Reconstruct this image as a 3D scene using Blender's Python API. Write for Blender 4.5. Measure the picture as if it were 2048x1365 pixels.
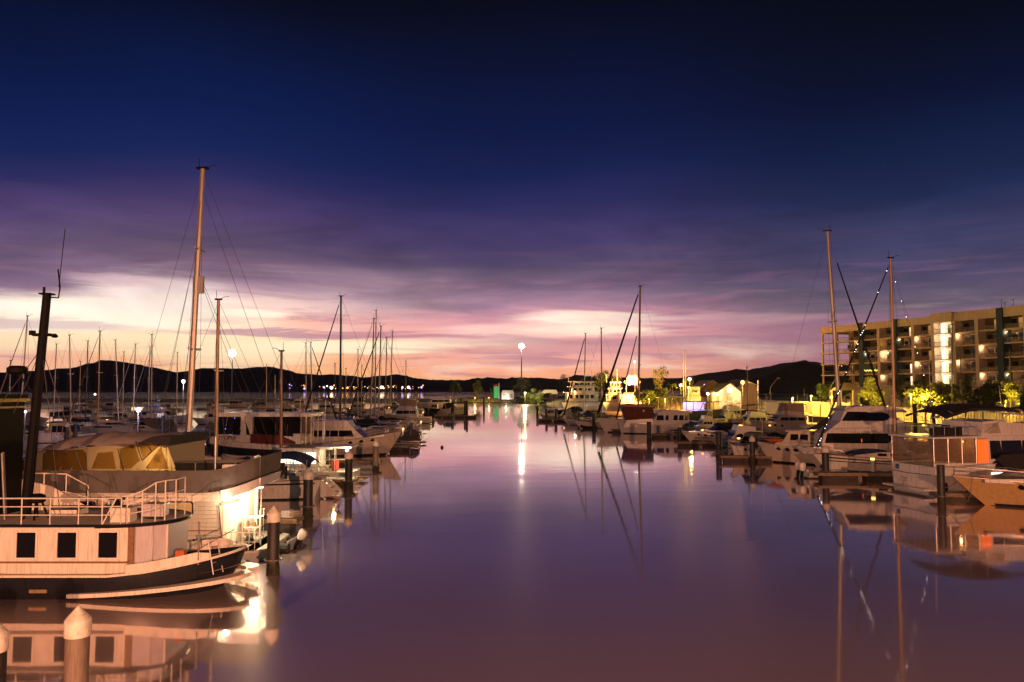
import bpy, math, random
from mathutils import Vector, Matrix, noise as mnoise

for o in list(bpy.data.objects):
    bpy.data.objects.remove(o)
SC = bpy.context.scene
COL = SC.collection
random.seed(7)
R = math.radians

# ---------------------------------------------------------------- camera
CAM_H = 7.5
PITCH = math.atan(95.5 / 1600.0)
cam_d = bpy.data.cameras.new('camera')
cam_d.sensor_width = 36.0
cam_d.lens = 36.0 * 1600.0 / 2048.0
cam_d.clip_start = 0.2
cam_d.clip_end = 30000.0
cam = bpy.data.objects.new('camera', cam_d)
COL.objects.link(cam)
cam.location = (0, 0, CAM_H)
cam.rotation_euler = (math.pi / 2 + PITCH, 0, 0)
SC.camera = cam

# ---------------------------------------------------------------- colour management
SC.view_settings.view_transform = 'Standard'
SC.view_settings.look = 'None'
SC.view_settings.exposure = 0.0
SC.view_settings.gamma = 1.0
SC.view_settings.use_curve_mapping = False
SC.render.engine = 'CYCLES'
SC.cycles.use_denoising = True
SC.cycles.max_bounces = 6
SC.cycles.diffuse_bounces = 2
SC.cycles.glossy_bounces = 4
SC.cycles.transmission_bounces = 3
SC.cycles.transparent_max_bounces = 8
SC.cycles.sample_clamp_indirect = 6.0
SC.cycles.caustics_reflective = False
SC.cycles.caustics_refractive = False


def lin(c):
    """sRGB 0-255 to linear"""
    o = []
    for k in c[:3]:
        k = k / 255.0
        o.append(k / 12.92 if k <= 0.04045 else ((k + 0.055) / 1.055) ** 2.4)
    return (o[0], o[1], o[2], 1.0)


class NT:
    """small node-tree writer"""
    def __init__(self, tree):
        self.t = tree

    def n(self, typ, **kw):
        nd = self.t.nodes.new(typ)
        for k, v in kw.items():
            setattr(nd, k, v)
        return nd

    def link(self, a, b):
        self.t.links.new(a, b)

    def put(self, sock, v):
        if hasattr(v, 'is_output'):
            self.link(v, sock)
        else:
            sock.default_value = v

    def m(self, op, a, b=0.0, c=None, clamp=False):
        nd = self.n('ShaderNodeMath', operation=op, use_clamp=clamp)
        self.put(nd.inputs[0], a)
        self.put(nd.inputs[1], b)
        if c is not None:
            self.put(nd.inputs[2], c)
        return nd.outputs[0]

    def ss(self, v, lo, hi, a=0.0, b=1.0):
        nd = self.n('ShaderNodeMapRange', interpolation_type='SMOOTHSTEP')
        self.put(nd.inputs['Value'], v)
        nd.inputs['From Min'].default_value = lo
        nd.inputs['From Max'].default_value = hi
        nd.inputs['To Min'].default_value = a
        nd.inputs['To Max'].default_value = b
        return nd.outputs[0]

    def vec(self, x, y, z=0.0):
        nd = self.n('ShaderNodeCombineXYZ')
        self.put(nd.inputs[0], x)
        self.put(nd.inputs[1], y)
        self.put(nd.inputs[2], z)
        return nd.outputs[0]

    def noise(self, v, scale=1.0, detail=4.0, rough=0.55, dist=0.0):
        nd = self.n('ShaderNodeTexNoise')
        if v is not None:
            self.link(v, nd.inputs['Vector'])
        nd.inputs['Scale'].default_value = scale
        nd.inputs['Detail'].default_value = detail
        nd.inputs['Roughness'].default_value = rough
        nd.inputs['Distortion'].default_value = dist
        return nd.outputs['Fac']

    def ramp(self, fac, stops, interp='LINEAR'):
        nd = self.n('ShaderNodeValToRGB')
        cr = nd.color_ramp
        cr.interpolation = interp
        while len(cr.elements) > 1:
            cr.elements.remove(cr.elements[-1])
        stops = sorted(stops, key=lambda s: s[0])
        cr.elements[0].position = stops[0][0]
        cr.elements[0].color = stops[0][1]
        for p, c in stops[1:]:
            e = cr.elements.new(p)
            e.color = c
        self.put(nd.inputs[0], fac)
        return nd.outputs[0]

    def mix(self, f, a, b, blend='MIX'):
        nd = self.n('ShaderNodeMix', data_type='RGBA', blend_type=blend)
        nd.clamp_factor = True
        self.put(nd.inputs[0], f)
        self.put(nd.inputs[6], a)
        self.put(nd.inputs[7], b)
        return nd.outputs[2]


# ---------------------------------------------------------------- dusk sky
world = bpy.data.worlds.new('World')
SC.world = world
world.use_nodes = True
wt = world.node_tree
wt.nodes.clear()
w = NT(wt)
tc = w.n('ShaderNodeTexCoord')
sep = w.n('ShaderNodeSeparateXYZ')
w.link(tc.outputs['Generated'], sep.inputs[0])
X, Y, Z = sep.outputs
hor = w.m('SQRT', w.m('ADD', w.m('MULTIPLY', X, X), w.m('MULTIPLY', Y, Y)))
EL = w.m('MAXIMUM', w.m('DIVIDE', Z, w.m('MAXIMUM', hor, 1e-4)), 0.0)     # tangent of the elevation
AZ = w.m('ARCTAN2', X, Y)                                                # 0 ahead, negative to the west
big = w.noise(w.vec(w.m('MULTIPLY', AZ, 1.6), w.m('MULTIPLY', EL, 6.0), 3.1), 1.0, 3.0, 0.5)
mid = w.noise(w.vec(w.m('MULTIPLY', AZ, 3.4), w.m('MULTIPLY', EL, 30.0), 7.7), 1.0, 6.0, 0.6, 0.4)
fine = w.noise(w.vec(w.m('MULTIPLY', AZ, 7.0), w.m('MULTIPLY', EL, 95.0), 1.3), 1.0, 5.0, 0.6, 0.6)
low = w.ss(EL, 0.20, 0.04)                                               # 1 near the horizon
warp = w.m('ADD', w.m('MULTIPLY', w.m('SUBTRACT', big, 0.5), 0.09),
           w.m('MULTIPLY', w.m('MULTIPLY', w.m('SUBTRACT', mid, 0.5), 0.085), w.ss(EL, 0.30, 0.10)))
west_drop = w.ss(AZ, -0.36, -0.62, 0.0, 0.035)
E2 = w.m('MAXIMUM', w.m('ADD', w.m('ADD', EL, w.m('MULTIPLY', warp, w.ss(EL, 0.0, 0.05))), west_drop), 0.0)
FAC = w.m('MULTIPLY', E2, 1.0 / 0.55, clamp=True)


def stops(lst):
    return [(min(1.0, max(0.0, (778.0 - y) / 1600.0 / 0.55)), lin(c)) for y, c in lst]


west = w.ramp(FAC, stops([(775, (252, 190, 118)), (735, (250, 188, 138)), (690, (246, 180, 150)), (650, (252, 214, 190)),
                          (610, (250, 214, 204)), (575, (198, 158, 176)), (535, (134, 107, 133)), (480, (98, 80, 112)),
                          (425, (80, 62, 108)), (370, (44, 44, 95)), (320, (17, 34, 88)), (250, (5, 27, 80)),
                          (130, (2, 18, 58)), (0, (1, 7, 28))]))
ahead = w.ramp(FAC, stops([(775, (252, 176, 112)), (740, (247, 166, 130)), (705, (242, 172, 158)), (660, (226, 156, 164)),
                           (620, (160, 123, 144)), (580, (114, 93, 118)), (530, (86, 74, 106)), (470, (68, 58, 105)),
                           (400, (40, 42, 92)), (330, (17, 31, 80)), (250, (4, 21, 66)), (130, (1, 13, 46)), (0, (1, 6, 25))]))
east = w.ramp(FAC, stops([(775, (176, 116, 124)), (710, (176, 124, 138)), (655, (156, 116, 138)), (610, (104, 93, 112)),
                          (560, (84, 76, 106)), (500, (60, 61, 98)), (430, (28, 41, 80)), (350, (9, 27, 64)),
                          (250, (3, 16, 48)), (100, (1, 8, 27)), (0, (1, 5, 19))]))
back = w.ramp(FAC, stops([(775, (120, 88, 104)), (650, (98, 80, 102)), (520, (58, 56, 88)), (380, (24, 34, 66)),
                          (200, (5, 15, 42)), (0, (1, 6, 20))]))
col = w.mix(w.ss(AZ, -0.02, -0.40), ahead, west)
col = w.mix(w.ss(AZ, 0.10, 0.42), col, east)
col = w.mix(w.ss(w.m('ABSOLUTE', AZ), 0.75, 2.0), col, back)
# torn streaks of cloud near the horizon, lit from below
glow = w.m('MULTIPLY', low, w.ss(w.m('ABSOLUTE', w.m('ADD', AZ, 0.12)), 1.1, 0.35))
dark_f = w.m('MULTIPLY', w.ss(fine, 0.50, 0.66), w.m('MULTIPLY', glow, w.ss(EL, 0.004, 0.022)))
col = w.mix(w.m('MULTIPLY', dark_f, 0.62), col, lin((166, 112, 140)))
lite_f = w.m('MULTIPLY', w.ss(mid, 0.52, 0.70), w.m('MULTIPLY', glow, w.ss(EL, 0.135, 0.07)))
col = w.mix(w.m('MULTIPLY', lite_f, 0.60), col, lin((255, 226, 200)))


def blob(px, py, sx, sy, amount, tint, src=mid, k=0.9):
    """a bright break in the cloud at a bearing and height above the horizon"""
    global col
    a0 = math.atan((px - 1024) / 1600.0)
    e0 = (778.0 - py) / 1600.0 * math.cos(a0)
    da = w.m('DIVIDE', w.m('SUBTRACT', AZ, a0), sx / 1600.0)
    de = w.m('DIVIDE', w.m('ADD', w.m('SUBTRACT', EL, e0), w.m('MULTIPLY', w.m('SUBTRACT', src, 0.5), 0.028)), sy / 1600.0)
    d = w.m('SQRT', w.m('ADD', w.m('MULTIPLY', da, da), w.m('MULTIPLY', de, de)))
    f = w.m('MULTIPLY', w.ss(w.m('ADD', d, w.m('MULTIPLY', w.m('SUBTRACT', fine, 0.5), k)), 1.28, 0.52), amount)
    col = w.mix(f, col, lin(tint))


blob(180, 628, 260, 40, 0.95, (255, 240, 216))
blob(40, 611, 110, 10, 0.9, (255, 244, 226))
blob(310, 590, 130, 38, 0.85, (255, 232, 222))
blob(250, 560, 90, 12, 0.6, (236, 196, 204))
blob(920, 690, 190, 9, 0.6, (255, 226, 196))
blob(480, 632, 95, 9, 0.95, (255, 240, 216))
blob(330, 690, 420, 26, 0.75, (255, 226, 178))
blob(690, 697, 210, 13, 0.95, (255, 238, 200))
blob(1195, 640, 170, 15, 0.95, (255, 228, 208))
blob(1190, 664, 150, 12, 0.9, (255, 230, 204))
blob(1040, 668, 170, 16, 0.55, (250, 214, 196))
blob(1420, 640, 230, 13, 0.45, (214, 166, 170))
blob(470, 700, 170, 45, 0.55, (255, 236, 196))
# long dark bars of cloud across the bright part
blob(700, 672, 330, 7, 0.75, (176, 124, 146), fine, 1.2)
blob(1330, 684, 420, 11, 0.55, (160, 116, 136), fine, 1.2)
blob(1120, 702, 330, 8, 0.5, (196, 134, 142), fine, 1.2)
blob(90, 650, 150, 10, 0.5, (190, 144, 160), fine, 1.2)

# lumps in the cloud bank
lump = w.noise(w.vec(w.m('MULTIPLY', AZ, 4.2), w.m('MULTIPLY', EL, 17.0), 9.2), 1.0, 7.0, 0.62, 0.9)
bank = w.m('MULTIPLY', w.ss(EL, 0.05, 0.10), w.ss(EL, 0.30, 0.17))
lm = w.m('ADD', 1.0, w.m('MULTIPLY', w.m('MULTIPLY', w.m('SUBTRACT', lump, 0.5), 1.3), bank))
vl_ = w.n('ShaderNodeVectorMath', operation='SCALE')
w.link(col, vl_.inputs[0])
w.link(lm, vl_.inputs['Scale'])
col = vl_.outputs[0]

nish = w.n('ShaderNodeTexSky', sky_type='NISHITA')
nish.sun_disc = False
nish.sun_elevation = R(-3.0)
nish.sun_rotation = R(-20.0)
bg1 = w.n('ShaderNodeBackground')
bg1.inputs['Strength'].default_value = 0.01
w.link(nish.outputs[0], bg1.inputs['Color'])
bg2 = w.n('ShaderNodeBackground')
bg2.inputs['Strength'].default_value = 1.0
lift = w.m('ADD', 1.0, w.m('MULTIPLY', w.ss(EL, 0.15, 0.07), w.ss(w.m('ABSOLUTE', w.m('ADD', AZ, 0.18)), 0.62, 0.30, 0.0, 0.28)))
vs_ = w.n('ShaderNodeVectorMath', operation='SCALE')
w.link(col, vs_.inputs[0])
w.link(lift, vs_.inputs['Scale'])
col = vs_.outputs[0]
w.link(col, bg2.inputs['Color'])
add = w.n('ShaderNodeAddShader')
w.link(bg1.outputs[0], add.inputs[0])
w.link(bg2.outputs[0], add.inputs[1])
wout = w.n('ShaderNodeOutputWorld')
w.link(add.outputs[0], wout.inputs['Surface'])


# ---------------------------------------------------------------- placing: a pixel of the 2048 px photograph to a place in the world
def ray(px, py):
    u = (px - 1024.0) / 1600.0
    v = (682.5 - py) / 1600.0
    return Vector((u, math.cos(PITCH) - v * math.sin(PITCH), math.sin(PITCH) + v * math.cos(PITCH)))


def at(px, py, Yd):
    d = ray(px, py)
    return Vector((0, 0, CAM_H)) + d * (Yd / d.y)


def onz(px, py, z=0.0):
    d = ray(px, py)
    return Vector((0, 0, CAM_H)) + d * ((z - CAM_H) / d.z)


# ---------------------------------------------------------------- materials
MATS = {}


def mat(name, col, rough=0.6, metal=0.0, var=0.12, scale=3.0, bump=0.0, bscale=40.0, spec=0.5, streak=False):
    m = bpy.data.materials.new(name)
    m.use_nodes = True
    t = NT(m.node_tree)
    b = m.node_tree.nodes['Principled BSDF']
    c = (col[0], col[1], col[2], 1.0)
    tcn = t.n('ShaderNodeTexCoord')
    v = tcn.outputs['Object']
    if streak:
        mp = t.n('ShaderNodeMapping')
        mp.inputs['Scale'].default_value = (6, 6, 0.5)
        t.link(v, mp.inputs[0])
        v = mp.outputs[0]
    nz = t.noise(v, scale, 5.0, 0.65)
    d = (c[0] * (1 - var * 2.2), c[1] * (1 - var * 2.3), c[2] * (1 - var * 2.6), 1)
    t.link(t.mix(t.ss(nz, 0.42, 0.72), c, d), b.inputs['Base Color'])
    b.inputs['Roughness'].default_value = rough
    b.inputs['Metallic'].default_value = metal
    b.inputs['Specular IOR Level'].default_value = spec
    if bump:
        bn = t.n('ShaderNodeBump')
        bn.inputs['Strength'].default_value = bump
        bn.inputs['Distance'].default_value = 0.02
        t.link(t.noise(tcn.outputs['Object'], bscale, 4.0), bn.inputs['Height'])
        t.link(bn.outputs[0], b.inputs['Normal'])
    MATS[name] = m
    return m


def emis(name, col, strength, sample=True):
    m = bpy.data.materials.new(name)
    m.use_nodes = True
    t = NT(m.node_tree)
    b = m.node_tree.nodes['Principled BSDF']
    b.inputs['Base Color'].default_value = (col[0] * 0.3, col[1] * 0.3, col[2] * 0.3, 1)
    b.inputs['Emission Color'].default_value = (col[0], col[1], col[2], 1)
    b.inputs['Emission Strength'].default_value = strength
    if not sample:
        m.cycles.emission_sampling = 'NONE'
    MATS[name] = m
    return m


GEL = mat('white_gelcoat', (0.70, 0.68, 0.65), 0.30, var=0.13, scale=1.6, streak=True)
GEL2 = mat('cream_gelcoat', (0.62, 0.56, 0.47), 0.35, var=0.15, scale=1.8, streak=True)
GOLD_LIT = mat('buff_hull_paint', (0.52, 0.34, 0.15), 0.32, var=0.10, scale=1.4, streak=True)  # cream hull, with the golden light of the sodium lamps put into its colour
GEL3 = mat('grey_gelcoat', (0.42, 0.42, 0.43), 0.35, var=0.10, scale=1.4, streak=True)
DECK = mat('deck_paint', (0.55, 0.53, 0.50), 0.7, var=0.12, scale=5, bump=0.15)
SIDING = mat('white_siding', (0.72, 0.68, 0.61), 0.5, var=0.07, scale=2, streak=True)
PAINT_W = mat('white_paint', (0.76, 0.72, 0.64), 0.45, var=0.13, scale=2.2, streak=True, bump=0.06)
PAINT_L = mat('lilac_paint', (0.50, 0.47, 0.52), 0.55, var=0.10, scale=3, streak=True)
NAVY = mat('navy_hull_paint', (0.014, 0.016, 0.024), 0.3, var=0.25, scale=2, streak=True)
BLACK = mat('black_paint', (0.006, 0.006, 0.007), 0.7, var=0.2, scale=4, spec=0.12)
RUBBER = mat('black_rubber', (0.012, 0.012, 0.012), 0.7, var=0.2, scale=8)
REDHULL = mat('antifoul_red', (0.16, 0.03, 0.02), 0.6, var=0.2, scale=4)
GLASS = mat('dark_window_glass', (0.008, 0.008, 0.010), 0.08, var=0.1, scale=1, spec=0.35)
ALU = mat('mast_alloy', (0.46, 0.42, 0.36), 0.42, 0.35, var=0.10, scale=1.5, streak=True)
GOLD = mat('gold_anodised_mast', (0.34, 0.235, 0.12), 0.42, 0.3, var=0.14, scale=1.5, streak=True)
DMAST = mat('dark_mast', (0.03, 0.027, 0.025), 0.5, var=0.2, scale=2)
STEEL = mat('stainless_rail', (0.62, 0.60, 0.57), 0.3, 0.7, var=0.06, scale=6)
WIRE = mat('rigging_wire', (0.10, 0.09, 0.085), 0.5, 0.4, var=0.1, scale=6)
ROPE = mat('rope', (0.34, 0.29, 0.21), 0.9, var=0.2, scale=20)
CANV_G = mat('grey_canvas', (0.115, 0.108, 0.105), 0.9, var=0.13, scale=2.2, bump=0.3, bscale=6)
CANV_L = mat('pale_canvas', (0.34, 0.31, 0.31), 0.9, var=0.13, scale=2.2, bump=0.3, bscale=6)
CANV_T = mat('tan_canvas', (0.40, 0.29, 0.22), 0.9, var=0.13, scale=2.2, bump=0.3, bscale=6)
CANV_B = mat('black_canvas', (0.014, 0.014, 0.016), 0.9, var=0.2, scale=2.2, bump=0.3, bscale=6)
CANV_N = mat('blue_canvas', (0.018, 0.05, 0.15), 0.85, var=0.2, scale=2.2, bump=0.3, bscale=6)
CANV_R = mat('brown_canvas', (0.15, 0.045, 0.025), 0.9, var=0.18, scale=2.2, bump=0.3, bscale=6)
CANV_M = mat('maroon_cloth', (0.10, 0.018, 0.02), 0.9, var=0.18, scale=2.2)
SAILW = mat('white_sail_cover', (0.62, 0.58, 0.54), 0.8, var=0.1, scale=2.5, bump=0.3, bscale=5)
TEAK = mat('teak', (0.24, 0.13, 0.06), 0.6, var=0.22, scale=6, bump=0.1)
WOODY = mat('varnished_wood', (0.20, 0.085, 0.03), 0.35, var=0.25, scale=5, streak=True)
ORANGE = mat('orange_plastic', (0.52, 0.11, 0.025), 0.4, var=0.1)
BLUEP = mat('blue_plastic', (0.03, 0.12, 0.30), 0.4, var=0.12)
REDP = mat('red_plastic', (0.38, 0.03, 0.02), 0.45, var=0.12)
YELP = mat('yellow_plastic', (0.5, 0.30, 0.03), 0.45, var=0.12)
INFL = mat('grey_hypalon', (0.33, 0.31, 0.31), 0.6, var=0.1)
PILE = mat('pile_sleeve', (0.022, 0.02, 0.02), 0.55, var=0.3, scale=4, streak=True, bump=0.2)
PILE_B = mat('bare_steel_pile', (0.20, 0.15, 0.12), 0.6, var=0.22, scale=4, streak=True, bump=0.2)
WEED = mat('pile_weed', (0.035, 0.034, 0.018), 0.85, var=0.35, scale=9, bump=0.6, bscale=25)
CAPM = mat('pile_cap_white', (0.72, 0.68, 0.60), 0.55, var=0.16, scale=7, bump=0.15)
PONT = mat('pontoon_concrete', (0.34, 0.30, 0.25), 0.85, var=0.2, scale=3, bump=0.3)
PONTS = mat('pontoon_float', (0.05, 0.045, 0.04), 0.8, var=0.3, scale=3)
PONTW = mat('pontoon_timber_waler', (0.24, 0.17, 0.10), 0.8, var=0.25, scale=3)
CONC = mat('concrete', (0.36, 0.33, 0.30), 0.85, var=0.15, scale=1.2, bump=0.2)
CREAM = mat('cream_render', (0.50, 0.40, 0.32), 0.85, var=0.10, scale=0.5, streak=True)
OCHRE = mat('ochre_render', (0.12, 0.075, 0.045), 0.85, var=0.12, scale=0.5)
BLUEW = mat('blue_render', (0.02, 0.05, 0.075), 0.85, var=0.15, scale=0.5)
STEELG = mat('grey_steel', (0.22, 0.21, 0.20), 0.5, 0.3, var=0.12, scale=3)
ROOFM = mat('dark_metal_roof', (0.06, 0.05, 0.05), 0.5, 0.2, var=0.2, scale=1.5)
ROCK = mat('granite_rock', (0.30, 0.25, 0.19), 0.9, var=0.28, scale=1.2, bump=0.5, bscale=5)
SOIL = mat('shore_ground', (0.17, 0.14, 0.09), 0.95, var=0.3, scale=0.3, bump=0.3, bscale=3)
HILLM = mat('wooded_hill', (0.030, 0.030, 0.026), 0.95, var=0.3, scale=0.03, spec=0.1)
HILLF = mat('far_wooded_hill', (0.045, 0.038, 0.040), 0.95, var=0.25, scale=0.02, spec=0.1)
BARK = mat('bark', (0.10, 0.075, 0.05), 0.9, var=0.25, scale=6, bump=0.4)


def leafmat(name, c):
    m = mat(name, c, 0.6, var=0.3, scale=0.6, spec=0.3)
    b = m.node_tree.nodes['Principled BSDF']
    b.inputs['Subsurface Weight'].default_value = 0.0
    return m


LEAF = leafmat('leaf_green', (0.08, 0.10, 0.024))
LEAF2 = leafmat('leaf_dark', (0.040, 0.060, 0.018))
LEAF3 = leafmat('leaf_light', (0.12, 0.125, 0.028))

E_WARM = emis('sodium_lamp_glow', (1.0, 0.46, 0.10), 4.0)
E_WHITE = emis('metal_halide_glow', (1.0, 0.90, 0.76), 9.0)
E_VIOLET = emis('violet_lamp_glow', (0.80, 0.55, 1.0), 6.0)
E_TOWN = emis('town_sodium_glow', (1.0, 0.42, 0.10), 3.0, False)
E_TOWNW = emis('town_white_glow', (1.0, 0.72, 0.50), 5.0, False)
E_TOWNV = emis('town_violet_glow', (0.55, 0.38, 1.0), 3.0, False)
E_GREEN = emis('green_sign_glow', (0.05, 0.55, 0.16), 0.6, False)
E_LED = emis('blue_led_glow', (0.22, 0.20, 1.0), 5.0)
E_WIN = emis('lit_window_warm', (1.0, 0.66, 0.30), 1.5)
E_WINW = emis('lit_window_white', (1.0, 0.84, 0.62), 2.2)
E_WIND = emis('dim_lit_window', (1.0, 0.50, 0.16), 0.35)
E_FAIRY = emis('fairy_light_glow', (1.0, 0.92, 0.85), 9.0, False)
E_CURT = emis('lit_orange_curtain', (1.0, 0.14, 0.01), 0.9)


def clear_plastic(name, tint, alpha):
    m = bpy.data.materials.new(name)
    m.use_nodes = True
    t = NT(m.node_tree)
    b = m.node_tree.nodes['Principled BSDF']
    out = m.node_tree.nodes['Material Output']
    b.inputs['Base Color'].default_value = (*tint, 1)
    b.inputs['Roughness'].default_value = 0.25
    tr = t.n('ShaderNodeBsdfTransparent')
    tr.inputs[0].default_value = (1, 0.97, 0.92, 1)
    mx = t.n('ShaderNodeMixShader')
    tcn = t.n('ShaderNodeTexCoord')
    nz = t.noise(tcn.outputs['Object'], 3.0, 3.0)
    t.link(t.ss(nz, 0.35, 0.7, alpha * 0.75, min(1, alpha * 1.25)), mx.inputs[0])
    t.link(tr.outputs[0], mx.inputs[1])
    t.link(b.outputs[0], mx.inputs[2])
    t.link(mx.outputs[0], out.inputs['Surface'])
    return m


CLEAR = clear_plastic('clear_vinyl', (0.30, 0.25, 0.20), 0.20)
CANV_TR = bpy.data.materials.new('glowing_canvas')   # thin cloth that lets the lamp inside shine through
CANV_TR.use_nodes = True
_t = NT(CANV_TR.node_tree)
_b = CANV_TR.node_tree.nodes['Principled BSDF']
_tl = _t.n('ShaderNodeBsdfTranslucent')
_tl.inputs[0].default_value = (0.62, 0.48, 0.30, 1)
_df = _t.n('ShaderNodeBsdfDiffuse')
_df.inputs[0].default_value = (0.20, 0.17, 0.14, 1)
_mx = _t.n('ShaderNodeMixShader')
_mx.inputs[0].default_value = 0.55
_t.link(_df.outputs[0], _mx.inputs[1])
_t.link(_tl.outputs[0], _mx.inputs[2])
_t.link(_mx.outputs[0], CANV_TR.node_tree.nodes['Material Output'].inputs['Surface'])


VINYL = bpy.data.materials.new('window_vinyl')     # milky window film that carries the light through
VINYL.use_nodes = True
_t = NT(VINYL.node_tree)
_tl = _t.n('ShaderNodeBsdfTranslucent')
_tl.inputs[0].default_value = (0.85, 0.72, 0.48, 1)
_gl = _t.n('ShaderNodeBsdfGlossy')
_gl.inputs[0].default_value = (0.6, 0.55, 0.5, 1)
_gl.inputs['Roughness'].default_value = 0.18
_mx = _t.n('ShaderNodeMixShader')
_mx.inputs[0].default_value = 0.12
_t.link(_tl.outputs[0], _mx.inputs[1])
_t.link(_gl.outputs[0], _mx.inputs[2])
_t.link(_mx.outputs[0], VINYL.node_tree.nodes['Material Output'].inputs['Surface'])


# ---------------------------------------------------------------- meshes
SPLIT = {'window', 'windscreen', 'bulwark', 'awning_pole', 'roof_post', 'deck_post', 'windbreak_post', 'stern_step', 'stern_scoop', 'deck_seat',
         'bottle', 'pane', 'scupper', 'spreader', 'cockpit_coaming', 'stair_window', 'rub_rail', 'dodger_window'}


class MB:
    """collects shapes, then links them as ONE mesh object"""
    def __init__(self):
        self.v = []
        self.f = []

    def add(self, vs, fs):
        o = len(self.v)
        self.v += [tuple(p) for p in vs]
        self.f += [tuple(i + o for i in f) for f in fs]
        return self

    def box(self, x0, x1, y0, y1, z0, z1):
        vs = [(x, y, z) for z in (z0, z1) for y in (y0, y1) for x in (x0, x1)]
        return self.add(vs, [(0, 2, 3, 1), (4, 5, 7, 6), (0, 1, 5, 4), (2, 6, 7, 3), (0, 4, 6, 2), (1, 3, 7, 5)])

    def tube(self, pts, r, n=6, r2=None, caps=True):
        pts = [Vector(p) for p in pts]
        k = len(pts)
        rings = []
        up0 = None
        for i, p in enumerate(pts):
            d = (pts[min(i + 1, k - 1)] - pts[max(i - 1, 0)])
            if d.length < 1e-9:
                d = Vector((0, 0, 1))
            d.normalize()
            ref = up0 if up0 is not None else (Vector((0, 0, 1)) if abs(d.z) < 0.9 else Vector((1, 0, 0)))
            a = d.cross(ref)
            if a.length < 1e-6:
                a = d.cross(Vector((0, 1, 0)))
            a.normalize()
            b = a.cross(d)
            up0 = b
            rr = r if r2 is None else r + (r2 - r) * i / max(1, k - 1)
            rings.append([p + (a * math.cos(2 * math.pi * j / n) + b * math.sin(2 * math.pi * j / n)) * rr for j in range(n)])
        vs = [q for rg in rings for q in rg]
        fs = []
        for i in range(k - 1):
            for j in range(n):
                fs.append((i * n + j, i * n + (j + 1) % n, (i + 1) * n + (j + 1) % n, (i + 1) * n + j))
        if caps:
            fs.append(tuple(range(n))[::-1])
            fs.append(tuple((k - 1) * n + j for j in range(n)))
        return self.add(vs, fs)

    def lathe(self, prof, n=14, c=(0, 0, 0)):
        """(radius, z) profile about the z axis"""
        vs = []
        for r, z in prof:
            for j in range(n):
                a = 2 * math.pi * j / n
                vs.append((c[0] + r * math.cos(a), c[1] + r * math.sin(a), c[2] + z))
        fs = []
        for i in range(len(prof) - 1):
            for j in range(n):
                fs.append((i * n + j, i * n + (j + 1) % n, (i + 1) * n + (j + 1) % n, (i + 1) * n + j))
        fs.append(tuple(range(n))[::-1])
        fs.append(tuple((len(prof) - 1) * n + j for j in range(n)))
        return self.add(vs, fs)

    def ball(self, c, r, n=8, m=6, sx=1, sy=1, sz=1):
        vs, fs = [], []
        for i in range(m + 1):
            th = math.pi * i / m
            for j in range(n):
                a = 2 * math.pi * j / n
                vs.append((c[0] + r * sx * math.sin(th) * math.cos(a), c[1] + r * sy * math.sin(th) * math.sin(a), c[2] + r * sz * math.cos(th)))
        for i in range(m):
            for j in range(n):
                fs.append((i * n + j, (i + 1) * n + j, (i + 1) * n + (j + 1) % n, i * n + (j + 1) % n))
        return self.add(vs, fs)

    def loft(self, rings, close=True, caps=True):
        n = len(rings[0])
        vs = [p for r in rings for p in r]
        fs = []
        for i in range(len(rings) - 1):
            for j in range(n if close else n - 1):
                fs.append((i * n + j, i * n + (j + 1) % n, (i + 1) * n + (j + 1) % n, (i + 1) * n + j))
        if caps:
            fs.append(tuple(range(n))[::-1])
            fs.append(tuple((len(rings) - 1) * n + j for j in range(n)))
        return self.add(vs, fs)

    def prism(self, prof, hw):
        """a side profile [(x, z)] carried across the beam; hw(x, z) is the half width"""
        n = len(prof)
        vs = [(x, hw(x, z), z) for x, z in prof] + [(x, -hw(x, z), z) for x, z in prof]
        fs = [tuple(range(n)), tuple(range(n, 2 * n))[::-1]]
        for i in range(n):
            j = (i + 1) % n
            fs.append((i, i + n, j + n, j))
        return self.add(vs, fs)

    def plate(self, prof, hw, out=0.015, th=0.03, sides=(1, -1)):
        """a flat panel [(x, z)] let into the side of a prism"""
        n = len(prof)
        for s in sides:
            a = [(x, s * (hw(x, z) + out), z) for x, z in prof]
            b = [(x, s * (hw(x, z) + out - th), z) for x, z in prof]
            self.add(a + b, [tuple(range(n)), tuple(range(n, 2 * n))[::-1]] + [(i, i + n, (i + 1) % n + n, (i + 1) % n) for i in range(n)])
        return self

    def face_panel(self, p, q, hwp, hwq, y0, y1, out=0.015):
        """a panel on the sloping front or back between profile points p and q, from fraction y0 to y1 of the width"""
        (x0, z0), (x1, z1) = p, q
        d = Vector((x1 - x0, 0, z1 - z0))
        nrm = Vector((d.z, 0, -d.x)).normalized()
        if nrm.x < 0 and x0 >= x1 and False:
            nrm = -nrm
        a = [Vector((x0, hwp * y0, z0)), Vector((x0, hwp * y1, z0)), Vector((x1, hwq * y1, z1)), Vector((x1, hwq * y0, z1))]
        for sgn in (1,):
            o = [k + nrm * out for k in a]
            i = [k - nrm * out for k in a]
            self.add(o + i, [(0, 1, 2, 3), (7, 6, 5, 4), (0, 4, 5, 1), (1, 5, 6, 2), (2, 6, 7, 3), (3, 7, 4, 0)])
        return self

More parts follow.
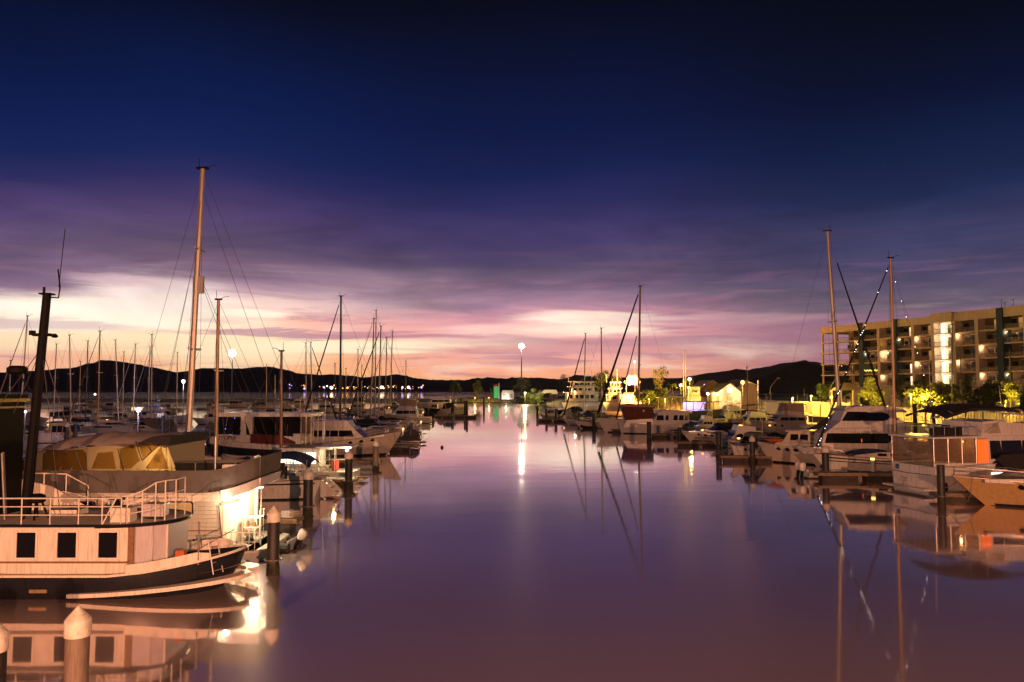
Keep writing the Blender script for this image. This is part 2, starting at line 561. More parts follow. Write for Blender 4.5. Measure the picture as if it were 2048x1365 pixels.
    def islands(self):
        par = list(range(len(self.v)))

        def find(a):
            while par[a] != a:
                par[a] = par[par[a]]
                a = par[a]
            return a
        for f in self.f:
            r = find(f[0])
            for i in f[1:]:
                par[find(i)] = r
        out = {}
        for f in self.f:
            out.setdefault(find(f[0]), []).append(f)
        res = []
        for fs in out.values():
            mp, vs, nf = {}, [], []
            for f in fs:
                for i in f:
                    if i not in mp:
                        mp[i] = len(vs)
                        vs.append(self.v[i])
                nf.append(tuple(mp[i] for i in f))
            k = MB()
            k.v, k.f = vs, nf
            res.append(k)
        return res

    def build(self, name, m, parent=None, smooth=True, angle=35, whole=False):
        if name in SPLIT and not whole:
            parts = self.islands()
            if len(parts) > 1:
                return [p.build(name, m, parent, smooth, angle, True) for p in parts][0]
        me = bpy.data.meshes.new(name)
        me.from_pydata(self.v, [], self.f)
        me.update()
        if smooth:
            me.polygons.foreach_set('use_smooth', [True] * len(me.polygons))
            me.set_sharp_from_angle(angle=R(angle))
        me.materials.append(m)
        o = bpy.data.objects.new(name, me)
        COL.objects.link(o)
        if parent is not None:
            o.parent = parent
        return o


def tag(o, label=None, cat=None, group=None, kind=None):
    if label:
        o['label'] = label
    if cat:
        o['category'] = cat
    if group:
        o['group'] = group
    if kind:
        o['kind'] = kind
    return o


def thing(name, label, cat, loc=(0, 0, 0), rz=0.0, group=None):
    o = bpy.data.objects.new(name, None)
    o.empty_display_size = 0.3
    COL.objects.link(o)
    o.location = loc
    o.rotation_euler = (0, 0, rz)
    return tag(o, label, cat, group)


def copy_tree(o, parent=None):
    c = o.copy()
    COL.objects.link(c)
    if parent is not None:
        c.parent = parent
    for ch in [k for k in bpy.data.objects if k.parent is o]:
        copy_tree(ch, c)
    return c


def lamp(name, parent, loc, power, colr, radius=0.15, spot=None):
    """a light inside the lamp that shows it"""
    ld = bpy.data.lights.new(name, 'POINT')
    ld.energy = power
    ld.color = colr
    ld.shadow_soft_size = radius
    o = bpy.data.objects.new(name, ld)
    COL.objects.link(o)
    o.parent = parent
    o.location = loc
    return o


SODIUM = (1.0, 0.42, 0.08)
SODIUM_Y = (1.0, 0.65, 0.08)
HALIDE = (1.0, 0.86, 0.66)


# ---------------------------------------------------------------- setting: water, hills, shore
def water_material():
    m = bpy.data.materials.new('harbour_water')
    m.use_nodes = True
    t = NT(m.node_tree)
    b = m.node_tree.nodes['Principled BSDF']
    out = m.node_tree.nodes['Material Output']
    g = t.n('ShaderNodeNewGeometry')
    pos = g.outputs['Position']
    b.inputs['Base Color'].default_value = (0.50, 0.42, 0.405, 1)
    b.inputs['Roughness'].default_value = 0.05
    b.inputs['IOR'].default_value = 1.45
    b.inputs['Specular IOR Level'].default_value = 0.5
    mp = t.n('ShaderNodeMapping')
    mp.inputs['Scale'].default_value = (0.5, 1.0, 1.0)
    t.link(pos, mp.inputs[0])
    n1 = t.noise(mp.outputs[0], 0.35, 3.0, 0.5)
    n2 = t.noise(mp.outputs[0], 2.2, 2.0, 0.5)
    hgt = t.m('ADD', t.m('MULTIPLY', n1, 0.7), t.m('MULTIPLY', n2, 0.06))
    bp = t.n('ShaderNodeBump')
    bp.inputs['Strength'].default_value = 0.10
    bp.inputs['Distance'].default_value = 0.10
    t.link(hgt, bp.inputs['Height'])
    t.link(bp.outputs[0], b.inputs['Normal'])
    # small capillary waves average into a second, wider mirror lobe during the long exposure
    gl = t.n('ShaderNodeBsdfGlossy')
    gl.inputs['Color'].default_value = (1.0, 0.80, 0.78, 1)
    gl.inputs['Roughness'].default_value = 0.33
    gs = t.n('ShaderNodeBsdfGlossy')
    gs.inputs['Color'].default_value = (0.92, 0.82, 0.82, 1)
    gs.inputs['Roughness'].default_value = 0.045
    t.link(bp.outputs[0], gs.inputs['Normal'])
    patch = t.noise(mp.outputs[0], 0.035, 3.0, 0.6, 0.8)
    t.link(t.ss(patch, 0.35, 0.68, 0.03, 0.075), gs.inputs['Roughness'])
    t.link(t.ss(patch, 0.38, 0.66, 0.05, 0.16), bp.inputs['Strength'])
    m1 = t.n('ShaderNodeMixShader')
    m1.inputs[0].default_value = 0.40
    t.link(gs.outputs[0], m1.inputs[1])
    t.link(gl.outputs[0], m1.inputs[2])
    m2 = t.n('ShaderNodeMixShader')
    fz = t.n('ShaderNodeFresnel')
    fz.inputs[0].default_value = 1.33
    t.link(t.ss(fz.outputs[0], 0.15, 0.62, 0.57, 1.0), m2.inputs[0])
    t.link(t.ss(fz.outputs[0], 0.30, 0.85, 0.21, 0.14), m1.inputs[0])
    t.link(t.mix(t.ss(fz.outputs[0], 0.15, 0.62), (0.90, 0.80, 0.80, 1), (1.0, 0.97, 0.96, 1)), gs.inputs['Color'])
    t.link(b.outputs[0], m2.inputs[1])
    t.link(m1.outputs[0], m2.inputs[2])
    t.link(m2.outputs[0], out.inputs['Surface'])
    return m


WATER = water_material()
mb = MB()
mb.add([(-9000, -300, 0), (9000, -300, 0), (9000, 6600, 0), (-9000, 6600, 0)], [(0, 1, 2, 3)])
tag(mb.build('water', WATER, smooth=False), kind='structure')


def ridge(name, pts, Yd, depth, m, extend=(0, 0), bump=1.0, kind='structure', step=4.0, back=None):
    """a wooded range: skyline pixels at distance Yd, real slope and thickness"""
    xs = [p[0] for p in pts]
    rows = 9
    cols = []
    x = xs[0]
    while x <= xs[-1] + 0.1:
        for i in range(len(pts) - 1):
            if pts[i][0] <= x <= pts[i + 1][0]:
                k = (x - pts[i][0]) / (pts[i + 1][0] - pts[i][0])
                k = k * k * (3 - 2 * k) * 0.5 + k * 0.5
                yy = pts[i][1] + (pts[i + 1][1] - pts[i][1]) * k
        cols.append((x, yy))
        x += step
    mbx = MB()
    grid = []
    for x, yy in cols:
        top = at(x, yy, Yd)
        top.z += mnoise.fractal(Vector((x * 0.05, 0.3, Yd)), 1.0, 2.0, 4) * 3.0 * bump + abs(mnoise.noise(Vector((x * 0.31, 1.7, Yd)))) * 4.0 * bump
        col_ = []
        for r in range(rows):
            k = r / (rows - 1.0)            # 0 front foot .. 0.6 crest .. 1 back foot
            if k <= 0.6:
                q = k / 0.6
                yv = Yd - depth * (1 - q)
                zz = top.z * (q ** 0.8)
            else:
                q = (k - 0.6) / 0.4
                yv = Yd + depth * 1.2 * q
                zz = top.z * (1 - q)
            if 0.02 < k < 0.58:
                zz *= 1 + 0.22 * mnoise.fractal(Vector((top.x * 0.006, yv * 0.006, 2.0)), 1.0, 2.0, 4)
            col_.append((top.x, yv, zz if 0 < k < 1 else -2.0))
        grid.append(col_)
    vs = [p for c in grid for p in c]
    fs = []
    for i in range(len(grid) - 1):
        for r in range(rows - 1):
            a = i * rows + r
            fs.append((a, a + rows, a + rows + 1, a + 1))
    mbx.add(vs, fs)
    o = mbx.build(name, m)
    tag(o, kind=kind)
    return o, cols


LEFT_HILL = [(-900, 752), (-500, 735), (-250, 728), (-80, 742), (0, 743), (40, 742), (100, 736), (165, 734), (200, 724), (235, 720), (265, 726), (300, 733),
             (345, 743), (380, 739), (420, 735), (470, 735), (500, 732), (530, 730), (555, 735), (600, 746), (650, 748), (690, 749), (730, 754),
             (760, 750), (795, 747), (830, 756), (875, 759), (925, 759), (980, 756), (1040, 754), (1100, 757), (1140, 762), (1200, 770), (1290, 779)]
ridge('hill', LEFT_HILL, 2600, 500, HILLM, bump=1.0)
MID_HILL = [(1020, 776), (1090, 762), (1130, 757), (1180, 752), (1230, 755), (1290, 757), (1350, 757), (1390, 752), (1420, 745), (1450, 742), (1500, 739), (1540, 731), (1580, 723),
            (1620, 720), (1660, 728), (1720, 740), (1850, 735), (2000, 742), (2300, 730), (2800, 748)]
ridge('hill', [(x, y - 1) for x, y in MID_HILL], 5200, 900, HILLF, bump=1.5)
NEAR_HILL = [(1440, 779), (1480, 770), (1510, 759), (1550, 745), (1585, 729), (1608, 721), (1630, 725), (1660, 735), (1720, 742), (1800, 735), (1900, 742), (2100, 728), (2500, 745), (2900, 770)]
ridge('hill', NEAR_HILL, 1700, 400, HILLM, bump=0.7)

# faint evening haze: far hills pale a little, near boats stay clear
hz = MB().box(-9200, 9200, -320, 6700, -1.0, 330).build('haze', bpy.data.materials.new('haze'), smooth=False)
tag(hz, kind='stuff')
hm_ = hz.data.materials[0]
hm_.use_nodes = True
hm_.node_tree.nodes.clear()
_v = hm_.node_tree.nodes.new('ShaderNodeVolumePrincipled')
_v.inputs['Density'].default_value = 0.000034
_v.inputs['Color'].default_value = (0.95, 0.90, 0.88, 1)
_v.inputs['Anisotropy'].default_value = 0.3
_o = hm_.node_tree.nodes.new('ShaderNodeOutputMaterial')
hm_.node_tree.links.new(_v.outputs[0], _o.inputs['Volume'])


# ---------------------------------------------------------------- boats: local x from the stern (0) to the bow (L), y across, z up from the waterline
class Hull:
    def __init__(s, L, B, fs, fb, rake=1.0, flare=0.10, tr=0.85, draft=0.5, trake=0.0, full=2.2, sag=0.12):
        s.L, s.B, s.fs, s.fb, s.rake, s.flare, s.tr, s.draft, s.trake, s.full, s.sag = L, B, fs, fb, rake, flare, tr, draft, trake, full, sag

    def hb(s, t):
        if t < 0.42:
            k = t / 0.42
            return s.B / 2 * (s.tr + (1 - s.tr) * math.sin(k * math.pi / 2))
        k = (t - 0.42) / 0.58
        return max(0.02, s.B / 2 * (1 - k ** s.full))

    def sheer(s, t):
        return s.fs + (s.fb - s.fs) * t ** 1.5 - s.sag * math.sin(math.pi * min(1, t * 1.1))

    def pt(s, t, lev):
        """lev 0 keel, 1 waterline, 2 half way, 3 sheer"""
        hb, zs = s.hb(t), s.sheer(t)
        fw = s.flare + 0.30 * t ** 3
        if lev == 3:
            return (t * s.L, hb, zs)
        k = {0: 1.3, 1: 1.0, 2: 0.42}[lev]
        x = t * (s.L - s.rake * k) + s.trake * k * (1 - t) ** 3
        if lev == 2:
            return (x, hb * (1 - fw * 0.38), zs * 0.55)
        if lev == 1:
            return (x, hb * (1 - fw), -0.02)
        return (x, hb * (1 - fw) * 0.25, -s.draft)

    def mesh(s, ns=13):
        mb_ = MB()
        rings = []
        for i in range(ns):
            t = (i / (ns - 1.0)) ** 0.85
            side = [s.pt(t, k) for k in (3, 2, 1, 0)]
            rings.append(side + [(x, -y, z) for x, y, z in side[::-1]])
        mb_.loft(rings, close=False, caps=False)
        mb_.f.append(tuple(range(8)))
        return mb_

    def deck(s, drop=0.07, ns=13, t0=0.0, t1=0.995):
        mb_ = MB()
        vs, fs = [], []
        for i in range(ns):
            t = t0 + (t1 - t0) * i / (ns - 1.0)
            x, y, z = s.pt(t, 3)
            y = max(0.01, y - 0.03)
            c = 0.05 * s.B * 0.5
            vs += [(x, y, z - drop), (x, 0, z - drop + c), (x, -y, z - drop)]
        for i in range(ns - 1):
            fs += [(i * 3, i * 3 + 1, i * 3 + 4, i * 3 + 3), (i * 3 + 1, i * 3 + 2, i * 3 + 5, i * 3 + 4)]
        return mb_.add(vs, fs)

    def line(s, t0, t1, off_y=0.0, dz=0.0, side=1, n=9):
        out = []
        for i in range(n):
            t = t0 + (t1 - t0) * i / (n - 1.0)
            x, y, z = s.pt(t, 3)
            out.append((x, side * (y + off_y), z + dz))
        return out

    def band(s, z0f, z1f, t0=0.02, t1=0.985, out=0.012, ns=13):
        """a painted stripe along both topsides between two fractions of the freeboard"""
        mb_ = MB()
        for sd in (1, -1):
            vs, fs = [], []
            for i in range(ns):
                t = min(t1, max(t0, (i / (ns - 1.0)) ** 0.85))
                for zf in (z0f, z1f):
                    a, b, c = Vector(s.pt(t, 1)), Vector(s.pt(t, 2)), Vector(s.pt(t, 3))
                    p = a.lerp(b, zf / 0.55) if zf < 0.55 else b.lerp(c, (zf - 0.55) / 0.45)
                    vs.append((p.x, sd * (p.y + out), p.z))
                    vs.append((p.x, sd * (p.y - 0.03), p.z))
            for i in range(ns - 1):
                a = i * 4
                for q in ((0, 2), (2, 3), (3, 1), (1, 0)):
                    fs.append((a + q[0], a + q[1], a + q[1] + 4, a + q[0] + 4))
            mb_.add(vs, fs)
        return mb_


def hull_parts(root, H, hm=GEL, dm=DECK, stripe=None, boot=NAVY, rub=STEEL, detail=True):
    h = H.mesh().build('hull', hm, root, angle=50)
    H.deck().build('deck', dm, root)
    if boot:
        H.band(-0.02, 0.10).build('boot_stripe', boot, h)
    if stripe:
        H.band(0.78, 0.86).build('hull_stripe', stripe, h)
    if detail and rub:
        m = MB()
        for sd in (1, -1):
            m.tube(H.line(0, 0.995, 0.0, 0.0, sd, 12), 0.035, 5)
        m.build('rub_rail', rub, root)
    return h


def bow_rail(root, H, t0=0.55, hgt=0.6, m=STEEL, n=5, r=0.016):
    g = MB()
    for sd in (1, -1):
        top = []
        for i in range(n):
            t = t0 + (0.99 - t0) * i / (n - 1.0)
            x, y, z = H.pt(t, 3)
            y = max(0, y - 0.08)
            hh = hgt * min(1, 0.55 + i * 0.25)
            g.tube([(x, sd * y, z), (x, sd * y, z + hh)], r, 5)
            top.append((x, sd * y, z + hh))
        g.tube(top, r * 1.15, 5)
        g.tube([(a, b, c - hgt * 0.45) for a, b, c in top], r * 0.8, 4)
    return g.build('bow_rail', m, root)


def fender(root, x, y, z, r=0.12, m=None):
    g = MB().lathe([(0.03, 0.0), (r, 0.1), (r, 0.5), (0.03, 0.6)], 8, (x, y, z))
    return g.build('fender', m or SAILW, root)


def rigging(root, mast, H, mx, zb, mh, r, lean, jib=None, jib_x=None, spread=1, back=True, wr=0.012, detail=True, jib_top=0.95, jib_r=0.08):
    """mast with its spreaders, masthead gear, stays and a furled headsail"""
    top = Vector((mx + lean, 0, zb + mh))
    base = Vector((mx, 0, zb))

    def on(k):
        return base.lerp(top, k)
    hw = H.hb(max(0.05, min(0.9, mx / H.L)))
    g = MB()
    for i in range(spread):
        k = (i + 1.0) / (spread + 1.0) + 0.06
        p = on(k)
        ln = hw * (0.62 - 0.12 * i)
        g.tube([p + Vector((-0.12, -ln, 0.06)), p, p + Vector((-0.12, ln, 0.06))], r * 0.32, 5)
    if g.v:
        g.build('spreader', ALU, mast)
    g = MB()
    g.box(top.x - r * 1.6, top.x + r * 1.6, -r * 0.7, r * 0.7, top.z - 0.02, top.z + 0.10)
    g.tube([top + Vector((r, 0, 0.1)), top + Vector((r, 0, 0.75))], 0.02, 4)
    g.tube([top + Vector((-r * 1.4, 0, 0.1)), top + Vector((-r * 1.4 - 0.35, 0, 0.28)), top + Vector((-r * 1.4 - 0.6, 0, 0.24))], 0.02, 4)
    g.build('masthead', BLACK, mast)
    g = MB()
    for sd in (1, -1):
        cp = (mx - 0.15, sd * hw * 0.95, H.sheer(mx / H.L))
        k = 1.0 / (spread + 1.0) + 0.06
        p = on(k) + Vector((-0.12, sd * hw * 0.62, 0.06))
        g.tube([cp, p, on(0.985)], wr, 4)
        g.tube([(mx - 0.5, sd * hw * 0.95, H.sheer(mx / H.L)), on(k - 0.02)], wr, 4)
    g.build('shroud', WIRE, root)
    bx = H.L - 0.15 if jib_x is None else jib_x
    bow = Vector((bx, 0, H.sheer(min(1, bx / H.L)) + 0.05))
    MB().tube([bow, on(0.985)], wr, 4).build('forestay', WIRE, root)
    if jib is not None:
        a, b = bow.lerp(on(0.985), 0.03), bow.lerp(on(0.985), jib_top)
        MB().tube([a, a.lerp(b, 0.25), a.lerp(b, 0.7), b], jib_r * 1.15, 7, jib_r * 0.5).build('furled_sail', jib, root)
    if back:
        MB().tube([(0.1, 0, H.sheer(0)), on(0.995)], wr, 4).build('backstay', WIRE, root)


def sailboat(label, loc, rz, L, mh, mfrac=0.56, hm=GEL, mastm=ALU, jib=None, cover=CANV_N, stripe=None, lean=0.0, mr=0.10, detail=True, group=None,
             spread=1, fb=None, boom=True, dodger=None, jib_top=0.95, jib_r=0.08, hatch=True, name='sailboat', ztop=None):
    root = thing(name, label, 'sailboat', loc, rz, group)
    B = L * 0.29
    f = fb or 0.085 * L + 0.15
    H = Hull(L, B, f, f * 1.28, rake=L * 0.11, flare=0.14, tr=0.62, draft=0.6, trake=L * 0.03, full=1.9)
    hull_parts(root, H, hm, DECK, stripe, NAVY, TEAK, detail)
    mx = L * mfrac
    zd = H.sheer(0.55) - 0.02
    ch = 0.42 + 0.012 * L
    prof = [(L * 0.30, zd - 0.1), (L * 0.30, zd + ch), (L * 0.52, zd + ch * 0.95), (L * 0.70, zd + ch * 0.45), (L * 0.76, zd - 0.05)]

    def hw(x, z):
        return max(0.15, B * 0.31 - max(0, x - L * 0.45) / L * B * 0.55 - (z - zd) * 0.18)
    cab = MB().prism(prof, hw).build('cabin_trunk', hm if hm is not NAVY else GEL, root)
    wz0, wz1 = zd + ch * 0.32, zd + ch * 0.72
    if detail:
        for k in range(3):
            x0 = L * (0.33 + 0.085 * k)
            MB().plate([(x0, wz0), (x0, wz1), (x0 + L * 0.06, wz1), (x0 + L * 0.06, wz0)], hw).build('window', GLASS, cab)
    else:
        MB().plate([(L * 0.33, wz0), (L * 0.33, wz1), (L * 0.56, wz1), (L * 0.58, wz0)], hw).build('window', GLASS, cab)
    # cockpit: coaming and well
    g = MB()
    for sd in (1, -1):
        g.box(L * 0.06, L * 0.30, sd * B * 0.27 - 0.06, sd * B * 0.27 + 0.06, H.sheer(0.15) - 0.1, H.sheer(0.15) + 0.28)
    g.box(L * 0.055, L * 0.075, -B * 0.27, B * 0.27, H.sheer(0.1) - 0.1, H.sheer(0.1) + 0.24)
    g.build('cockpit_coaming', hm if hm is not NAVY else GEL, root)
    zb = zd + ch * 0.9
    if ztop is not None:
        mh = ztop - zb
    mast = MB().tube([(mx, 0, zb - 0.4), (mx + lean * 0.5, 0, zb + mh * 0.5), (mx + lean, 0, zb + mh)], mr, 8, mr * 0.72).build('mast', mastm, root)
    rigging(root, mast, H, mx, zb, mh, mr, lean, jib, None, spread, True, 0.012 if detail else 0.016, detail, jib_top, jib_r)
    if boom:
        bl = L * 0.36
        bz = zb + 0.55
        bo = MB().tube([(mx - 0.05, 0, bz), (mx - bl, 0, bz + 0.08)], mr * 0.7, 7).build('boom', mastm, root)
        if cover:
            g = MB()
            rings = []
            for i in range(8):
                k = i / 7.0
                x = mx - 0.02 - (bl - 0.1) * k
                hh = 0.42 * (1 - k) ** 0.6 + 0.10 + 0.05 * math.sin(k * 15)
                ww = 0.17 - 0.06 * k
                rings.append([(x, ww * math.cos(a), bz - 0.10 + hh * 0.5 + hh * 0.55 * math.sin(a)) for a in [2 * math.pi * j / 8 for j in range(8)]])
            g.loft(rings)
            g.build('sail_cover', cover, bo)
    if dodger:
        pr = [(L * 0.24, zd + ch), (L * 0.26, zd + ch + 0.62), (L * 0.34, zd + ch + 0.55), (L * 0.38, zd + ch - 0.02)]
        MB().prism(pr, lambda x, z: B * 0.28 - (z - zd - ch) * 0.15).build('dodger', dodger, root)
    if detail:
        bow_rail(root, H, 0.80, 0.58)
        g = MB()
        for sd in (1, -1):
            g.tube([(0.15, sd * H.hb(0.01) * 0.9, H.sheer(0)), (0.1, sd * H.hb(0) * 0.9, H.sheer(0) + 0.62)], 0.016, 5)
            g.tube([(L * 0.12, sd * H.hb(0.12) * 0.93, H.sheer(0.1)), (L * 0.12, sd * H.hb(0.12) * 0.93, H.sheer(0.1) + 0.62)], 0.016, 5)
            g.tube([(L * 0.12, sd * H.hb(0.12) * 0.93, H.sheer(0.1) + 0.62), (0.1, sd * H.hb(0) * 0.9, H.sheer(0) + 0.62), (0.1, 0, H.sheer(0) + 0.62)], 0.018, 5)
            ps = [(L * 0.12, sd * H.hb(0.12) * 0.93, H.sheer(0.1) + 0.6)]
            for t in (0.3, 0.48, 0.66, 0.80):
                x, y, z = H.pt(t, 3)
                g.tube([(x, sd * (y - 0.06), z), (x, sd * (y - 0.06), z + 0.6)], 0.012, 4)
                ps.append((x, sd * (y - 0.06), z + 0.6))
            g.tube(ps, 0.008, 4)
        g.build('lifeline', STEEL, root)
        fender(root, L * 0.4, -(H.hb(0.4) + 0.08), H.sheer(0.4) - 0.65)
    return root, H, (mx, zb)


def outboard(root, x, y, z, s=1.0, cowl=GEL, tilt=0.0):
    """cowl, leg and propeller, hung on a transom at x facing -x"""
    g = MB()
    rings = []
    for k, (dz, rx, ry, dx) in enumerate([(0.0, 0.16, 0.15, 0), (0.12, 0.24, 0.20, -0.02), (0.42, 0.27, 0.20, -0.03), (0.58, 0.22, 0.16, 0.0), (0.63, 0.10, 0.08, 0.02)]):
        rings.append([(rx * math.cos(a) + dx, ry * math.sin(a), dz) for a in [2 * math.pi * j / 10 for j in range(10)]])
    g.loft(rings)
    M = Matrix.Translation((x - 0.25 * s, y, z)) @ Matrix.Rotation(tilt, 4, 'Y') @ Matrix.Scale(s, 4)
    o = g.build('outboard_motor', cowl, root)
    o.matrix_local = M
    l = MB()
    l.prism([(-0.10, 0.0), (0.10, 0.0), (0.06, -0.75), (-0.08, -0.75)], lambda a, b: 0.06)
    l.box(-0.22, 0.06, -0.015, 0.015, -0.60, -0.56)
    l.ball((-0.02, 0, -0.78), 0.09, 7, 5, 1.6, 0.8, 0.8)
    l.build('motor_leg', BLACK, o)
    p = MB()
    for k in range(3):
        a = k * 2.094
        p.add([(-0.17, 0, -0.78), (-0.19, 0.13 * math.cos(a - .35), -0.78 + 0.13 * math.sin(a - .35)), (-0.15, 0.13 * math.cos(a + .35), -0.78 + 0.13 * math.sin(a + .35)), (-0.14, 0, -0.78)], [(0, 1, 2, 3)])
    p.build('propeller', STEEL, o)
    return o


def outboard_thing(label, loc, rz, group, s=1.0, cowl=None):
    return None


def cruiser(label, loc, rz, L, style='fly', hm=GEL, canvas=None, glass=GLASS, stripe=None, B=None, fs=None, fb=None, detail=True, group=None, bimini=None,
            name='motor_cruiser', cat='motor boat', enclosure=None, arch=True, platform=True, lit=None, boot=NAVY, topm=None):
    root = thing(name, label, cat, loc, rz, group)
    B = B or L * 0.33
    fs = fs or 0.085 * L + 0.1
    fb = fb or fs * 1.55
    H = Hull(L, B, fs, fb, rake=L * 0.13, flare=0.16, tr=0.88, draft=0.6, full=2.3, sag=0.08)
    hull_parts(root, H, hm, DECK, stripe, boot, STEEL, detail)
    z0 = H.sheer(0.35)
    topm = topm or hm
    gm = glass if lit is None else lit

    def hwf(w0, zb, k=0.13, taper=0.10, x0=0.0):
        return lambda x, z: max(0.2, w0 - max(0, (x - x0)) / L * w0 * taper - (z - zb) * k)

    if style in ('fly', 'pilot', 'sport'):
        hgt = 1.55 if style != 'sport' else 1.35
        xa, xb, xc = L * 0.24, L * 0.60, L * 0.70
        if style == 'pilot':
            xa, xb, xc = L * 0.30, L * 0.62, L * 0.66
            hgt = 1.75
        prof = [(xa, z0 - 0.25), (xa, z0 + hgt), (xb, z0 + hgt), (xc, z0 + 0.42), (L * 0.86, H.sheer(0.86) - 0.02), (L * 0.86, H.sheer(0.86) - 0.25)]
        hw = hwf(B * 0.41, z0, 0.10, 0.55, L * 0.55)
        cab = MB().prism(prof, hw).build('cabin', topm, root)
        za, zt = z0 + 0.62, z0 + hgt - 0.25
        n = 3
        wx = [xa + 0.25 + (xb - xa - 0.3) * i / n for i in range(n + 1)]
        for i in range(n):
            a, b = wx[i], wx[i + 1] - 0.12
            sl = 0.0
            q = [(a, za), (a, zt), (b, zt), (b + (0.0 if i < n - 1 else 0.28), za)]
            MB().plate(q, hw, 0.012).build('window', gm, cab)
        p, q = (xc - 0.10, z0 + 0.42 + 0.12), (xb + 0.05, z0 + hgt - 0.13)
        kx = (xb - xc) / (hgt - 0.42)
        p = (xc + kx * 0.14, z0 + 0.56)
        q = (xc + kx * (hgt - 0.60), z0 + hgt - 0.18)
        for i in range(3):
            y0 = -0.92 + i * 0.625
            MB().face_panel(p, q, hw(*p), hw(*q), y0, y0 + 0.58, 0.02).build('windscreen', glass, cab)
        # roof with an overhang
        zr = z0 + hgt
        ro = MB().prism([(xa - L * 0.10, zr), (xa - L * 0.10, zr + 0.10), (xb + 0.05, zr + 0.12), (xb + 0.28, zr + 0.02), (xb + 0.25, zr)], hwf(B * 0.44, zr, 0.1, 0.5, L * 0.5)).build('roof', topm, root)
        g = MB()
        for sd in (1, -1):
            g.tube([(xa - L * 0.09, sd * B * 0.40, H.sheer(0.12)), (xa - L * 0.09, sd * B * 0.40, zr)], 0.03, 5)
        g.build('roof_post', STEEL, root)
        if style in ('fly', 'sport'):
            fx0, fx1 = xa + L * 0.02, xb - L * 0.02
            pr = [(fx0, zr + 0.11), (fx0, zr + 0.62), (fx0 + L * 0.16, zr + 0.80), (fx1 - L * 0.03, zr + 0.82), (fx1 + 0.05, zr + 0.11)]
            fl = MB().prism(pr, hwf(B * 0.36, zr, 0.12, 0.4, L * 0.4)).build('flybridge', topm, root)
            hwq = hwf(B * 0.36, zr, 0.12, 0.4, L * 0.4)
            MB().face_panel((fx1 - L * 0.03 + 0.02, zr + 0.84), (fx1 - L * 0.055, zr + 1.12), hwq(fx1, zr + 0.8), hwq(fx1, zr + 0.8) * 0.95, -0.95, 0.95, 0.012).build('wind_deflector', glass, fl)
            zt2 = zr + 2.15
            if bimini is not None:
                g = MB()
                rings = []
                for i in range(7):
                    k = i / 6.0
                    x = fx0 - L * 0.02 + (fx1 - fx0 + L * 0.05) * k
                    zz = zt2 + 0.16 * math.sin(k * math.pi) - 0.10 * k
                    rings.append([(x, yy * B * 0.38, zz - 0.22 * yy * yy) for yy in (-1, -0.5, 0, 0.5, 1)] + [(x, yy * B * 0.38, zz - 0.05 - 0.22 * yy * yy) for yy in (1, 0.5, 0, -0.5, -1)])
                g.loft(rings)
                g.build('bimini', bimini, root)
                g = MB()
                for sd in (1, -1):
                    for xx, tx in ((fx0 + 0.1, fx0), (fx0 + L * 0.10, fx1 - 0.1), (fx0 + L * 0.12, fx0 + L * 0.12)):
                        g.tube([(xx, sd * B * 0.34, zr + 0.55), (tx, sd * B * 0.37, zt2 - 0.2)], 0.02, 5)
                g.build('bimini_frame', STEEL, root)
            if enclosure is not None:
                pr = [(fx0 + 0.02, zr + 0.62), (fx0, zt2 - 0.15), (fx1 - L * 0.06, zt2 - 0.1), (fx1 - L * 0.03, zr + 0.82)]
                MB().prism(pr, hwf(B * 0.355, zr, 0.04, 0.4, L * 0.4)).build('enclosure', enclosure, root)
        if arch:
            g = MB()
            xx, zz = xa + 0.1, zr + (0.7 if style != 'pilot' else 0.1)
            for sd in (1, -1):
                g.tube([(xx + 0.5, sd * B * 0.35, zz), (xx, sd * B * 0.30, zz + 0.85)], 0.05, 6)
            g.tube([(xx, -B * 0.30, zz + 0.85), (xx, B * 0.30, zz + 0.85)], 0.06, 6)
            g.lathe([(0.05, 0.9), (0.28, 0.92), (0.28, 1.05), (0.08, 1.12)], 10, (xx, 0, zz))
            g.tube([(xx, B * 0.25, zz + 0.85), (xx - 0.3, B * 0.25, zz + 3.0)], 0.014, 4)
            g.build('radar_arch', topm, root)
    elif style == 'express':
        prof = [(L * 0.28, z0 - 0.2), (L * 0.30, z0 + 0.55), (L * 0.50, z0 + 0.62), (L * 0.74, z0 + 0.40), (L * 0.90, H.sheer(0.9) - 0.02), (L * 0.9, H.sheer(0.9) - 0.2)]
        hw = hwf(B * 0.42, z0, 0.25, 0.75, L * 0.5)
        cab = MB().prism(prof, hw).build('cabin', topm, root)
        MB().plate([(L * 0.42, z0 + 0.16), (L * 0.44, z0 + 0.40), (L * 0.62, z0 + 0.34), (L * 0.70, z0 + 0.16)], hw, 0.012).build('window', gm, cab)
        p, q = (L * 0.56, z0 + 0.55), (L * 0.46, z0 + 1.32)
        g = MB().prism([(L * 0.40, z0 + 0.58), (L * 0.44, z0 + 1.30), (L * 0.46, z0 + 1.32), (L * 0.57, z0 + 0.56)], hwf(B * 0.40, z0, 0.16, 0.5, L * 0.4))
        g.build('windscreen', glass, root)
        cv = canvas or bimini
        if cv is not None:
            pr = [(L * 0.06, H.sheer(0.05) + 0.05), (L * 0.12, z0 + 1.45), (L * 0.30, z0 + 1.72), (L * 0.44, z0 + 1.62), (L * 0.475, z0 + 1.30), (L * 0.40, z0 + 0.55), (L * 0.30, z0 + 0.1)]
            MB().prism(pr, hwf(B * 0.42, z0, 0.14, 0.1, L * 0.3)).build('cockpit_cover', cv, root)
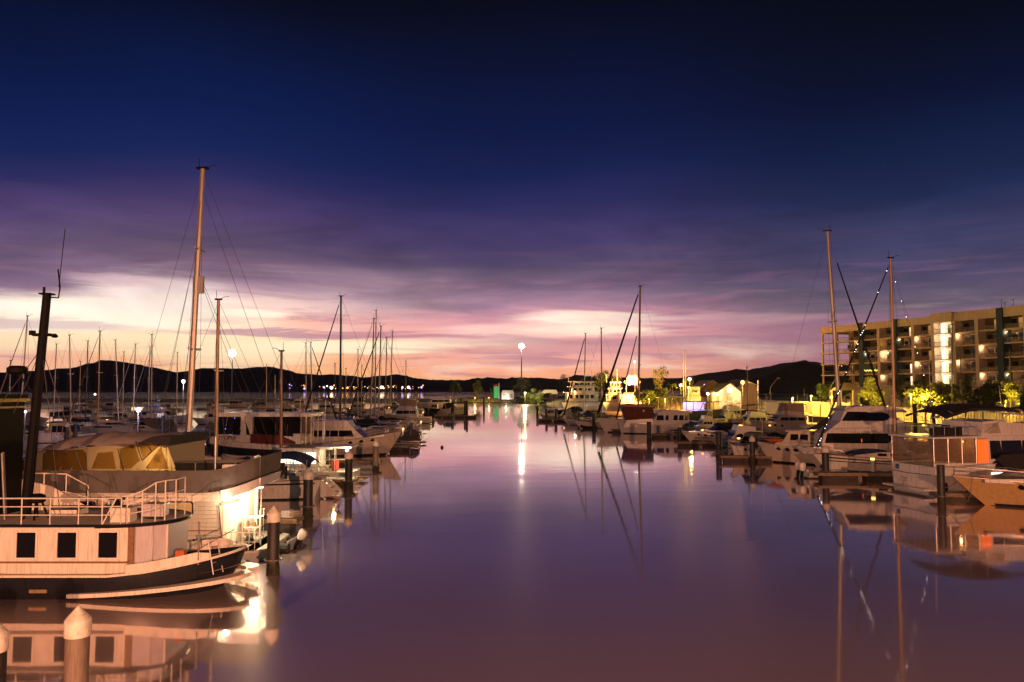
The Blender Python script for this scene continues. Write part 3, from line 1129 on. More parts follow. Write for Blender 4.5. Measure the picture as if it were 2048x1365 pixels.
        if arch:
            g = MB()
            for sd in (1, -1):
                g.tube([(L * 0.22, sd * B * 0.44, H.sheer(0.2)), (L * 0.15, sd * B * 0.40, z0 + 1.75)], 0.07, 6)
            g.tube([(L * 0.15, -B * 0.40, z0 + 1.75), (L * 0.15, B * 0.40, z0 + 1.75)], 0.08, 6)
            g.lathe([(0.05, 0.0), (0.26, 0.05), (0.26, 0.17), (0.08, 0.24)], 10, (L * 0.15, 0, z0 + 1.8))
            g.build('radar_arch', topm, root)
    elif style == 'covered':
        # whole boat under a cover stretched over a ridge pole
        rings = []
        for i in range(9):
            k = i / 8.0
            t = 0.03 + 0.90 * k
            x, y, z = H.pt(t, 3)
            hh = (0.55 + 1.2 * math.sin(min(1, k * 1.35 + 0.18) * math.pi)) * (1.0 if k < 0.8 else 0.7)
            rings.append([(x, yy * (y + 0.04), z - 0.18 + hh * (1 - abs(yy) ** 1.6)) for yy in (-1, -0.75, -0.4, 0, 0.4, 0.75, 1)])
        MB().loft(rings, close=False, caps=True).build('boat_cover', canvas or CANV_G, root)
    elif style == 'launch':
        # open launch with a small shelter
        prof = [(L * 0.45, z0 - 0.2), (L * 0.45, z0 + 1.55), (L * 0.66, z0 + 1.5), (L * 0.72, z0 + 0.5), (L * 0.80, z0 + 0.3), (L * 0.8, z0 - 0.2)]
        hw = hwf(B * 0.36, z0, 0.12, 0.4, L * 0.45)
        cab = MB().prism(prof, hw).build('wheelhouse', topm, root)
        for i in range(2):
            a = L * (0.47 + 0.095 * i)
            MB().plate([(a, z0 + 0.65), (a, z0 + 1.25), (a + L * 0.075, z0 + 1.25), (a + L * 0.085, z0 + 0.65)], hw, 0.012).build('window', gm, cab)
        MB().prism([(L * 0.40, z0 + 1.55), (L * 0.40, z0 + 1.63), (L * 0.69, z0 + 1.60), (L * 0.69, z0 + 1.50)], hwf(B * 0.40, z0, 0.0, 0.3, L * 0.4)).build('roof', topm, root)
    wz_ = z0 + (2.3 if style in ('fly', 'sport', 'pilot') else 1.5)
    for sd, hh in ((1, 3.4), (-1, 2.6)):
        MB().tube([(L * 0.27, sd * B * 0.33, wz_ - 0.7), (L * 0.25, sd * B * 0.35, wz_ + hh)], 0.022, 4, 0.012).build('aerial', GEL, root)
    if platform:
        MB().box(-0.75, 0.02, -B * 0.40, B * 0.40, 0.18, 0.28).build('swim_platform', TEAK if detail else hm, root)
    if detail:
        bow_rail(root, H, 0.50, 0.62)
        for t in (0.25, 0.55):
            x, y, z = H.pt(t, 3)
            fender(root, x, -(y + 0.10), z - 0.75)
        for k in range(3):
            a, b = Vector(H.pt(0.60 + 0.09 * k, 2)), Vector(H.pt(0.60 + 0.09 * k, 3))
            p = a.lerp(b, 0.55)
            for sd in (1, -1):
                q = MB()
                q.lathe([(0.17, -0.02), (0.17, 0.02), (0.12, 0.03)], 12)
                o = q.build('porthole', GLASS, root)
                o.matrix_local = Matrix.Translation((p.x, sd * (p.y + 0.02), p.z)) @ Matrix.Rotation(-sd * math.pi / 2, 4, 'X') @ Matrix.Scale(1.5, 4, (1, 0, 0))
        for sd in (1, -1):
            for t, ex in ((0.93, 1.2), (0.03, -0.9)):
                x, y, z = H.pt(t, 3)
                a, b = Vector((x, sd * (y - 0.05), z + 0.05)), Vector((x + ex, sd * (H.B / 2 + 0.7), 0.6))
                m_ = a.lerp(b, 0.5) - Vector((0, 0, 0.28))
                MB().tube([a, a.lerp(m_, 0.55), m_, m_.lerp(b, 0.5), b], 0.022, 5).build('mooring_line', ROPE, root)
        g = MB()
        x, y, z = H.pt(0.97, 3)
        g.prism([(x - 0.4, z + 0.02), (x + 0.35, z + 0.04), (x + 0.35, z + 0.10), (x - 0.4, z + 0.10)], lambda a, b: 0.12)
        g.tube([(x + 0.1, 0, z + 0.05), (x + 0.3, 0, z - 0.25)], 0.04, 5)
        g.build('anchor', STEELG, root)
    return root, H


def dinghy(label, loc, rz, L=2.8, m=INFL, motor=None, group=None, trim=True, tilt=0.0, name='inflatable_dinghy', inverted=False):
    root = thing(name, label, 'dinghy', loc, rz, group)
    W, r = L * 0.26, L * 0.075
    pts = [(0, -W, r), (L * 0.6, -W, r), (L * 0.85, -W * 0.65, r * 1.5), (L * 0.97, 0, r * 2.0), (L * 0.85, W * 0.65, r * 1.5), (L * 0.6, W, r), (0, W, r)]
    MB().tube(pts, r, 9).build('tube', m, root)
    g = MB()
    g.box(0.1, L * 0.62, -W + r * 0.5, W - r * 0.5, r * 0.4, r * 0.6)
    g.box(0.06, 0.14, -W + r * 0.3, W - r * 0.3, r * 0.2, r * 2.3)
    g.build('floor', GEL3, root)
    MB().box(L * 0.35, L * 0.42, -W + r * 0.6, W - r * 0.6, r * 1.4, r * 1.7).build('thwart', GEL3, root)
    if motor is not None:
        outboard(root, 0.0, 0, r * 2.2, 0.8, motor, tilt)
    return root


PILE_N = [0]


def pile(px, py_top, d, label, cap=True, r=0.25, m=PILE, group='marina piles', z1=None, lean=0.0):
    p = at(px, py_top, d)
    hgt = p.z
    root = thing('pile', label, 'pile', (p.x, d, 0), 0, group)
    ch = 0.62 if cap else 0.0
    MB().lathe([(r, -2.0), (r, 0.35), (r * 0.985, 0.36), (r * 0.985, hgt - ch * 0.98)], 16).build('shaft', m, root)
    # ragged wet growth at the waterline and a steel hoop that rides on the pontoon
    rnd = random.Random(int(px * 31 + py_top))
    g = MB()
    n = 18
    rings = []
    for k, (rr, zz) in enumerate(((1.03, -0.6), (1.06, 0.0), (1.05, 0.22), (1.01, 0.42))):
        rings.append([(r * rr * math.cos(2 * math.pi * j / n), r * rr * math.sin(2 * math.pi * j / n), zz + (rnd.uniform(-.10, .16) if k > 1 else 0)) for j in range(n)])
    g.loft(rings, caps=False)
    g.build('weed_band', WEED, root)
    if not cap or d < 70:
        hz_ = 0.62
        g = MB()
        g.tube([((r + 0.09) * math.cos(a), (r + 0.09) * math.sin(a), hz_) for a in [2 * math.pi * j / 14 for j in range(15)]], 0.035, 5)
        g.build('pile_hoop', STEELG, root)
    if cap:
        MB().lathe([(r * 1.06, hgt - 0.64), (r * 1.09, hgt - 0.62), (r * 1.09, hgt - 0.30), (r * 1.02, hgt - 0.27), (0.02, hgt)], 16).build('cap', CAPM, root)
    return root


def pontoon(label, a, b, w=1.3, z=0.55, group='floating pontoons', rub=True, name='pontoon'):
    """a floating finger from a to b (world points): deck slab, timber waler, floats, cleats"""
    a, b = Vector(a), Vector(b)
    d = b - a
    L = d.length
    root = thing(name, label, 'pontoon', (a.x, a.y, 0), math.atan2(d.y, d.x), group)
    MB().box(0, L, -w / 2, w / 2, z - 0.14, z).build('deck_slab', PONT, root)
    g = MB()
    for sd in (1, -1):
        g.box(-0.03, L + 0.03, sd * (w / 2 + 0.003), sd * (w / 2 + 0.07), z - 0.22, z - 0.03)
    g.box(L + 0.003, L + 0.07, -w / 2 - 0.07, w / 2 + 0.07, z - 0.22, z - 0.03)
    g.build('waler', PONTW, root)
    g = MB()
    n = max(2, int(L / 3))
    for i in range(n):
        x = L * (i + 0.1) / n
        g.box(x, x + L / n * 0.8, -w / 2 + 0.06, w / 2 - 0.06, -0.3, z - 0.143)
    g.build('float', PONTS, root)
    g = MB()
    for i in range(max(2, int(L / 4))):
        x = 0.6 + i * 4.0
        if x < L - 0.2:
            for sd in (1, -1):
                g.box(x - 0.03, x + 0.03, sd * (w / 2 - 0.14) - 0.03, sd * (w / 2 - 0.14) + 0.03, z, z + 0.09)
                g.box(x - 0.14, x + 0.14, sd * (w / 2 - 0.14) - 0.025, sd * (w / 2 - 0.14) + 0.025, z + 0.09, z + 0.13)
    g.build('cleat', STEELG, root)
    return root


def seat_between(ps, pb, beam):
    """stern and bow waterline pixels of the side facing us -> location, heading and length"""
    S, Bw = onz(*ps), onz(*pb)
    d = Bw - S
    rz = math.atan2(d.y, d.x)
    nrm = Vector((-d.y, d.x, 0)).normalized()
    if nrm.y < 0:
        nrm = -nrm
    S = S + nrm * (beam / 2)
    return (S.x, S.y, 0.0), rz, d.length


# ================================================================ LEFT SIDE
# ---------------------------------------------------------------- the dark-hulled trawler in front
def trawler():
    d0 = 31.0                       # centre line
    XS = at(490, 1139, d0).x        # stern
    Lh, Bm = 14.5, 4.2
    root = thing('trawler', 'dark hulled motor trawler with white deckhouse, black raked mast and white roof rails', 'trawler', (XS, d0, 0), math.pi)
    # local x grows toward the bow (out of frame left); y is flipped, so the side facing us is +y

    def hbx(x, k=1.0):
        a = 4.6
        if x < a:
            q = 1 - x / a
            return max(0.03, Bm / 2 * k * math.sqrt(max(0, 1 - q * q * 0.995)))
        if x > 9.0:
            q = (x - 9.0) / (Lh - 9.0)
            return max(0.03, Bm / 2 * k * (1 - q ** 2))
        return Bm / 2 * k

    def sheer(x):
        return 0.80 + 0.62 * max(0, 1 - x / 4.2) ** 1.4 + 0.9 * max(0, (x - 8) / 6.5) ** 2

    xs = [0.0, 0.06, 0.2, 0.45, 0.8, 1.3, 2.0, 3.0, 4.2, 6, 8, 10, 11.5, 13, 14, 14.5]
    mbh = MB()
    rings = []
    for x in xs:
        s1 = [(x, hbx(x), sheer(x)), (x + 0.25 * (1 - min(1, x / 3)), hbx(x, 0.985), sheer(x) * 0.55), (x + 0.9 * max(0, 1 - x / 4), hbx(x, 0.94), 0.0), (x + 1.4 * max(0, 1 - x / 4), hbx(x, 0.4), -0.7)]
        rings.append(s1 + [(a, -b, c) for a, b, c in s1[::-1]])
    mbh.loft(rings, close=False, caps=True)
    mbh.build('hull', NAVY, root, angle=50)
    g = MB()
    vs, fs = [], []
    for i, x in enumerate(xs):
        y = max(0.02, hbx(x) - 0.06)
        z = 0.62 + 0.25 * max(0, 1 - x / 4.2) ** 1.4 + 0.9 * max(0, (x - 8) / 6.5) ** 2
        vs += [(x, y, z), (x, -y, z)]
        if i:
            fs.append((2 * i - 2, 2 * i - 1, 2 * i + 1, 2 * i))
    g.add(vs, fs).build('deck', DECK, root)
    # cream cap rail on the bulwark
    g = MB()
    for sd in (1, -1):
        rings = []
        for x in xs:
            y, z = hbx(x), sheer(x)
            rings.append([(x, sd * (y + 0.05), z), (x, sd * (y + 0.05), z + 0.08), (x, sd * (y - 0.13), z + 0.08), (x, sd * (y - 0.13), z)])
        g.loft(rings)
    g.build('cap_rail', PAINT_W, root)
    # raised bulwark board toward the stern
    g = MB()
    for sd in (1, -1):
        rings = []
        for x in [0.9, 1.3, 1.8, 2.4, 3.0, 3.6]:
            y, z = hbx(x) - 0.03, sheer(x) + 0.08
            hh = 0.30 if x > 1.2 else 0.16
            rings.append([(x, sd * (y + 0.03), z), (x, sd * (y + 0.03), z + hh), (x, sd * (y - 0.03), z + hh), (x, sd * (y - 0.03), z)])
        g.loft(rings)
    g.build('bulwark', PAINT_W, root)
    # wide rubbing strake round the counter, growing into a boarding ledge
    g = MB()
    sx = [-0.05, -0.03, 0.05, 0.2, 0.5, 0.9, 1.5, 2.2, 3.2, 4.2, 5.0, 5.6]
    for sd in (1, -1):
        rings = []
        for x in sx:
            k = max(0, 1 - max(0, x) / 5.6)
            y = hbx(max(0, x)) + (0.02 + 0.10 * k if x > 0.02 else 0)
            z = 0.12 + 0.42 * k ** 1.3
            rings.append([(x - 0.35 * k ** 2, sd * (y + 0.05 + 0.28 * k), z - 0.04), (x - 0.35 * k ** 2, sd * (y + 0.05 + 0.28 * k), z + 0.10), (x, sd * max(0.0, y - 0.15), z + 0.10), (x, sd * max(0.0, y - 0.15), z - 0.04)])
        g.loft(rings)
    g.build('rubbing_strake', PAINT_W, root)
    # exhaust and scupper plates on the dark side
    for x in (11.0 - 2.3, 11.0 - 4.65, 2.1):
        zz = 0.25
        MB().box(x, x + 0.62, hbx(x) * 0.985 - 0.02, hbx(x) * 0.985 + 0.03, zz, zz + 0.12).build('scupper', GOLD, root)

    # deckhouse
    wy = 1.62
    zd, zr = 0.66, 2.50
    X0 = 3.55                        # aft end of the panelled house (px ~268)
    house = MB().box(X0, 13.0, -wy, wy, zd, zr).build('deckhouse', PAINT_W, root)
    # proud frames, mouldings and windows; the window pitch is 1.48 m
    wx = [root.location.x - at(px, 1090, d0 - wy).x for px in (53, 134.5, 216.5)]
    pitch = wx[0] - wx[1]
    wx = [wx[0] + pitch * 3, wx[0] + pitch * 2, wx[0] + pitch] + wx
    for sd in (1, -1):
        for c in wx:
            f = MB()
            hw_, z0_, z1_ = 0.34, 1.40, 2.30
            t = 0.075
            y0, y1 = sd * (wy + 0.002), sd * (wy + 0.045)
            f.box(c - hw_ - t, c - hw_, min(y0, y1), max(y0, y1), z0_ - t, z1_ + t)
            f.box(c + hw_, c + hw_ + t, min(y0, y1), max(y0, y1), z0_ - t, z1_ + t)
            f.box(c - hw_, c + hw_, min(y0, y1), max(y0, y1), z1_, z1_ + t)
            f.box(c - hw_, c + hw_, min(y0, y1), max(y0, y1) + 0.0, z0_ - t, z0_)
            fr = f.build('window', PAINT_W, root)
            y2 = sd * (wy + 0.012)
            MB().box(c - hw_, c + hw_, min(y2, sd * wy + sd * 0.003), max(y2, sd * wy + sd * 0.003), z0_, z1_).build('pane', GLASS, fr)
            MB().box(c - hw_ - 0.10, c + hw_ + 0.10, min(y0, sd * (wy + 0.075)), max(y0, sd * (wy + 0.075)), z0_ - 0.115, z0_ - t - 0.003).build('sill', PAINT_W, fr)
        for c in [a + pitch / 2 for a in wx]:
            MB().box(c - 0.30, c + 0.30, sd * wy + (0.002 if sd > 0 else -0.020), sd * wy + (0.020 if sd > 0 else -0.002), 1.33, 2.38).build('panel', PAINT_W, root)
    g = MB()
    for sd in (1, -1):
        y0, y1 = sorted((sd * (wy + 0.002), sd * (wy + 0.05)))
        g.box(X0 - 0.01, 13.0, y0, y1, 1.20, 1.245)
        g.box(X0 - 0.05, X0 + 0.16, *sorted((sd * (wy + 0.003), sd * (wy + 0.06))), zd, zr - 0.01)
    g.build('moulding', TEAK, root)
    g = MB().tube([(X0 + 0.1, wy + 0.11, 1.26), (12.8, wy + 0.11, 1.26)], 0.02, 6)
    g.build('grab_rail', TEAK, root)
    # recessed lilac bulkhead with two doors, curving to the far side
    seg = [(X0 - 0.002, 1.50), (X0 - 0.62, 1.36), (X0 - 1.02, 1.05)]
    for i in range(2):
        (xa, ya), (xb, yb) = seg[i], seg[i + 1]
        a, b = Vector((xa, ya, 0)), Vector((xb, yb, 0))
        n_ = Vector((b.y - a.y, a.x - b.x, 0)).normalized() * 0.04
        vs = [a + n_, b + n_, b - n_, a - n_]
        MB().loft([[tuple(q + Vector((0, 0, zd))) for q in vs], [tuple(q + Vector((0, 0, zr))) for q in vs]]).build('door', PAINT_L, root)
    MB().box(X0 - 0.60, X0, -1.30, 1.28, zd, zr).box(X0 - 1.04, X0 - 0.603, -0.72, 1.0, zd, zr).build('aft_bulkhead', PAINT_L, root)
    MB().tube([(X0 - 0.60, 1.44, 1.05), (X0 - 0.60, 1.44, 1.30)], 0.035, 6).build('door_handle', STEEL, root)
    MB().tube([(X0 - 1.02, 1.10, zd), (X0 - 1.02, 1.10, zr)], 0.035, 6).build('corner_post', PAINT_W, root)

    # boat-deck roof: rounded plan at the stern end
    ry = 1.95

    def roof_hw(x):
        k = (x - 2.25) / 2.5
        if k <= 0:
            return 0.06
        return ry * min(1.0, math.sqrt(max(0, 1 - (1 - min(1, k)) ** 2.2)))
    rxs = [2.25, 2.28, 2.36, 2.5, 2.72, 3.0, 3.35, 3.8, 4.3, 4.75, 6, 9, 13.3]
    g = MB()
    rings = []
    for x in rxs:
        y = roof_hw(x)
        rings.append([(x, y, zr + 0.002), (x, y, zr + 0.11), (x, 0, zr + 0.16), (x, -y, zr + 0.11), (x, -y, zr + 0.002)])
    g.loft(rings)
    g.build('roof', DECK, root, angle=50)
    g = MB()
    edge = [(x, roof_hw(x) + 0.01, zr + 0.07) for x in rxs[::-1]] + [(x, -roof_hw(x) - 0.01, zr + 0.07) for x in rxs]
    g.tube(edge, 0.075, 6)
    g.build('roof_edge', NAVY, root)
    MB().tube([(x, roof_hw(x) + 0.07, zr + 0.02) for x in (4.75, 7, 10, 13.2)], 0.03, 5).build('spray_rail', PAINT_W, root)
    # rails round the boat deck
    zt = zr + 0.12

    def railing(pts, top, nm='railing', mids=(0.36, 0.68), r=0.024, posts=None):
        gg = MB()
        for i, p in enumerate(pts):
            tp = top[i]
            gg.tube([p, (p[0], p[1], tp)], r, 6)
        gg.tube([(p[0], p[1], top[i]) for i, p in enumerate(pts)], r * 1.15, 6)
        for k in mids:
            gg.tube([(p[0], p[1], p[2] + (top[i] - p[2]) * k) for i, p in enumerate(pts)], r * 0.85, 5)
        return gg.build(nm, PAINT_W, root)

    def lx(px, py, dd):
        return root.location.x - at(px, py, dd).x
    yo = 1.84
    px_posts = [-60, -15, 43, 100, 157, 204, 240]
    pts = [(lx(px, 1040, d0 - yo), roof_hw(lx(px, 1040, d0 - yo)) - 0.10, zt) for px in px_posts]
    railing(pts, [zt + 0.93] * 7)
    MB().tube([(lx(204, 1050, d0 - yo), yo - 0.02, zt), (lx(232, 998, d0 - yo), yo - 0.02, zt + 0.93)], 0.028, 6).build('rail_brace', PAINT_W, root)
    stern_pts = [(3.75, 1.70, zt), (3.30, 1.50, zt), (2.95, 1.20, zt), (2.72, 0.92, zt), (2.50, 0.50, zt), (2.48, -0.3, zt)]
    railing(stern_pts, [zt + 0.98, zt + 1.15, zt + 1.42, zt + 1.46, zt + 1.46, zt + 1.46], 'stern_railing')
    far = [(x, -1.75, zt) for x in (9.6, 8.8, 7.9, 7.0)]
    railing(far, [zt + 1.45, zt + 1.45, zt + 1.42, zt + 0.95], 'far_railing', (0.5,))
    MB().loft([[(9.6, -1.60, zt), (9.6, -1.63, zt)], [(9.6, -1.60, zt + 1.2), (9.6, -1.63, zt + 1.2)], ], close=False, caps=False)
    MB().prism([(9.7, zt), (9.7, zt + 1.25), (8.4, zt + 0.95), (6.9, zt + 0.12), (6.9, zt)], lambda x, z: -1.55 if False else 0.02).build('dodger_cloth', PAINT_W, root).location = (0, -1.6, 0)
    # boxes and gear on the boat deck belong to the boat's roof but can be lifted off: things of their own
    # black raked mast
    mbx, mby = lx(52, 985, d0), lx(94, 590, d0)
    top = at(94, 590, d0).z
    mast = MB().tube([(mbx, 0, zr + 0.05), (mbx + (mby - mbx) * 0.5, 0, (zr + top) / 2), (mby, 0, top)], 0.20, 10, 0.155).build('mast', BLACK, root)
    g = MB()
    g.box(mby - 0.22, mby + 0.22, -0.2, 0.2, top, top + 0.06)
    g.tube([(mby, 0, top - 0.1), (mby - 0.45, 0, top - 0.12), (mby - 0.5, 0, top + 0.3), (mby - 0.4, 0, top + 1.0)], 0.03, 5)
    g.tube([(mby - 0.45, 0, top + 0.3), (mby - 0.62, 0, top + 2.6)], 0.016, 4)
    g.tube([(mby + 0.12, 0, top + 0.05), (mby + 0.12, 0, top + 0.3)], 0.05, 6)
    g.build('masthead', BLACK, mast)

    def onm(k):
        return Vector((mbx + (mby - mbx) * k, 0, zr + (top - zr) * k))
    p = onm(0.82)
    g = MB()
    g.box(p.x - 0.30, p.x + 0.36, -0.12, 0.12, p.z - 0.06, p.z + 0.05)
    g.lathe([(0.08, 0), (0.14, 0.06), (0.05, 0.16)], 8, (p.x - 0.45, 0, p.z - 0.12))
    g.box(p.x + 0.34, p.x + 0.5, -0.1, 0.1, p.z - 0.02, p.z + 0.16)
    g.build('mast_light', BLACK, mast)
    p = onm(0.62)
    g = MB().tube([p + Vector((0.1, 0, -0.65)), p + Vector((0.55, 0.2, 0.05)), p + Vector((0.72, 0.2, 0.18))], 0.035, 5)
    g.lathe([(0.22, 0.0), (0.36, 0.06), (0.36, 0.24), (0.22, 0.32)], 12, tuple(p + Vector((0.72, 0.2, 0.2))))
    g.build('radar', BLACK, mast)
    g = MB()
    for tx, ty, tz in ((mbx + 3.2, 1.6, zr), (mbx + 3.2, -1.6, zr), (mbx - 1.9, 0.9, zr), (mbx - 2.0, -1.4, zr)):
        g.tube([tuple(onm(0.76)), (tx, ty, tz)], 0.014, 4)
    g.build('stay', WIRE, root)
    # black wheelhouse forward with a varnished eyebrow
    wx0 = lx(46, 900, d0 + 1.3)
    wtop = at(20, 806, d0 - 1.3).z
    MB().box(wx0, 13.0, -1.3, 1.3, zr + 0.1, wtop).build('wheelhouse', BLACK, root)
    MB().box(wx0 - 0.12, 13.2, -1.5, 1.5, wtop + 0.003, wtop + 0.13).build('eyebrow', WOODY, root)
    MB().box(wx0 - 0.06, 13.1, -1.4, 1.4, wtop + 0.133, wtop + 0.30).build('wheelhouse_roof', BLACK, root)
    MB().box(wx0 - 0.045, 12.9, -1.34, 1.34, wtop - 0.24, wtop - 0.17).build('eyebrow', WOODY, root)
    g = MB()
    for k in range(3):
        g.tube([(wx0 - 0.55 - 0.1 * k, 0.5 + 0.2 * k, zr + 0.1), (wx0 - 0.35 - 0.1 * k, 0.5 + 0.2 * k, zr + 2.6)], 0.04, 6)
    g.build('awning_pole', STEELG, root)
    # stern: boarding ladder and flag staff
    g = MB()
    for k in range(2):
        g.tube([(1.02 - 0.22 * k, 1.10 - 0.28 * k, 1.95), (0.72 - 0.2 * k, 1.30 - 0.42 * k, 0.72)], 0.025, 5)
    for j in range(5):
        q = j / 4.0
        a = Vector((1.02, 1.10, 1.95)).lerp(Vector((0.72, 1.30, 0.72)), q * 0.9)
        b = Vector((0.80, 0.82, 1.95)).lerp(Vector((0.52, 0.88, 0.72)), q * 0.9)
        g.tube([a, b], 0.02, 5)
    g.build('ladder', STEEL, root)
    MB().tube([(1.25, 1.42, 1.1), (1.25, 1.40, 2.65)], 0.035, 6).build('staff', STEELG, root)
    MB().tube([(1.28, 1.25, 1.65), (0.3, 0.4, 2.2)], 0.02, 5).build('boathook', TEAK, root)
    MB().box(1.75, 2.05, 1.25, 1.5, 1.35, 1.62).build('life_vest_box', ORANGE, root)
    return root, lx, zt, d0


TR, TLX, TZT, TD = trawler()


def on_roof(name, label, cat, px, py, dy, build):
    """gear standing on the trawler's boat deck"""
    d = TD - dy
    x = at(px, py, d).x
    zz = TZT + 0.03 - abs(dy) * 0.02
    r_ = thing(name, label, cat, (x, d, zz), 0)
    build(r_)
    return r_


def _box1(r_):
    MB().box(-0.36, 0.36, -0.28, 0.28, 0, 0.46).build('box', PAINT_W, r_)
    MB().box(-0.39, 0.39, -0.31, 0.31, 0.463, 0.52).build('lid', PAINT_W, r_)


on_roof('deck_box', 'square white locker on the trawler roof, beside the slanting rail brace', 'box', 247, 1040, 1.15, _box1)


def _box2(r_):
    MB().box(-0.38, 0.38, -0.25, 0.25, 0.10, 0.50).build('case', PAINT_L, r_)
    MB().box(-0.40, 0.40, -0.27, 0.27, 0.503, 0.56).build('lid', GEL3, r_)
    MB().box(-0.3, 0.3, -0.2, 0.2, 0, 0.097).build('foot', RUBBER, r_)


on_roof('cool_box', 'lilac cool box on the trawler roof under its curved stern rail', 'box', 312, 1024, 0.55, _box2)


def _stool(r_):
    g = MB()
    for a in range(4):
        q = a * math.pi / 2 + 0.4
        g.tube([(0.18 * math.cos(q), 0.18 * math.sin(q), 0.62), (0.42 * math.cos(q), 0.42 * math.sin(q), 0)], 0.04, 6)
    g.build('leg', BLACK, r_)
    MB().lathe([(0.24, 0.60), (0.30, 0.64), (0.30, 0.86), (0.2, 0.92)], 12).build('drum', BLACK, r_)


on_roof('winch', 'black hose winch on splayed legs on the trawler roof, nearest the mast', 'winch', 72, 1030, 0.7, _stool)


def _bollard(r_):
    g = MB().lathe([(0.10, 0), (0.08, 0.25), (0.14, 0.3), (0.14, 0.5), (0.05, 0.55)], 10)
    g.build('body', BLACK, r_)
    MB().box(-0.28, 0.28, -0.08, 0.08, 0.56, 0.64).build('hood', RUBBER, r_)


on_roof('vent_cowl', 'small black vent with flat hood on the trawler roof, behind the white locker', 'vent', 234, 1022, -0.3, _bollard)


def _hatch(r_):
    MB().box(-0.5, 0.5, -0.4, 0.4, 0, 0.22).build('coaming', PAINT_W, r_)
    MB().box(-0.54, 0.54, -0.44, 0.44, 0.223, 0.28).build('lid', NAVY, r_)


on_roof('deck_hatch', 'low white hatch with dark lid in the middle of the trawler roof', 'hatch', 140, 1026, -0.4, _hatch)


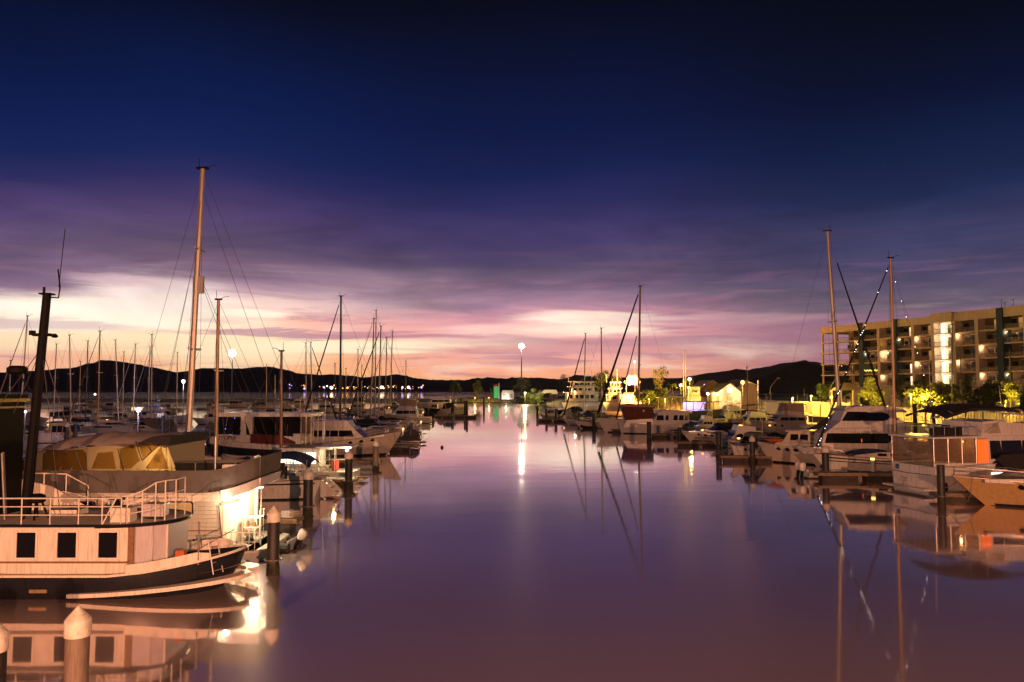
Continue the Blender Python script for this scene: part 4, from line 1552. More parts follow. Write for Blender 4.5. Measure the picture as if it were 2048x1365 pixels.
# ---------------------------------------------------------------- the white houseboat behind it, stern veranda lit
def houseboat():
    dn = 34.6                                   # wall that faces us
    Bm = 5.2
    dc = dn + Bm / 2
    XW = at(440, 1040, dn).x                    # end of the closed wall
    XE = at(540, 980, dc).x - 0.5                    # end of the veranda
    X0 = -30.0
    root = thing('houseboat', 'white houseboat with grey canvas upper deck, glowing canopy and brightly lit stern veranda', 'houseboat', (0, dc, 0))
    hy = Bm / 2
    ZR = 3.02

    def hwp(x):
        """half width: the stern is rounded in plan"""
        k = (x - (XW - 0.6)) / (XE + 0.65 - XW + 0.6)
        return hy if k < 0 else hy * math.sqrt(max(0.02, 1 - k ** 2.6 * 0.80))
    # hull and stern platform
    xs = [X0, X0 + 3, XW - 1, XW, XW + 0.7, XW + 1.4, XE, XE + 0.5, XE + 0.95]
    g = MB()
    rings = []
    for x in xs:
        k = max(0, (x - XW) / (XE + 0.95 - XW))
        y = hy * (1 - 0.35 * k ** 2.2)
        rings.append([(x, -y, 0.42), (x, -y * 0.97, -0.4), (x, y * 0.97, -0.4), (x, y, 0.42)])
    g.loft(rings)
    g.build('hull', GEL3, root)
    g = MB()
    rings = []
    for x in xs:
        k = max(0, (x - XW) / (XE + 0.95 - XW))
        y = hy * (1 - 0.35 * k ** 2.2) + 0.06
        rings.append([(x, -y, 0.423), (x, -y, 0.53), (x, y, 0.53), (x, y, 0.423)])
    g.loft(rings)
    g.build('side_deck', GEL2, root)
    # siding: boards with recessed joints
    wall = MB().box(X0, XW, -hy + 0.14, hy - 0.14, 0.53, ZR).build('wall', SIDING, root)
    nb = 14
    for i in range(nb):
        z0 = 0.55 + (ZR - 0.58) * i / nb
        z1 = 0.55 + (ZR - 0.58) * (i + 1) / nb - 0.012
        for sd in (-1, 1):
            y0, y1 = sorted((sd * (hy - 0.137), sd * (hy - 0.10)))
            b = MB()
            vs = [(X0, sd * (hy - 0.137), z0), (XW - 0.06, sd * (hy - 0.137), z0), (XW - 0.06, sd * (hy - 0.137), z1), (X0, sd * (hy - 0.137), z1),
                  (X0, sd * (hy - 0.092), z0), (XW - 0.06, sd * (hy - 0.092), z0), (XW - 0.06, sd * (hy - 0.108), z1), (X0, sd * (hy - 0.108), z1)]
            b.add(vs, [(0, 1, 2, 3), (7, 6, 5, 4), (0, 4, 5, 1), (1, 5, 6, 2), (2, 6, 7, 3), (3, 7, 4, 0)])
            b.build('plank', SIDING, wall)
    MB().box(XW - 0.056, XW + 0.02, -hy + 0.09, -hy + 0.17, 0.53, ZR).build('corner_trim', SIDING, root)
    # round-cornered window with yellow light
    def rrect(cx, cz, w_, h_, r_, n=4):
        out = []
        for sx_, sz_, a0 in ((1, 1, 0), (-1, 1, 90), (-1, -1, 180), (1, -1, 270)):
            for i in range(n + 1):
                a = R(a0 + 90.0 * i / n)
                out.append((cx + sx_ * (w_ / 2 - r_) + r_ * math.cos(a), cz + sz_ * (h_ / 2 - r_) + r_ * math.sin(a)))
        return out
    wc = at(358, 1019, dn)
    for k, (xc, em) in enumerate(((wc.x, E_WIND), (wc.x - 4.2, GLASS), (wc.x - 7.4, GLASS))):
        fr = MB().prism([(p[0], p[1]) for p in rrect(xc, wc.z, 1.16, 0.66, 0.14)], lambda x, z: 0.02).build('window', RUBBER, root)
        fr.location = (0, -hy + 0.085, 0)
        pn = MB().prism(rrect(xc, wc.z, 1.04, 0.54, 0.10), lambda x, z: 0.012).build('pane', em, fr)
        pn.location = (0, -0.016, 0)
    # lower hatch lines, pale door and a wall cleat under the window
    a = at(348, 1090, dn)
    MB().box(XW - 2.02, XW - 0.1, -hy + 0.075, -hy + 0.09, at(400, 1062, dn).z - 0.02, at(400, 1062, dn).z + 0.01).build('trim_line', TEAK, root)
    MB().box(a.x - 0.02, a.x + 0.85, -hy + 0.062, -hy + 0.089, 0.58, at(360, 1092, dn).z).build('locker_door', CANV_T, root)
    g = MB()
    c = at(386, 1092, dn)
    g.tube([(c.x, -hy + 0.03, c.z - 0.28), (c.x, -hy + 0.03, c.z + 0.28)], 0.03, 6)
    g.tube([(c.x - 0.75, -hy + 0.03, c.z + 0.05), (c.x + 0.15, -hy + 0.03, c.z + 0.02)], 0.018, 5)
    g.tube([(c.x - 0.12, -hy + 0.0, c.z + 0.16), (c.x + 0.14, -hy + 0.0, c.z + 0.10)], 0.025, 5)
    g.tube([(c.x - 0.02, -hy + 0.0, c.z - 0.26), (c.x + 0.16, -hy + 0.0, c.z - 0.12)], 0.02, 5)
    g.build('wall_bracket', BLACK, root)
    # roof edge: pale band, dark rub rail and grey canvas bulwark that sweeps up round the stern
    rx = [X0, -20, XW - 1.2, XW - 0.5, XW, XW + 0.5, XW + 0.95, XW + 1.35, XE - 0.25, XE + 0.1, XE + 0.35, XE + 0.5]

    def lift(x):
        return 0.50 * max(0, (x - (XW - 0.8)) / (XE + 0.5 - XW + 0.8)) ** 2

    def edge(z0, z1, o0, o1, m, nm, th=0.05, x_from=None):
        gg = MB()
        for sd in (-1, 1):
            rings = []
            for x in rx:
                if x_from is not None and x < x_from:
                    continue
                y, l = hwp(x), lift(x)
                rings.append([(x + 0.0, sd * (y + o0), z0 + l), (x, sd * (y + o1), z1 + l), (x, sd * (y + o1 - th), z1 + l), (x, sd * (y + o0 - th), z0 + l)])
            gg.loft(rings)
        # close the stern
        y, l = hwp(XE + 0.5), lift(XE + 0.5)
        gg.loft([[(XE + 0.5, -(y + o0), z0 + l), (XE + 0.56, -(y + o1), z1 + l), (XE + 0.50, -(y + o1), z1 + l), (XE + 0.44, -(y + o0), z0 + l)],
                 [(XE + 0.5, (y + o0), z0 + l), (XE + 0.56, (y + o1), z1 + l), (XE + 0.50, (y + o1), z1 + l), (XE + 0.44, (y + o0), z0 + l)]])
        return gg.build(nm, m, root, angle=50)
    edge(ZR - 0.34, ZR + 0.05, -0.02, 0.06, GEL, 'fascia', 0.06, XW - 0.15)
    edge(ZR + 0.053, ZR + 0.13, 0.07, 0.07, NAVY, 'rub_rail', 0.08, XW - 0.6)
    edge(ZR + 0.02, ZR + 0.98, 0.0, 0.10, CANV_G, 'canvas_bulwark', 0.05)
    # upper deck slab
    g = MB()
    rings = []
    for x in rx:
        y, l = hwp(x) - 0.08, lift(x)
        rings.append([(x, -y, ZR - 0.10 + l), (x, -y, ZR + 0.04 + l), (x, y, ZR + 0.04 + l), (x, y, ZR - 0.10 + l)])
    g.loft(rings)
    g.build('upper_deck', DECK, root)
    # dark inner windbreak behind the bulwark
    MB().box(at(245, 940, dn).x, at(535, 940, dn).x - 0.6, hy - 0.45, hy - 0.40, ZR + 0.06, ZR + 0.86).build('windbreak', CANV_B, root)
    for px in (305, 390, 470):
        x = at(px, 940, dn + 4.7).x
        MB().box(x - 0.03, x + 0.03, hy - 0.47, hy - 0.45, ZR + 0.06, ZR + 0.88).build('windbreak_post', STEELG, root)
    ac = at(463, 944, dn + 1.0)
    b = MB().box(ac.x - 0.42, ac.x + 0.42, -hy + 1.0, -hy + 1.35, ZR + 0.30, ZR + 1.12).build('air_conditioner', GEL, root)
    MB().prism([(ac.x + 0.27 * math.cos(q), ZR + 0.72 + 0.27 * math.sin(q)) for q in [2 * math.pi * j / 14 for j in range(14)]], lambda x, z: 0.01).build('fan_grille', BLACK, b).location = (0, -hy + 0.992, 0)
    p0 = at(434, 948, dn + 0.5)
    MB().tube([(p0.x, -hy + 0.3, ZR), (p0.x - 0.03, -hy + 0.3, ZR + 2.4)], 0.035, 6).build('awning_pole', STEEL, root)
    p0 = at(548, 990, dn + 1.0)
    MB().tube([(XE + 0.42, -1.0, 0.5), (XE + 0.42, -1.0, ZR + 0.1)], 0.03, 6).build('awning_pole', STEEL, root)

    # canopy: pale crowned top, curtains that glow where the lamp stands behind them
    cx0, cx1, cx2 = at(58, 900, dn).x, at(236, 900, dn).x, at(340, 900, dn).x
    zc = ZR + 0.98
    tops = []
    for i in range(41):
        k = i / 40.0
        x = cx0 + (cx2 - 0.35 - cx0) * k
        bow = 0.10 * abs(math.sin(k * math.pi * 4)) ** 0.7            # cloth sags between its hoops
        zz = zc + 1.02 + 0.50 * math.sin(min(1, k * 1.35 + 0.10) * math.pi * 0.66) - 0.06 + bow * 0.6
        rr = []
        for j in range(19):
            y = -1 + 2 * j / 18.0
            wr = 0.06 * mnoise.noise(Vector((x * 2.3, y * 3.1, 0.5))) + 0.03 * mnoise.noise(Vector((x * 6.0, y * 7.0, 2.5)))
            rr.append((x, y * 2.15, zz - 0.46 * abs(y) ** 2.4 + wr))
        tops.append(rr)
    MB().loft(tops, close=False, caps=False).build('canopy_top', CANV_L, root, angle=80)

    def curtain(xa, xb, za0, za1, zb0, zb1, m, y, nm='curtain'):
        vs = []
        n = 8
        for i in range(n + 1):
            k = i / float(n)
            x = xa + (xb - xa) * k
            lo, hi = za0 + (zb0 - za0) * k, za1 + (zb1 - za1) * k
            for j in range(5):
                q = j / 4.0
                vs.append((x, y + 0.05 * math.sin(i * 1.7 + j) * (1 - q), lo + (hi - lo) * q))
        fs = [(i * 5 + j, (i + 1) * 5 + j, (i + 1) * 5 + j + 1, i * 5 + j + 1) for i in range(n) for j in range(4)]
        return MB().add(vs, fs).build(nm, m, root)
    ynear = -2.12
    curtain(cx0, cx1, zc - 0.05, zc + 0.72, zc - 0.05, zc + 1.12, CANV_TR, ynear)
    curtain(cx1, cx2 - 0.35, zc - 0.05, zc + 1.10, zc - 0.05, zc + 1.16, CANV_TR, ynear)
    curtain(cx2 - 0.38, cx2 + 0.05, zc - 0.05, zc + 1.14, zc - 0.05, zc + 0.10, CANV_TR, ynear - 0.01)
    curtain(cx0, cx2 - 0.3, zc - 0.05, zc + 1.0, zc - 0.05, zc + 1.2, CANV_TR, 2.1, 'far_curtain')
    MB().prism([(cx2 - 1.55, zc + 1.16), (cx2 - 0.25, zc + 1.02), (cx2 - 0.15, zc + 1.40), (cx2 - 1.0, zc + 1.42)], lambda x, z: 2.16).build('canopy_valance', CANV_B, root)
    # window panels of milky vinyl sewn into the cloth
    for pts in (((87, 941), (88, 909), (94, 902), (165, 902), (171, 909), (172, 941)), ((240, 938), (240, 898), (268, 888), (280, 921), (262, 938)), ((276, 884), (318, 890), (286, 917)), ((290, 938), (322, 893), (337, 938)), ((182, 938), (196, 906), (226, 904), (232, 938))):
        q = [at(px, py, dn + 0.4) for px, py in pts]
        o = MB().prism([(a.x, a.z) for a in q], lambda x, z: 0.006).build('window_panel', VINYL, root)
        o.location = (0, ynear - 0.075, 0)
    # cords that lash the cloth to the bulwark
    g = MB()
    for k in range(12):
        x = cx0 + 0.25 + (cx2 - cx0 - 0.8) * k / 11.0
        g.tube([(x, ynear - 0.10, zc + 0.10), (x + 0.04, ynear - 0.46, zc - 0.10)], 0.012, 4)
    g.build('lashing', ROPE, root)
    # zips and seams drawn as dark tapes standing proud of the cloth
    g = MB()
    yy = ynear - 0.09
    wl = [(at(px, py, dn + 0.4).x, at(px, py, dn + 0.4).z) for px, py in ((86, 942), (87, 908), (94, 901), (165, 901), (172, 908), (173, 942))]
    g.tube([(x, yy, z) for x, z in wl], 0.02, 5)
    for a_, b_ in (((284, 922), (321, 888)), ((290, 880), (303, 902)), ((236, 898), (248, 944)), ((272, 882), (284, 920))):
        p, q = at(*a_, dn + 0.4), at(*b_, dn + 0.4)
        g.tube([(p.x, yy, p.z), ((p.x + q.x) / 2, yy - 0.02, (p.z + q.z) / 2), (q.x, yy, q.z)], 0.022, 5)
    g.build('zip_tape', RUBBER, root)
    lt = at(324, 916, dn + 0.9)
    b = MB().ball((lt.x, -1.55, lt.z), 0.05, 8, 6).build('cabin_lamp', E_WARM, root)
    lamp('cabin_lamp_light', root, (lt.x, -1.35, lt.z), 70, (1.0, 0.62, 0.22), 0.05)
    lamp('cabin_lamp_light', root, (at(205, 925, dn).x, -0.9, zc + 0.4), 34, (1.0, 0.52, 0.18), 0.08)

    # veranda: white back wall, clear tapered screen, shelves and rails, lamp under the eaves
    MB().box(XW + 0.02, XW + 0.08, -hy + 0.2, hy - 0.2, 0.53, ZR - 0.34).build('veranda_wall', PAINT_W, root)
    MB().box(XW + 0.08, XE - 0.6, hy - 0.9, hy - 0.86, 0.53, ZR - 0.1).build('veranda_screen', PAINT_W, root)
    g = MB()
    for k in range(3):
        z = 0.80 + 0.42 * k
        g.box(XW + 0.25, XW + 1.05, -0.5, 0.1, z, z + 0.03)
    for x in (XW + 0.25, XW + 1.02):
        for y in (-0.5, 0.07):
            g.box(x, x + 0.03, y, y + 0.03, 0.53, 2.0)
    g.build('shelf', PAINT_W, root)
    g = MB()
    for x, y, z, hh, r_ in ((XW + 0.4, -0.35, 0.83, 0.26, 0.06), (XW + 0.6, -0.3, 0.83, 0.2, 0.09), (XW + 0.85, -0.35, 0.83, 0.3, 0.05), (XW + 0.45, -0.3, 1.25, 0.24, 0.07), (XW + 0.75, -0.35, 1.25, 0.2, 0.08)):
        g.lathe([(r_, z), (r_, z + hh * 0.7), (r_ * 0.5, z + hh)], 8, (x, y, 0))
    g.build('bottle', TEAK, root)
    g = MB()
    for k in range(6):
        x = XW + 0.15 + 0.26 * k
        g.tube([(x, -hy + 0.12, 0.53), (x + 0.05, -hy + 0.12, 1.35)], 0.018, 5)
    g.tube([(XW + 0.1, -hy + 0.12, 1.35), (XW + 1.6, -hy + 0.12, 1.35)], 0.024, 5)
    g.tube([(XW + 0.1, -hy + 0.12, 0.95), (XW + 1.6, -hy + 0.12, 0.95)], 0.018, 5)
    g.build('veranda_rail', PAINT_W, root)
    MB().add([(XW + 0.10, -hy + 0.05, ZR - 0.42), (XE - 0.12, -hy + 0.35, ZR - 0.28), (XE + 0.22, -hy + 0.45, 0.56), (XW + 0.22, -hy + 0.05, 0.56)], [(0, 1, 2, 3)]).build('clear_screen', CLEAR, root)
    MB().tube([(XW + 0.02, -hy + 0.04, ZR - 0.45), (XE - 0.1, -hy + 0.3, ZR - 0.30)], 0.06, 8).build('rolled_blind', CANV_T, root)
    MB().tube([(XW - 0.08, -hy + 0.02, ZR - 0.50), (XW - 0.04, -hy + 0.02, 2.2), (XW + 0.12, -hy + 0.02, 0.7)], 0.02, 5).build('cable', RUBBER, root)
    wl_ = at(459, 999, dn - 0.1)
    MB().lathe([(0.05, -0.06), (0.12, 0.0), (0.12, 0.05), (0.03, 0.09)], 10, (wl_.x, -hy - 0.08, wl_.z)).build('wall_lamp', E_WHITE, root)
    lamp('wall_lamp_light', root, (wl_.x, -hy - 0.35, wl_.z - 0.15), 50, (1.0, 0.72, 0.42), 0.08)
    b = MB().box(XW + 0.5, XW + 0.8, 0.6, 0.72, ZR - 0.16, ZR - 0.105).build('ceiling_lamp', E_WHITE, root)
    lamp('ceiling_lamp_light', root, (XW + 0.8, -0.2, ZR - 0.55), 360, (1.0, 0.76, 0.46), 0.15)
    lamp('ceiling_lamp_light', root, (XW + 0.9, -1.5, 1.9), 90, (1.0, 0.76, 0.46), 0.15)
    return root


HB = houseboat()


def yacht(label, bx, tx, ty, d, dirn, L, **kw):
    """sailing boat with its mast foot at pixel column bx, its masthead at (tx, ty), d metres away; dirn +1 bow to the right, -1 bow to the left"""
    mf = kw.pop('mfrac', 0.56)
    tilt = kw.pop('tilt', 0.0)
    fx = at(bx, 800, d).x
    tp = at(tx, ty, d)
    rz = (0.0 if dirn > 0 else math.pi) + tilt
    mx = L * mf
    loc = (fx - math.cos(rz) * mx, d - math.sin(rz) * mx, 0)
    return sailboat(label, loc, rz, L, 0, mf, ztop=tp.z, lean=(tp.x - fx) * dirn, **kw)


def motor(label, ps, pb, L=None, **kw):
    """motor boat between its stern and bow waterline pixels"""
    bm = kw.pop('beam', None)
    S, Bw = onz(*ps), onz(*pb)
    Lw = (Bw - S).length
    LL = L or Lw * 1.10
    beam = bm or LL * 0.33
    loc, rz, _ = seat_between(ps, pb, beam)
    return cruiser(label, loc, rz, LL, B=beam, **kw)


# the large sailing yacht behind the houseboat, its stern to the channel
G_S = 'sailing boats moored on the western side'
KETCH, KH, KM = yacht('large white sailing yacht with the tallest tan mast and white boom cover, behind the houseboat', 376, 405.5, 338, 56, -1, 14.6, mfrac=0.66, mastm=ALU, cover=SAILW,
                      mr=0.25, spread=2, stripe=NAVY, fb=1.35, jib=None, group=G_S)
_r = KETCH
MB().box(2.9, 3.6, -0.16, 0.16, 16.2, 17.4).build('mast_radar', GEL3, _r).location = (KM[0] - 3.8, 0, -2.0)
for (xa, za), (xb, zb_) in (((KM[0], 18.6), (KH.L - 2.6, KH.sheer(0.8))), ((KM[0], 18.4), (KH.L - 2.4, KH.sheer(0.82))), ((KM[0], 15.0), (KH.L - 4.0, KH.sheer(0.7))), ((KM[0], 15.4), (3.4, KH.sheer(0.2))), ((KM[0], 15.6), (2.6, KH.sheer(0.2))), ((KM[0], 21.8), (1.4, KH.sheer(0.1)))):
    MB().tube([(xa - 0.6, 0.1, za), (xb, 0.5, zb_)], 0.014, 4).build('stay', WIRE, _r)
# blue bimini over the cockpit, black canvas side, sugar-scoop steps
zz = KH.sheer(0.1)
g = MB()
rings = []
for i in range(6):
    k = i / 5.0
    x = 0.7 + 2.5 * k
    rings.append([(x, y * 1.55, zz + 1.75 + 0.15 * math.sin(k * 3.1) - 0.42 * abs(y) ** 2.5 - 0.5 * (1 - k) ** 3) for y in (-1, -0.6, 0, 0.6, 1)])
g.loft(rings, close=False, caps=False)
g.build('bimini', CANV_N, _r)
g = MB()
for sd in (1, -1):
    for x in (0.9, 2.0, 3.1):
        g.tube([(x, sd * 1.5, zz - 0.1), (x, sd * 1.5, zz + 1.35)], 0.025, 5)
g.build('bimini_frame', STEEL, _r)
MB().box(2.2, 3.9, 1.50, 1.54, zz + 0.1, zz + 0.95).build('side_cloth', CANV_B, _r)
g = MB()
for k in range(3):
    g.box(-0.30 - 0.28 * k, 0.05 - 0.28 * k, -0.75, 0.75, 0.95 - 0.32 * k, 1.01 - 0.32 * k)
g.build('stern_step', GEL, _r)
g = MB()
for sd in (1, -1):
    g.prism([(0.1, 1.30), (0.1, 0.10), (-0.75, 0.20), (-1.0, 0.42), (-0.35, 1.0)], lambda x, z: 0.05)
    for i in range(len(g.v) - 10, len(g.v)):
        x, y, z = g.v[i]
        g.v[i] = (x, y + sd * 0.82, z)
g.build('stern_scoop', GEL, _r)
fender(_r, 1.2, 2.1, 0.35, 0.13)

dk = KH.sheer(0.45)
_p = at(476, 921, 55.3)
_d = dinghy('small white dinghy lashed on the deck of the big sailing yacht under its boom', (_p.x + 1.3, 55.4, _p.z - 0.1), math.pi, 2.4, GEL3)

yacht('sailing yacht with orange gold mast, hidden behind the tallest masted yacht', 434, 437, 600, 64, -1, 11.5, mastm=GOLD, cover=None, jib=None, mr=0.17, group=G_S, boom=False)
yacht('sailing yacht with short dark brown mast rising before the wide houseboat cabin windows', 564, 563, 703, 67, 1, 9.5, mastm=WOODY, cover=None, mr=0.14, group=G_S, boom=False)


# houseboat with the name on its side
def utopia():
    d = 74.0
    xb, xs_ = at(396, 888, d).x, at(640, 888, d).x
    L = xs_ - xb
    Bm = 5.0
    root = thing('houseboat', 'white houseboat with long dark windows, wide flat roof and UTOPIA lettered on its side', 'houseboat', (xs_, d + Bm / 2, 0), math.pi)

    def zz(py):
        return at(500, py, d).z
    H = Hull(L + 0.6, Bm, zz(894), zz(876), rake=1.6, flare=0.05, tr=0.96, draft=0.5, full=3.2, sag=0.0)
    H.mesh().build('hull', NAVY, root, angle=50)
    H.band(0.80, 1.0, 0.0, 0.99, 0.03).build('deck_edge', GEL, root)
    H.deck(0.02).build('deck', DECK, root)
    hw0 = Bm / 2 - 0.25

    def hw(x, z):
        return hw0 - max(0, (x - L * 0.75)) / L * 2.2
    z0, z1, zr = zz(889), zz(871), zz(834)

    def X_(px):
        return xs_ - at(px, 850, d).x
    # lower coaming, raked front, framed openings
    body = MB().prism([(X_(600), z0), (X_(600), z1 - 0.15), (X_(478), z1 - 0.02), (X_(430), z1 + 0.05), (X_(408), z0 + 0.35), (X_(398), z0)], hw).build('cabin', GEL, root)
    MB().prism([(X_(622), zr), (X_(622), zr + 0.30), (X_(430), zr + 0.34), (X_(424), zr + 0.22), (X_(430), zr)], lambda x, z: Bm / 2 - 0.05 - max(0, (x - L * 0.8)) / L * 1.8).build('roof', GEL, root)
    MB().prism([(X_(500), z1 - 0.1), (X_(486), zr), (X_(475), zr), (X_(482), z1 - 0.1)], hw).build('pillar', GEL, body)
    MB().prism([(X_(491), z1 + 0.02), (X_(489), zr), (X_(503), zr), (X_(503), z1 + 0.02)], hw).build('pillar', GEL, body)
    # front and side glass
    n = 3
    for i, (a, b, c, e) in enumerate(((430, 446, 452, 434), (447, 463, 467, 453), (464, 478, 480, 468))):
        MB().plate([(X_(a), z1 + 0.06), (X_(b), z1 + 0.06), (X_(c), zr), (X_(e), zr)], hw, 0.012, 0.04).build('windscreen', GLASS, body)
    for a, b in ((504, 522), (524, 546), (548, 571), (573, 598)):
        w_ = MB().plate([(X_(a), z1 - 0.10), (X_(b), z1 - 0.10), (X_(b), zr), (X_(a), zr)], lambda x, z: hw(x, z) - 0.25, 0.012, 0.04).build('window', GLASS, body)
    MB().prism([(X_(500), z0 + 0.02), (X_(500), z1 + 0.12), (X_(560), z1 - 0.02), (X_(590), z0 + 0.2), (X_(590), z0 + 0.02)], lambda x, z: hw(x, z) + 0.06).build('seat_cover', CANV_M, root)
    g = MB()
    for px in (601, 611, 621):
        for sd in (1, -1):
            g.tube([(X_(px), sd * (hw0 + 0.05), z0), (X_(px), sd * (hw0 + 0.05), zr)], 0.045, 6)
    g.build('roof_post', GEL, root)
    for k, px in enumerate((604, 608, 614, 618)):
        MB().prism([(X_(px) + 0.1, z0 + 0.3), (X_(px) + 0.1, zr), (X_(px) - 0.1, zr), (X_(px) - 0.1, z0 + 0.3)], lambda x, z: 0.02).build('clear_curtain', CLEAR, root).location = (0, hw0, 0)
    MB().box(X_(603), X_(585), hw0 - 0.6, hw0 - 0.02, z0 + 0.01, z0 + 0.95).build('stern_locker', GEL, root)
    bow_rail(root, H, 0.66, 0.7)
    g = MB()
    for px in (395, 500, 560):
        pass
    # blue light behind the front glass
    g = MB()
    a, b = at(443, 862, d), at(475, 836, d)
    g.tube([(xs_ - a.x, hw0 - 0.42, a.z), (xs_ - b.x + 0.1, hw0 - 0.42, b.z + 0.4), (xs_ - b.x, hw0 - 0.42, b.z)], 0.03, 5)
    g.build('light_strip', E_LED, root)
    g = MB()
    m_ = at(586, 828, d)
    g.tube([(xs_ - m_.x, 0, zr + 0.3), (xs_ - m_.x, 0, zr + 1.6)], 0.04, 6)
    g.prism([(xs_ - m_.x - 0.25, zr + 0.31), (xs_ - m_.x, zr + 0.75), (xs_ - m_.x + 0.25, zr + 0.31)], lambda x, z: 0.05)
    g.tube([(xs_ - m_.x - 0.6, 0, zr + 1.5), (xs_ - m_.x + 0.6, 0, zr + 1.5)], 0.03, 5)
    g.build('aerial', GEL, root)
    # the name
    cu = bpy.data.curves.new('name_text', 'FONT')
    cu.body = 'UTOPIA'
    cu.size = 0.50
    cu.extrude = 0.004
    cu.align_x = 'CENTER'
    to = bpy.data.objects.new('lettering', cu)
    COL.objects.link(to)
    dg = bpy.context.evaluated_depsgraph_get()
    me = bpy.data.meshes.new_from_object(to.evaluated_get(dg))
    bpy.data.objects.remove(to)
    me.materials.clear()
    me.materials.append(BLACK)
    lo = bpy.data.objects.new('lettering', me)
    COL.objects.link(lo)
    lo.parent = root
    c_ = at(450, 880, d)
    lo.rotation_euler = (math.pi / 2, 0, math.pi)
    lo.location = (xs_ - c_.x, hw(xs_ - c_.x, 0) + 0.03, c_.z)
    return root


UT = utopia()

# lit cabin boat
LIT, LH = motor('small cabin boat with blazing yellow windows, beside the bright steel pile', (706, 968), (560, 968), L=9.4, style='pilot', hm=GEL, lit=E_WINW, arch=False, bimini=None, beam=3.1)
_z = LH.sheer(0.1)
g = MB()
for x in (0.4, 1.5, 2.6):
    g.tube([(x, 1.4, _z), (x, 1.4, _z + 1.9)], 0.03, 6)
g.tube([(0.4, 1.4, _z + 1.0), (2.6, 1.4, _z + 1.0)], 0.025, 6)
g.build('awning_pole', STEEL, LIT)
MB().box(0.2, 3.0, -1.5, 1.5, _z + 1.9, _z + 2.0).build('awning', GEL, LIT)
MB().box(1.4, 1.75, 0.2, 1.40, _z + 0.1, _z + 0.9).build('stern_seat', REDP, LIT)
MB().ball((0.55, 1.45, _z + 1.72), 0.11, 8, 6).build('stern_lamp', E_VIOLET, LIT)
lamp('stern_lamp_light', LIT, (0.3, 1.75, _z + 1.6), 700, (1.0, 0.74, 0.42), 0.12)
lamp('cockpit_lamp_light', LIT, (1.6, 1.0, _z + 1.7), 90, (1.0, 0.66, 0.24), 0.12)

# trawler yacht with the flared yellow-lit bow behind it
motor('flybridge motor yacht with raked cabin windows and flared bow lit yellow', (560, 914), (757, 914), L=13.2, style='fly', hm=GEL2, bimini=None, beam=4.2, fs=1.35, fb=2.75, topm=GEL)
# grey tender and outboards at the sterns
dinghy('lit rubber dinghy with white outboard lying beside the bright steel pile', tuple(onz(752, 938)), math.pi * 0.98, 2.9, INFL, GEL)
_o = dinghy('dark rubber dinghy with silver outboard tilted up, between the two dark capped piles', tuple(onz(590, 1100)), math.pi * 0.97, 3.0, RUBBER, GEL3, tilt=-0.5)
dinghy('black rubber dinghy with black outboard at the houseboat stern platform', tuple(onz(530, 1132) + Vector((-1.6, 2.2, 0.02))), math.pi * 0.8, 2.8, RUBBER, RUBBER, tilt=-0.45)

